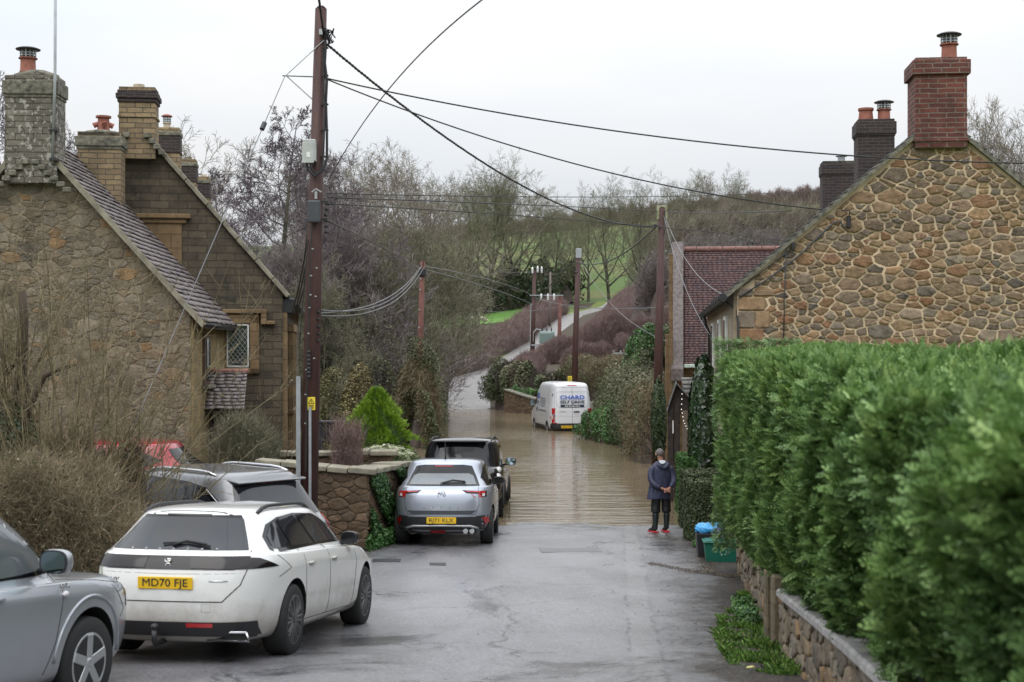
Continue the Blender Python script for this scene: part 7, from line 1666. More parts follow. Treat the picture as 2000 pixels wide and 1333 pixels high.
# shrubs at the water's edge
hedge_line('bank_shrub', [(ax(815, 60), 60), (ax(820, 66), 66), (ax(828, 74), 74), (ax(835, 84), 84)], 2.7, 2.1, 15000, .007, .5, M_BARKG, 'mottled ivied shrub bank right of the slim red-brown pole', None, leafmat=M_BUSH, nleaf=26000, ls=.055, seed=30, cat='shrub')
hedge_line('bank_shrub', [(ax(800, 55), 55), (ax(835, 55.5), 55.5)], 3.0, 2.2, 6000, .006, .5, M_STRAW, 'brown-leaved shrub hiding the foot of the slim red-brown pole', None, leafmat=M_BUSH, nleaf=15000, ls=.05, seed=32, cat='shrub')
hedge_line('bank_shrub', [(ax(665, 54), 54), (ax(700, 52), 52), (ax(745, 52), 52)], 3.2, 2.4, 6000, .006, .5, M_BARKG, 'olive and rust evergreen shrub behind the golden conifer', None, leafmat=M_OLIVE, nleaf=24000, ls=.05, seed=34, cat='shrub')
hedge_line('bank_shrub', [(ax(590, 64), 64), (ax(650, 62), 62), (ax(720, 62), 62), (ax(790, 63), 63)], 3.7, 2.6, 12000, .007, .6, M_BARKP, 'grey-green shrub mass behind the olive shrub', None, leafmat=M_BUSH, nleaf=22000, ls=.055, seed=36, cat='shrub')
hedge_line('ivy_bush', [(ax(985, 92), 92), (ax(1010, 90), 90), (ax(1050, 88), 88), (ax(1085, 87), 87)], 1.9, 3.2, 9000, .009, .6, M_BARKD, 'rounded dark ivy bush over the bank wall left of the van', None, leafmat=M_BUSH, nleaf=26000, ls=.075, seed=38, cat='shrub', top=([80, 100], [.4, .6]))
hedge_line('grass_tuft', [(ax(1005, 87.2), 87.2), (ax(1030, 86), 86), (ax(1050, 85), 85)], .75, 1.0, 1200, .008, .3, M_BARKG, 'bright green ivy tuft at the wall end left of the van', None, leafmat=M_BRAMBLE, nleaf=7000, ls=.06, seed=39, cat='shrub', top=([80, 100], [.55, .8]))
hedge_line('hedgerow', [(ax(1120, 98), 98), (ax(1200, 94), 94), (ax(1290, 90), 90)], 2.4, 3.0, 15000, .010, .7, M_STRAW, 'straw-coloured low hedge beyond the van roof', HG, leafmat=M_BUSH, nleaf=6000, ls=.06, seed=40, top=([80, 100], [.7, .9]))
hedge_line('bank_shrub', [(ax(1218, 72), 72), (ax(1222, 66), 66), (ax(1236, 62), 62), (ax(1256, 58), 58), (ax(1272, 54), 54)], 2.15, 2.6, 8000, .006, .5, M_BARKG, 'brown and olive shrub on the bank right of the van', None, leafmat=M_BUSH, nleaf=38000, ls=.050, seed=42, cat='shrub', top=([50, 80], [.2, .2]))
hedge_line('bramble', [(ax(1156, 62), 62, .6), (ax(1185, 59.5), 59.5), (ax(1225, 57), 57), (ax(1262, 55), 55)], 1.15, 1.5, 2500, .006, .35, M_HAZEL, 'fresh green brambles trailing into the water beside the van bumper', None, leafmat=M_BRAMBLE, nleaf=16000, ls=.055, seed=44, cat='bramble', top=([50, 80], [.0, .0]))
hedge_line('bank_shrub', [(ax(1262, 52), 52), (ax(1275, 48.5), 48.5), (ax(1300, 47), 47)], 2.3, 1.7, 3500, .006, .8, M_STRAW, 'tangled leafless shrub around the foot of the pole behind the man', None, leafmat=M_BUSH, nleaf=8000, ls=.045, seed=46, cat='shrub', top=([40, 60], [.1, .1]))
hedge_line('laurel_shrub', [(ax(1262, 72), 74), (ax(1290, 68), 70)], 4.0, 2.6, 3000, .008, .5, M_BARKG, 'darker evergreen shrub behind the red-brown pole on the right bank', None, leafmat=M_BRAMBLE, nleaf=16000, ls=.07, seed=47, cat='shrub')

# ---------------------------------------------------------------- leafy solids (clipped hedges, climbers, garden plants)
def leafy(name, label, cat, surf, n, ls, mat, seed, mode='leaf', core=None, corem=M_IVY, tint=(.1, .9), group=None, jit=.5, extra=None, nl=4):
    """surf(rng,n) -> points, normals, outwardness 0..1"""
    rng = np.random.default_rng(seed); C, Nn, out = surf(rng, n); o0 = C.mean(0); o0[2] = C[:, 2].min()
    e = empty(name, tuple(o0), 0, label, cat, group); t = np.clip(tint[0]+(tint[1]-tint[0])*(out*.75+rng.random(n)*.35), 0, 1)
    if mode == 'leaf': V, F = leaves(C, Nn, ls*rng.uniform(.7, 1.3, n), rng=rng, jitter=jit); npmesh('foliage', V-o0, F, mat, e, attr=t)
    else:
        D = unit(Nn+rng.normal(0, jit, (n, 3))+np.array([0, 0, .25])); V, F, m = sprays(C, D, ls*rng.uniform(.7, 1.3, n), rng, nl=nl); npmesh('foliage', V-o0, F, mat, e, attr=np.tile(t, m))
    if core: core.build('core', corem, e, tuple(-o0), smooth=True)
    return e
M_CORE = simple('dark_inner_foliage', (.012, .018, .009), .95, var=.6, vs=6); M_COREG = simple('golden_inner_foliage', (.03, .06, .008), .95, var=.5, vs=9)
def box_surf(x0, x1, y0, y1, z0, z1, lump=.05, fr=5):
    def f(rng, n):
        A = np.array([(y1-y0)*(z1-z0), (y1-y0)*(z1-z0)*.5, (x1-x0)*(z1-z0), (x1-x0)*(y1-y0)]); k = rng.choice(4, n, p=A/A.sum()); u, v = rng.random(n), rng.random(n)
        X = np.where(k == 0, x0, np.where(k == 1, x1, x0+u*(x1-x0))); Y = np.where(k == 2, y0, np.where(k == 3, y0+v*(y1-y0), y0+u*(y1-y0))); Z = np.where(k == 3, z1, z0+v*(z1-z0))
        Nn = np.stack([np.where(k == 0, -1., np.where(k == 1, 1., 0)), np.where(k == 2, -1., 0), np.where(k == 3, 1., 0.0)], 1)
        b = np.sin(X*fr+Y*fr*1.3)*np.sin(Z*fr+Y*fr*.7)*.5+.5; d = lump*b-rng.random(n)*.05; C = np.stack([X, Y, Z], 1)+Nn*d[:, None]; return C, Nn, np.clip(.3+.5*b+.3*(k == 3), 0, 1)
    return f
def core_box(x0, x1, y0, y1, z0, z1, i=.05): m = MB(); m.bx(x0+i, x1-i, y0+i, y1-i, z0-.2, z1-i); return m
for (a, nm, lab, nn_, sz, mt) in (
    ((ax(1350, 26), ax(1398, 26)+.5, 26.0, 27.0, H(3.3, 26)-.05, az(945, 26)), 'clipped_hedge', 'clipped dark box hedge block just behind the recycling boxes', 15000, .022, M_BOX),
    ((ax(1338, 29.5), ax(1400, 29.5)+.3, 29.0, 30.5, 0, az(925, 29.5)), 'clipped_hedge', 'middle clipped box hedge step behind the front block', 15000, .024, M_BOX),
    ((ax(1332, 32.5), ax(1395, 32.5), 32.2, 33.6, -.1, az(893, 32.5)), 'clipped_hedge', 'rear brighter clipped hedge beside the timber shelter', 15000, .026, M_BRAMBLE)):
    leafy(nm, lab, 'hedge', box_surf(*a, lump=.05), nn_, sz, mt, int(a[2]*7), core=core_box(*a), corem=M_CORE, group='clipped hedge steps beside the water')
def ell_surf(c, r, pw=1, lump=.12, fr=4, low=-.3):
    c = np.array(c); r = np.array(r)
    def f(rng, n):
        U = unit(rng.normal(0, 1, (int(n*2.2), 3))); U = U[U[:, 2] > low][:n]; 
        while len(U) < n: U = np.r_[U, U[:n-len(U)]]
        b = np.sin(U[:, 0]*fr*2+1)*np.sin(U[:, 1]*fr*2+2)*np.sin(U[:, 2]*fr*2+.5); k = 1+lump*b-.18*rng.random(n)**2; return c+U*r*k[:, None], U/r*r.mean(), np.clip(.35+.35*U[:, 2]+.4*b, 0, 1)
    return f
def core_ell(c, r, k=.82): m = MB(); m.lathe([(math.sin(t)*r[0]*k+.001, -math.cos(t)*r[2]*k) for t in np.linspace(0, math.pi, 10)], c, 14, sy=r[1]/r[0]); return m
cc = (ax(1382, 32), 32.6, 1.75); rr3 = (.36, .55, 1.85); leafy('laurel_climber', 'tall glossy dark climber on the corner left of the big hedge', 'shrub', ell_surf(cc, rr3, lump=.1, low=-1), 6500, .075, M_LAUREL, 61, core=core_ell(cc, rr3), corem=M_CORE, jit=.45)
cc = (ax(1372, 25.3), 25.1, .28); rr3 = (.20, .4, .22); leafy('weed_clump', 'small leafy weed clump on the kerb left of the recycling boxes', 'weeds', ell_surf(cc, rr3), 1500, .03, M_BRAMBLE, 62)
cc = (ax(1288, 45.5), 45.7, 1.5); rr3 = (.26, .26, 1.35); leafy('pole_ivy', 'ivy climbing the foot of the pole behind the man', 'ivy', ell_surf(cc, rr3, low=-1), 3000, .045, M_IVY, 63)
# golden conifer: stacked irregular tiers
def cone_surf(x, y, z0, tiers):
    def f(rng, n):
        hs = np.array([t[1]*t[2] for t in tiers]); k = rng.choice(len(tiers), n, p=hs/hs.sum()); T_ = np.array(tiers)[k]; u = rng.random(n)**.75; a = rng.uniform(0, 2*math.pi, n)
        lump = 1+.24*np.sin(a*5+k*2)+.15*np.sin(a*9+k*3+u*5); r_ = T_[:, 1]*(1-.86*u)*lump*(1-.15*rng.random(n)); z = z0+T_[:, 0]+T_[:, 2]*u
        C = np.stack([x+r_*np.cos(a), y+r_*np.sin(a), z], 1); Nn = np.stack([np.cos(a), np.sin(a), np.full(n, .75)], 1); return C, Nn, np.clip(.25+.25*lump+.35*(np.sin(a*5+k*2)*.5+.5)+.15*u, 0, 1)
    return f
gx, gy, gz = ax(736, 29.2), 29.2, az(882, 29.2); tiers = [(0, .60, .42), (.20, .78, .50), (.50, .60, .50), (.72, .46, .40), (.92, .30, .34)]
cm = MB(); cm.lathe([(.50, -.1), (.55, .3), (.42, .6), (.26, .95), (.05, 1.35)], (gx, gy, gz), 14)
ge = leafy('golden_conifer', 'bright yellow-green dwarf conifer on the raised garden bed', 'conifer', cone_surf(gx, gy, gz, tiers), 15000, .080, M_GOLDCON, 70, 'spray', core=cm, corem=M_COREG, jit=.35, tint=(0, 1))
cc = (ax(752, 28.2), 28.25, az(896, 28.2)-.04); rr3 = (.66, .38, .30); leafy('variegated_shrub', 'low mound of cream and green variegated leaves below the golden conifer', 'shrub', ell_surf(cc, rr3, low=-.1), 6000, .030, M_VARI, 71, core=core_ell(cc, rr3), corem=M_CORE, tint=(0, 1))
# ivy on the garden wall side
def wall_surf(p0, p1, z0, z1, patch):
    def f(rng, n):
        C = []; p0_, p1_ = np.array(p0), np.array(p1); d = p1_-p0_; nn = unit(np.array([d[1], -d[0]]))
        while len(C) < n:
            u, v = rng.random(), rng.random()
            if math.sin(u*patch[0]+v*3+patch[1])*math.sin(v*4+u*patch[2]) > -.25+.6*v*patch[3]: C.append((p0_[0]+d[0]*u+nn[0]*(.05+.07*rng.random()), p0_[1]+d[1]*u+nn[1]*(.05+.07*rng.random()), z0+(z1-z0)*v))
        C = np.array(C); return C, np.tile(np.array([nn[0], nn[1], .3]), (n, 1)), rng.random(n)*.8
    return f
leafy('wall_ivy', 'ivy spilling down the road side of the dark garden wall', 'ivy', wall_surf((-2.49, 24.5), (-1.99, 27.7), .25, 1.6, (7, 1, 5, 1)), 4500, .035, M_BRAMBLE, 72, tint=(0, .7))
leafy('wall_fern', 'small green weeds along the foot of the garden wall corner', 'weeds', wall_surf((-2.55, 24.35), (-2.2, 25.6), .28, .62, (4, .4, 3, .2)), 900, .04, M_BRAMBLE, 73)

# ---------------------------------------------------------------- the tall hedge on the right
rng = np.random.default_rng(99)
def hface(y, z):
    """road-side face of the hedge: plants bulge between dark gaps"""
    base = hx(y)-.20-.12*np.clip((12-y)/8, 0, 1); ph = y*2*math.pi/1.55+.5*np.sin(y*1.3); b = np.abs(np.sin(ph/2))**.45; lo = np.clip((z-(np.interp(y, PY, PZ)+.6))/.6, 0, 1)
    lump = .07*np.sin(y*5.1+z*3.3)*np.cos(z*4.7-y*2)+.05*np.sin(y*11+z*7)
    return base+.36*(1-b)-lump-.08*lo+.22*(1-lo)-.05*np.sin(z*1.9), b
HZ0, HZ1 = 3.4, 21.4
def htop(y): return np.interp(y, [3, 6, 12, 21], [3.55, 3.58, 3.62, 3.64])+.035*np.sin(y*1.7)+.02*np.sin(y*4.1)
def hedge_pts(n, y0, y1, which):
    y = rng.uniform(y0, y1, n); zt = htop(y); zb = np.interp(y, PY, PZ)+.66+.10*np.sin(y*3.1)
    if which == 'face':
        z = zb+(zt-zb)*rng.random(n); x, b = hface(y, z); d = rng.random(n)**2*.16; near = np.clip((zt-z)/.22, 0, 1); x = x+d+.14*(1-near)**2
        C = np.stack([x, y, z], 1); Nn = np.tile(np.array([-1, -.12, .35]), (n, 1))+np.stack([0*b, np.cos(y*4.05)*.5, 0*b], 1); out = np.clip(.62*b+.20-d*3.2+.22*(1-near)+.25*np.sin(y*5.1+z*3.3)*np.cos(z*4.7-y*2), 0, 1)  # tint darkens in gaps and deeper in, painting the shade there
    elif which == 'top':
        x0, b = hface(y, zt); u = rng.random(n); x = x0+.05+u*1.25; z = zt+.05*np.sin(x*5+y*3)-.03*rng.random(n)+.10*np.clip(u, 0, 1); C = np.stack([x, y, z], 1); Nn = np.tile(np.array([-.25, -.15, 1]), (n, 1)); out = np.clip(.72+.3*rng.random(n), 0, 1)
    return C, Nn, out
HE = empty('conifer_hedge', (3.2, 12, 1.4), 0, 'tall bright green conifer hedge along the right-hand wall', 'hedge'); off = np.array(HE.location)
Vs = []; Fs = []; Ts = []; nv = 0
for (n, y0, y1, wh, sz) in ((19000, 3.2, 7, 'face', .10), (27000, 7, 12, 'face', .095), (42000, 12, 21.4, 'face', .088), (6000, 3.2, 7, 'top', .09), (9500, 7, 13, 'top', .09), (16000, 13, 21.4, 'top', .09)):
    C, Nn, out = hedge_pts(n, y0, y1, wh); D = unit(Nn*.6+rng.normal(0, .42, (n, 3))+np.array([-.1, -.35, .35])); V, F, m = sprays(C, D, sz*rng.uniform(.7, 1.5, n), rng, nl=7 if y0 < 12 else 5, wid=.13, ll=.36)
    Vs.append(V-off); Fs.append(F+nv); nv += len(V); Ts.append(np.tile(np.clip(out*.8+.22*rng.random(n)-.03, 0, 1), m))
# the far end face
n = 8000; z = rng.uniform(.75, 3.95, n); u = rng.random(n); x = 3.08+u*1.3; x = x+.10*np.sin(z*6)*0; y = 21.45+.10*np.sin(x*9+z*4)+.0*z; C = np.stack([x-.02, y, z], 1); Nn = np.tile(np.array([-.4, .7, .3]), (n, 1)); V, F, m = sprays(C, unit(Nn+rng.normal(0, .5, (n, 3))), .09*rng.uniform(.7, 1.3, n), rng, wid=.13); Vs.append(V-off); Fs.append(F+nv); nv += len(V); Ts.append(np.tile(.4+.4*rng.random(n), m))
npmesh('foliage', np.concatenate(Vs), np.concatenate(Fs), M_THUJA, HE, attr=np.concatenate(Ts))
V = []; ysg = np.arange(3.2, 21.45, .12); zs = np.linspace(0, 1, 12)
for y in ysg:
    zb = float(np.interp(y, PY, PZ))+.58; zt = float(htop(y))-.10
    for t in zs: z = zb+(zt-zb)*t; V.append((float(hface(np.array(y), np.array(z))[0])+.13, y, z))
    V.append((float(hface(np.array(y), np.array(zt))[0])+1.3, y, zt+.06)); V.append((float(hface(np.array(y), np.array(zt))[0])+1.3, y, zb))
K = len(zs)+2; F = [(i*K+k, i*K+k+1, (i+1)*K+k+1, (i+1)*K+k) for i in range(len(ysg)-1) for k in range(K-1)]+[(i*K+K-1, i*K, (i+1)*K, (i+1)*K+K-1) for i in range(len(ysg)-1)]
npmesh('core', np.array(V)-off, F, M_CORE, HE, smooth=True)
for yy, xx in ((20.6, .35), (19.0, .4), (17.4, .38), (15.8, .4), (14.2, .36), (12.6, .4), (11.0, .38), (9.4, .4), (7.8, .36)):
    MB().tube([(hx(yy)+.25-off[0], yy-off[1], H(hx(yy), yy)-off[2]), (hx(yy)+.28-off[0], yy+.05-off[1], 2.6-off[2])], [.06, .03], 7).build('stem', M_BARKD, HE, smooth=True)

# grass verge at the foot of the wall
n = 15000; y = 12.1+rng.random(n)*7.0; w_ = np.interp(y, [12, 12.8, 15, 17, 18, 19.2], [.15, .58, .62, .48, .22, .05]); x = np.array([hx(v) for v in y])-.03-w_*rng.random(n)**.8
keepm = (np.sin(x*9+y*4)*np.sin(y*5.3-x*3)+.55*np.sin(y*13+x*17)) > -.22+.3*rng.random(n); x, y = x[keepm], y[keepm]; n = len(x); z = hgt(x, y)
D = unit(np.stack([rng.normal(0, .6, n), rng.normal(0, .6, n), np.ones(n)], 1)); L = rng.uniform(.03, .12, n)[:, None]*(.5+.9*(np.sin(x*11+y*3)*.5+.5))[:, None]; A = unit(np.cross(D, rng.normal(0, 1, (n, 3)))); w2 = rng.uniform(.002, .006, n)[:, None]
P0 = np.stack([x, y, z-.005], 1); P1 = P0+D*L*.6; P2 = P0+D*L+np.array([0, 0, -.2])*L; V = np.stack([P0-A*w2, P0+A*w2, P1+A*w2, P2], 1).reshape(-1, 3); F = (np.arange(n)*4)[:, None]+np.arange(4)[None]
g_ = npmesh('verge_grass', V, F, M_GRASSB, attr=rng.random(n)); tag(g_, kind='stuff', label='green verge grass and weeds at the foot of the hedge wall', cat='grass')
n = 900; y = 16.2+rng.random(n)*1.6; x = np.array([hx(v) for v in y])-.05-.28*rng.random(n)**.7; C = np.stack([x, y, hgt(x, y)+.03+.14*rng.random(n)], 1); V, F = leaves(C, np.tile(np.array([0, -.3, 1.]), (n, 1)), .028*rng.uniform(.6, 1.3, n))
tag(npmesh('weed_clump', V, F, M_BRAMBLE, attr=rng.random(n)), 'broad-leaved weed clump at the far end of the verge grass', 'weeds')
# leaf litter and grit on the road
n = 420; y = 11+rng.random(n)**.8*19; x = rng.uniform(-1.2, 3.0, n); k = rng.random(n) < .25; x = np.where(k, x, np.interp(y, [11, 22, 28], [1.8, 2.9, 3.2])-np.abs(rng.normal(0, .35, n))); C = np.stack([x, y, hgt(x, y)+.012], 1)
# wet leaf drift from the gutter by the boxes, and the silt line left at the water's edge
def drift(pts, w, k): t = rng.random(k)*(len(pts)-1); i = t.astype(int); f = t-i; P = np.array(pts); q = P[i]*(1-f)[:, None]+P[np.minimum(i+1, len(pts)-1)]*f[:, None]; return q+rng.normal(0, w, (k, 2))*[1, 2.2]
G2_ = np.concatenate([drift([(ax(1378, 24.0), 24.0), (ax(1382, 22.3), 22.3), (ax(1384, 21.4), 21.4)], .07, 1100), drift([(ax(1270, 22.6), 22.6), (ax(1330, 21.8), 21.8), (ax(1390, 21.3), 21.3), (ax(1450, 20.8), 20.8)], .05, 1300), drift([(-.4, 30.6), (.8, 30.45), (1.9, 30.7), (3.0, 30.4)], .06, 450), drift([(2.6, 27.2), (3.2, 26.5), (3.3, 25)], .16, 700), drift([(-4.2, 21), (-2.7, 24.0), (-2.2, 25.2)], .12, 500)])
C = np.concatenate([C, np.stack([G2_[:, 0], G2_[:, 1], hgt(G2_[:, 0], G2_[:, 1])+.012], 1)]); n = len(C)
V, F = leaves(C, np.tile(np.array([0, 0, 1.]), (n, 1)), .013*rng.uniform(.5, 1.7, n), rng=rng, jitter=.15); tag(npmesh('leaf_litter', V, F, mat_leaf('dark_wet_litter', [(0, (.012, .009, .006)), (.85, (.06, .04, .022)), (1, (.35, .26, .10))], .5), attr=rng.random(n)), kind='stuff', label='scattered dark leaves and twigs on the wet road', cat='litter')
m = MB(); p = at(1503+0, 1278, 13.0); z_ = H(ax(1465, 12.6), 12.6)
lf = MB().add([(-.04, -.03, 0), (.01, -.045, .01), (.045, 0, .0), (.03, .03, .012), (-.02, .025, .004)], [(0, 1, 2, 3, 4)]); tag(lf.build('fallen_leaf', simple('yellow_fallen_leaf', (.55, .50, .16), .6), None, (ax(1465, 12.35), 12.35, H(1.9, 12.35)+.04)), 'single pale yellow leaf lying on the verge grass', 'leaf')
# iron covers set in the road
M_COVER = simple('worn_iron_cover', (.17, .165, .17), .5, .2, var=.4, vs=30)
for (px, py, w_, d_, lab, nm) in ((1115, 1076, 1.05, .62, 'large rectangular iron cover in the road between the crossover and the man', 'manhole_cover'), (855, 1103, .26, .34, 'small black gully grate in the road behind the silver crossover', 'drain_cover'), (755, 1096, .45, .4, 'round-patterned iron cover beside the white estate bonnet', 'drain_cover')):
    Y = next(Y for Y in np.arange(10, 30, .02) if az(py, Y) <= H(ax(px, Y), Y)); x = ax(px, Y); s_ = math.atan((H(x, Y+.5)-H(x, Y-.5))); e = empty(nm, (x, Y, H(x, Y)+.008), 0, lab, 'cover'); e.rotation_euler = (s_, 0, R(3))
    m = MB(); m.bx(-w_/2, w_/2, -d_/2, d_/2, -.02, .002); m.build('frame', M_COVER if nm[0] == 'm' else M_IRON, e, bevel=.003)
    m = MB(); nb = int(w_/.05)
    for k in range(nb): m.bx(-w_/2+.03+k*(w_-.06)/nb, -w_/2+.045+k*(w_-.06)/nb, -d_/2+.05, d_/2-.05, .0, .006)
    m.build('tread', M_COVER if nm[0] == 'm' else M_IRON, e)

# ---------------------------------------------------------------- left foreground: hazel, shrub, ivied tree
def stems(n, c, zb, lean, hgt_, r0, rng, spread, nseg=7, side=9, sl=.7, curve=.5):
    S0, S1, A0, A1 = [], [], [], []
    for i in range(n):
        p = np.array([c[0]+rng.normal(0, spread), c[1]+rng.normal(0, spread), zb]); d = unit(np.array([lean[0]+rng.normal(0, .33), lean[1]+rng.normal(0, .25), 1.])); L = hgt_*rng.uniform(.55, 1.12); st = L/nseg; dv = rng.normal(0, .05, 3); pts = [p]
        for k in range(nseg):
            d = unit(d+dv*curve+rng.normal(0, .045, 3)); q = pts[-1]+d*st; S0.append(pts[-1]); S1.append(q); f = 1-k/nseg; A0.append(r0*f**.8*(.6+.4*L/hgt_)+.002); A1.append(r0*max(0, 1-(k+1)/nseg)**.8*(.6+.4*L/hgt_)+.0016); pts.append(q)
            if k >= 1:
                for j in range(rng.integers(1, max(2, side//3+1))):
                    b = pts[-2]+(q-pts[-2])*rng.random(); sd = unit(d*.9+rng.normal(0, .55, 3)); l = sl*rng.uniform(.3, 1); m_ = b+sd*l*.5; e_ = m_+unit(sd+rng.normal(0, .2, 3))*l*.5
                    S0 += [b, m_]; S1 += [m_, e_]; A0 += [.004, .003]; A1 += [.003, .0015]
                    for jj in range(2): t_ = rng.random(); bb = b+(e_-b)*t_; S0.append(bb); S1.append(bb+unit(sd+rng.normal(0, .6, 3))*l*.3); A0.append(.0025); A1.append(.0014)
    return prisms(np.array(S0), np.array(S1), np.array(A0), np.array(A1))
rng = np.random.default_rng(123)
zg = H(-5.6, 18.5)
def twigobj(name, label, cat, VF, mat, part='stems', group=None):
    V, F = VF; o0 = np.array([V[:, 0].mean(), V[:, 1].mean(), V[:, 2].min()]); e = empty(name, tuple(o0), 0, label, cat, group); npmesh(part, V-o0, F, mat, e); return e
hz = twigobj('hazel', 'many-stemmed bare hazel fanning up in front of the left cottage gable', 'shrub', stems(84, (ax(150, 18.4), 18.3), zg+.2, (.06, 0), 4.3, .012, rng, .30, 8, 13, .75), M_HAZEL)
twigobj('hazel', 'thinner straggling hazel stems between the big hazel and the left cottage corner', 'shrub', stems(22, (ax(235, 18.2), 18.6), zg+.2, (.32, 0), 3.0, .010, rng, .3, 7, 9, .6), M_HAZEL)
twigobj('hazel', 'greenish bare shoots at the left edge above the ivied trunk', 'shrub', stems(34, (ax(38, 19.0), 19.0), 2.9, (-.02, 0), 2.3, .010, rng, .16, 6, 9, .6), M_HAZEL)
# ivied trunk with a curved limb
tr = empty('pollard_tree', (ax(40, 19), 19, zg), 0, 'dark pollarded trunk with ivy and one curved limb at the left edge', 'tree')
def lp(px, py, Y=19.0): p = at(px, py, Y); return p-Vector(tr.location)
m = MB(); m.tube([lp(30, 1120), lp(35, 900), lp(42, 740), lp(45, 620), lp(42, 570)], [.14, .11, .085, .07, .06], 9); m.tube([lp(35, 860, 18.9), lp(62, 782, 18.8), lp(85, 735, 18.8), lp(110, 722, 18.8), lp(150, 712, 18.8)], [.07, .055, .045, .035, .02], 8)
m.tube([lp(20, 860), lp(8, 790), lp(-20, 700)], [.06, .05, .04], 7); m.tube([lp(42, 690), lp(15, 735), lp(-5, 650)], [.03, .025, .02], 6); m.build('trunk', M_BARKD, tr, smooth=True)
cc = np.array(lp(32, 890)); V, F = leaves(*((lambda t: (t[0], t[1]))(ell_surf(cc, (.30, .28, .75), low=-1)(rng, 3500))), .035, rng=rng); npmesh('ivy', V, F, M_IVY, tr, attr=rng.random(3500))
# dense brown shrub hedge in front of the drive
def shrub(name, label, x0, x1, y0, y1, zb, zt, n, mat, seed, rad=.0035, tl=.30, up=.9, prof=None, group=None, leaf=None, nleaf=0, ls=.02):
    rng = np.random.default_rng(seed); u = rng.random(n); v = rng.random(n); X = x0+(x1-x0)*u; Y = y0+(y1-y0)*v; top = (zb+(zt-zb)*(prof(u) if prof else np.ones(n)))*(1+.0*u)+.10*np.sin(X*5+Y*3)+.06*np.sin(X*13); t = rng.random(n)**.7; Z = zb+(top-zb)*t
    D = unit(np.stack([rng.normal(0, .45, n), rng.normal(0, .45, n), up+rng.normal(0, .35, n)], 1)); L = tl*rng.uniform(.4, 1.5, n)[:, None]; C = np.stack([X, Y, Z], 1); P1 = C+D*L*.5; D2 = unit(D+rng.normal(0, .3, (n, 3)))
    V1, F1 = prisms(C, P1, np.full(n, rad), np.full(n, rad*.7)); V2, F2 = prisms(P1, P1+D2*L*.5, np.full(n, rad*.7), np.full(n, rad*.3)); o0 = np.array([(x0+x1)/2, (y0+y1)/2, zb]); e = empty(name, tuple(o0), 0, label, 'shrub', group)
    npmesh('twigs', np.r_[V1, V2]-o0, np.r_[F1, F2+len(V1)], mat, e)
    if nleaf:
        k = rng.choice(n, nleaf); V, F = leaves(P1[k], np.tile(np.array([0, -.5, .6]), (nleaf, 1)), ls*rng.uniform(.5, 1.4, nleaf), rng=rng); npmesh('leaves', V-o0, F, leaf, e, attr=rng.random(nleaf))
    return e
pr = lambda u: .62+.38*np.sin(np.clip(u*1.15+.05, 0, 1)*math.pi)**.6
shrub('brown_shrub', 'dense brown twiggy shrub in the left foreground behind the near silver car', ax(-40, 16.4), ax(300, 16.4), 15.7, 17.2, .60, az(905, 16.4), 23000, M_STRAW, 201, prof=pr, leaf=M_BUSH, nleaf=14000, ls=.016, up=.45, tl=.26, rad=.003)
shrub('brown_shrub', 'darker inner twigs and evergreen sprigs low in the left foreground hedge', ax(-40, 16.9), ax(320, 16.9), 16.6, 17.5, .60, az(985, 16.9), 15000, M_BARKD, 202, prof=pr, leaf=M_IVY, nleaf=9000, ls=.024)
shrub('rust_shrub', 'reddish-leaved low shrub under the hazel beside the red car', ax(170, 20.4), ax(300, 20.4)+.2, 18.6, 19.3, 1.0, az(888, 18.6), 6000, M_BARKD, 203, leaf=M_RUST, nleaf=7000, ls=.022, tl=.25)
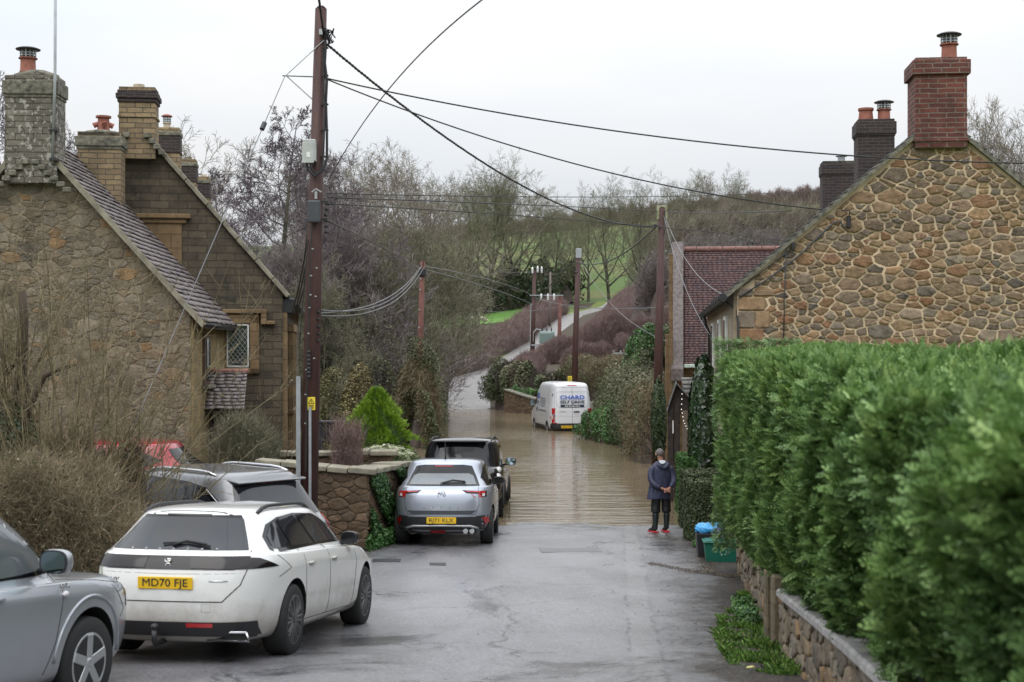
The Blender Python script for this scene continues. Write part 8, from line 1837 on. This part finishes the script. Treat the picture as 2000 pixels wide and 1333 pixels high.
shrub('grey_shrub', 'grey-green broom-like shrub beside the small porch', ax(400, 25.7), ax(525, 25.7), 26.0, 26.9, .7, az(825, 26), 9000, M_BARKG, 204, tl=.32, leaf=M_BUSH, nleaf=7000, ls=.02, prof=lambda u: .7+.3*np.sin(u*math.pi))
shrub('bronze_shrub', 'small bronze-purple twiggy shrub beside the wall, left of the golden conifer', ax(655, 26.8), ax(708, 26.8), 26.2, 26.8, .9, az(848, 26.5), 2200, M_BARKR, 205, tl=.28, leaf=M_RUST, nleaf=1500, ls=.016)
twigobj('dry_stem_clump', 'pale upright bare stems left of the nearest pole foot', 'shrub', stems(14, (ax(530, 27), 27.0), 1.0, (.0, 0), 1.9, .012, rng, .09, 6, 6, .35), M_STRAW)
twigobj('dry_stem_clump', 'straw stems between the nearest pole and the slatted storage box', 'shrub', stems(12, (ax(622, 29), 29.0), 1.0, (.05, 0), 1.9, .010, rng, .12, 6, 6, .35), M_STRAW)
twigobj('wall_creeper', 'leafless creeper clinging to the ochre side wall by the slit window', 'climber', stems(9, (ax(418, 28), 28.4), .6, (-.02, 0), 2.9, .014, rng, .08, 8, 9, .5), M_BARKD)
# lawn glimpse beyond the leaning strip
lw = MB(); lw.bx(-12, -7.8, 56, 72, .1, .34); tag(lw.build('lawn', M_FIELD), kind='structure')
# fairy lights on the shelter
e = empty('string_lights', (ax(1330, 35), 35, 0), 0, 'string of tiny white fairy lights hanging from the timber shelter', 'string lights')
pts = [at(x, y, 35) for x, y in ((1332, 770), (1331, 800), (1335, 822), (1342, 838), (1349, 852), (1352, 868), (1345, 884), (1341, 905), (1340, 925))]
MB().tube([p-Vector(e.location) for p in pts], .004, 4).build('light_cable', M_IRON, e)
m = MB()
for i in range(len(pts)-1):
    for t in (0, .33, .66): p = pts[i].lerp(pts[i+1], t)-Vector(e.location); m.lathe([(0, -.012), (.012, 0), (0, .012)], p+Vector((0, -.01, 0)), 6)
M_FAIRY = bpy.data.materials.new('fairy_light_glow'); M_FAIRY.use_nodes = True; b_ = M_FAIRY.node_tree.nodes['Principled BSDF']; b_.inputs['Emission Color'].default_value = (1, .97, .9, 1); b_.inputs['Emission Strength'].default_value = 1.6
m.build('bulb', M_FAIRY, e); e.children[1]['kind'] = 'stuff'
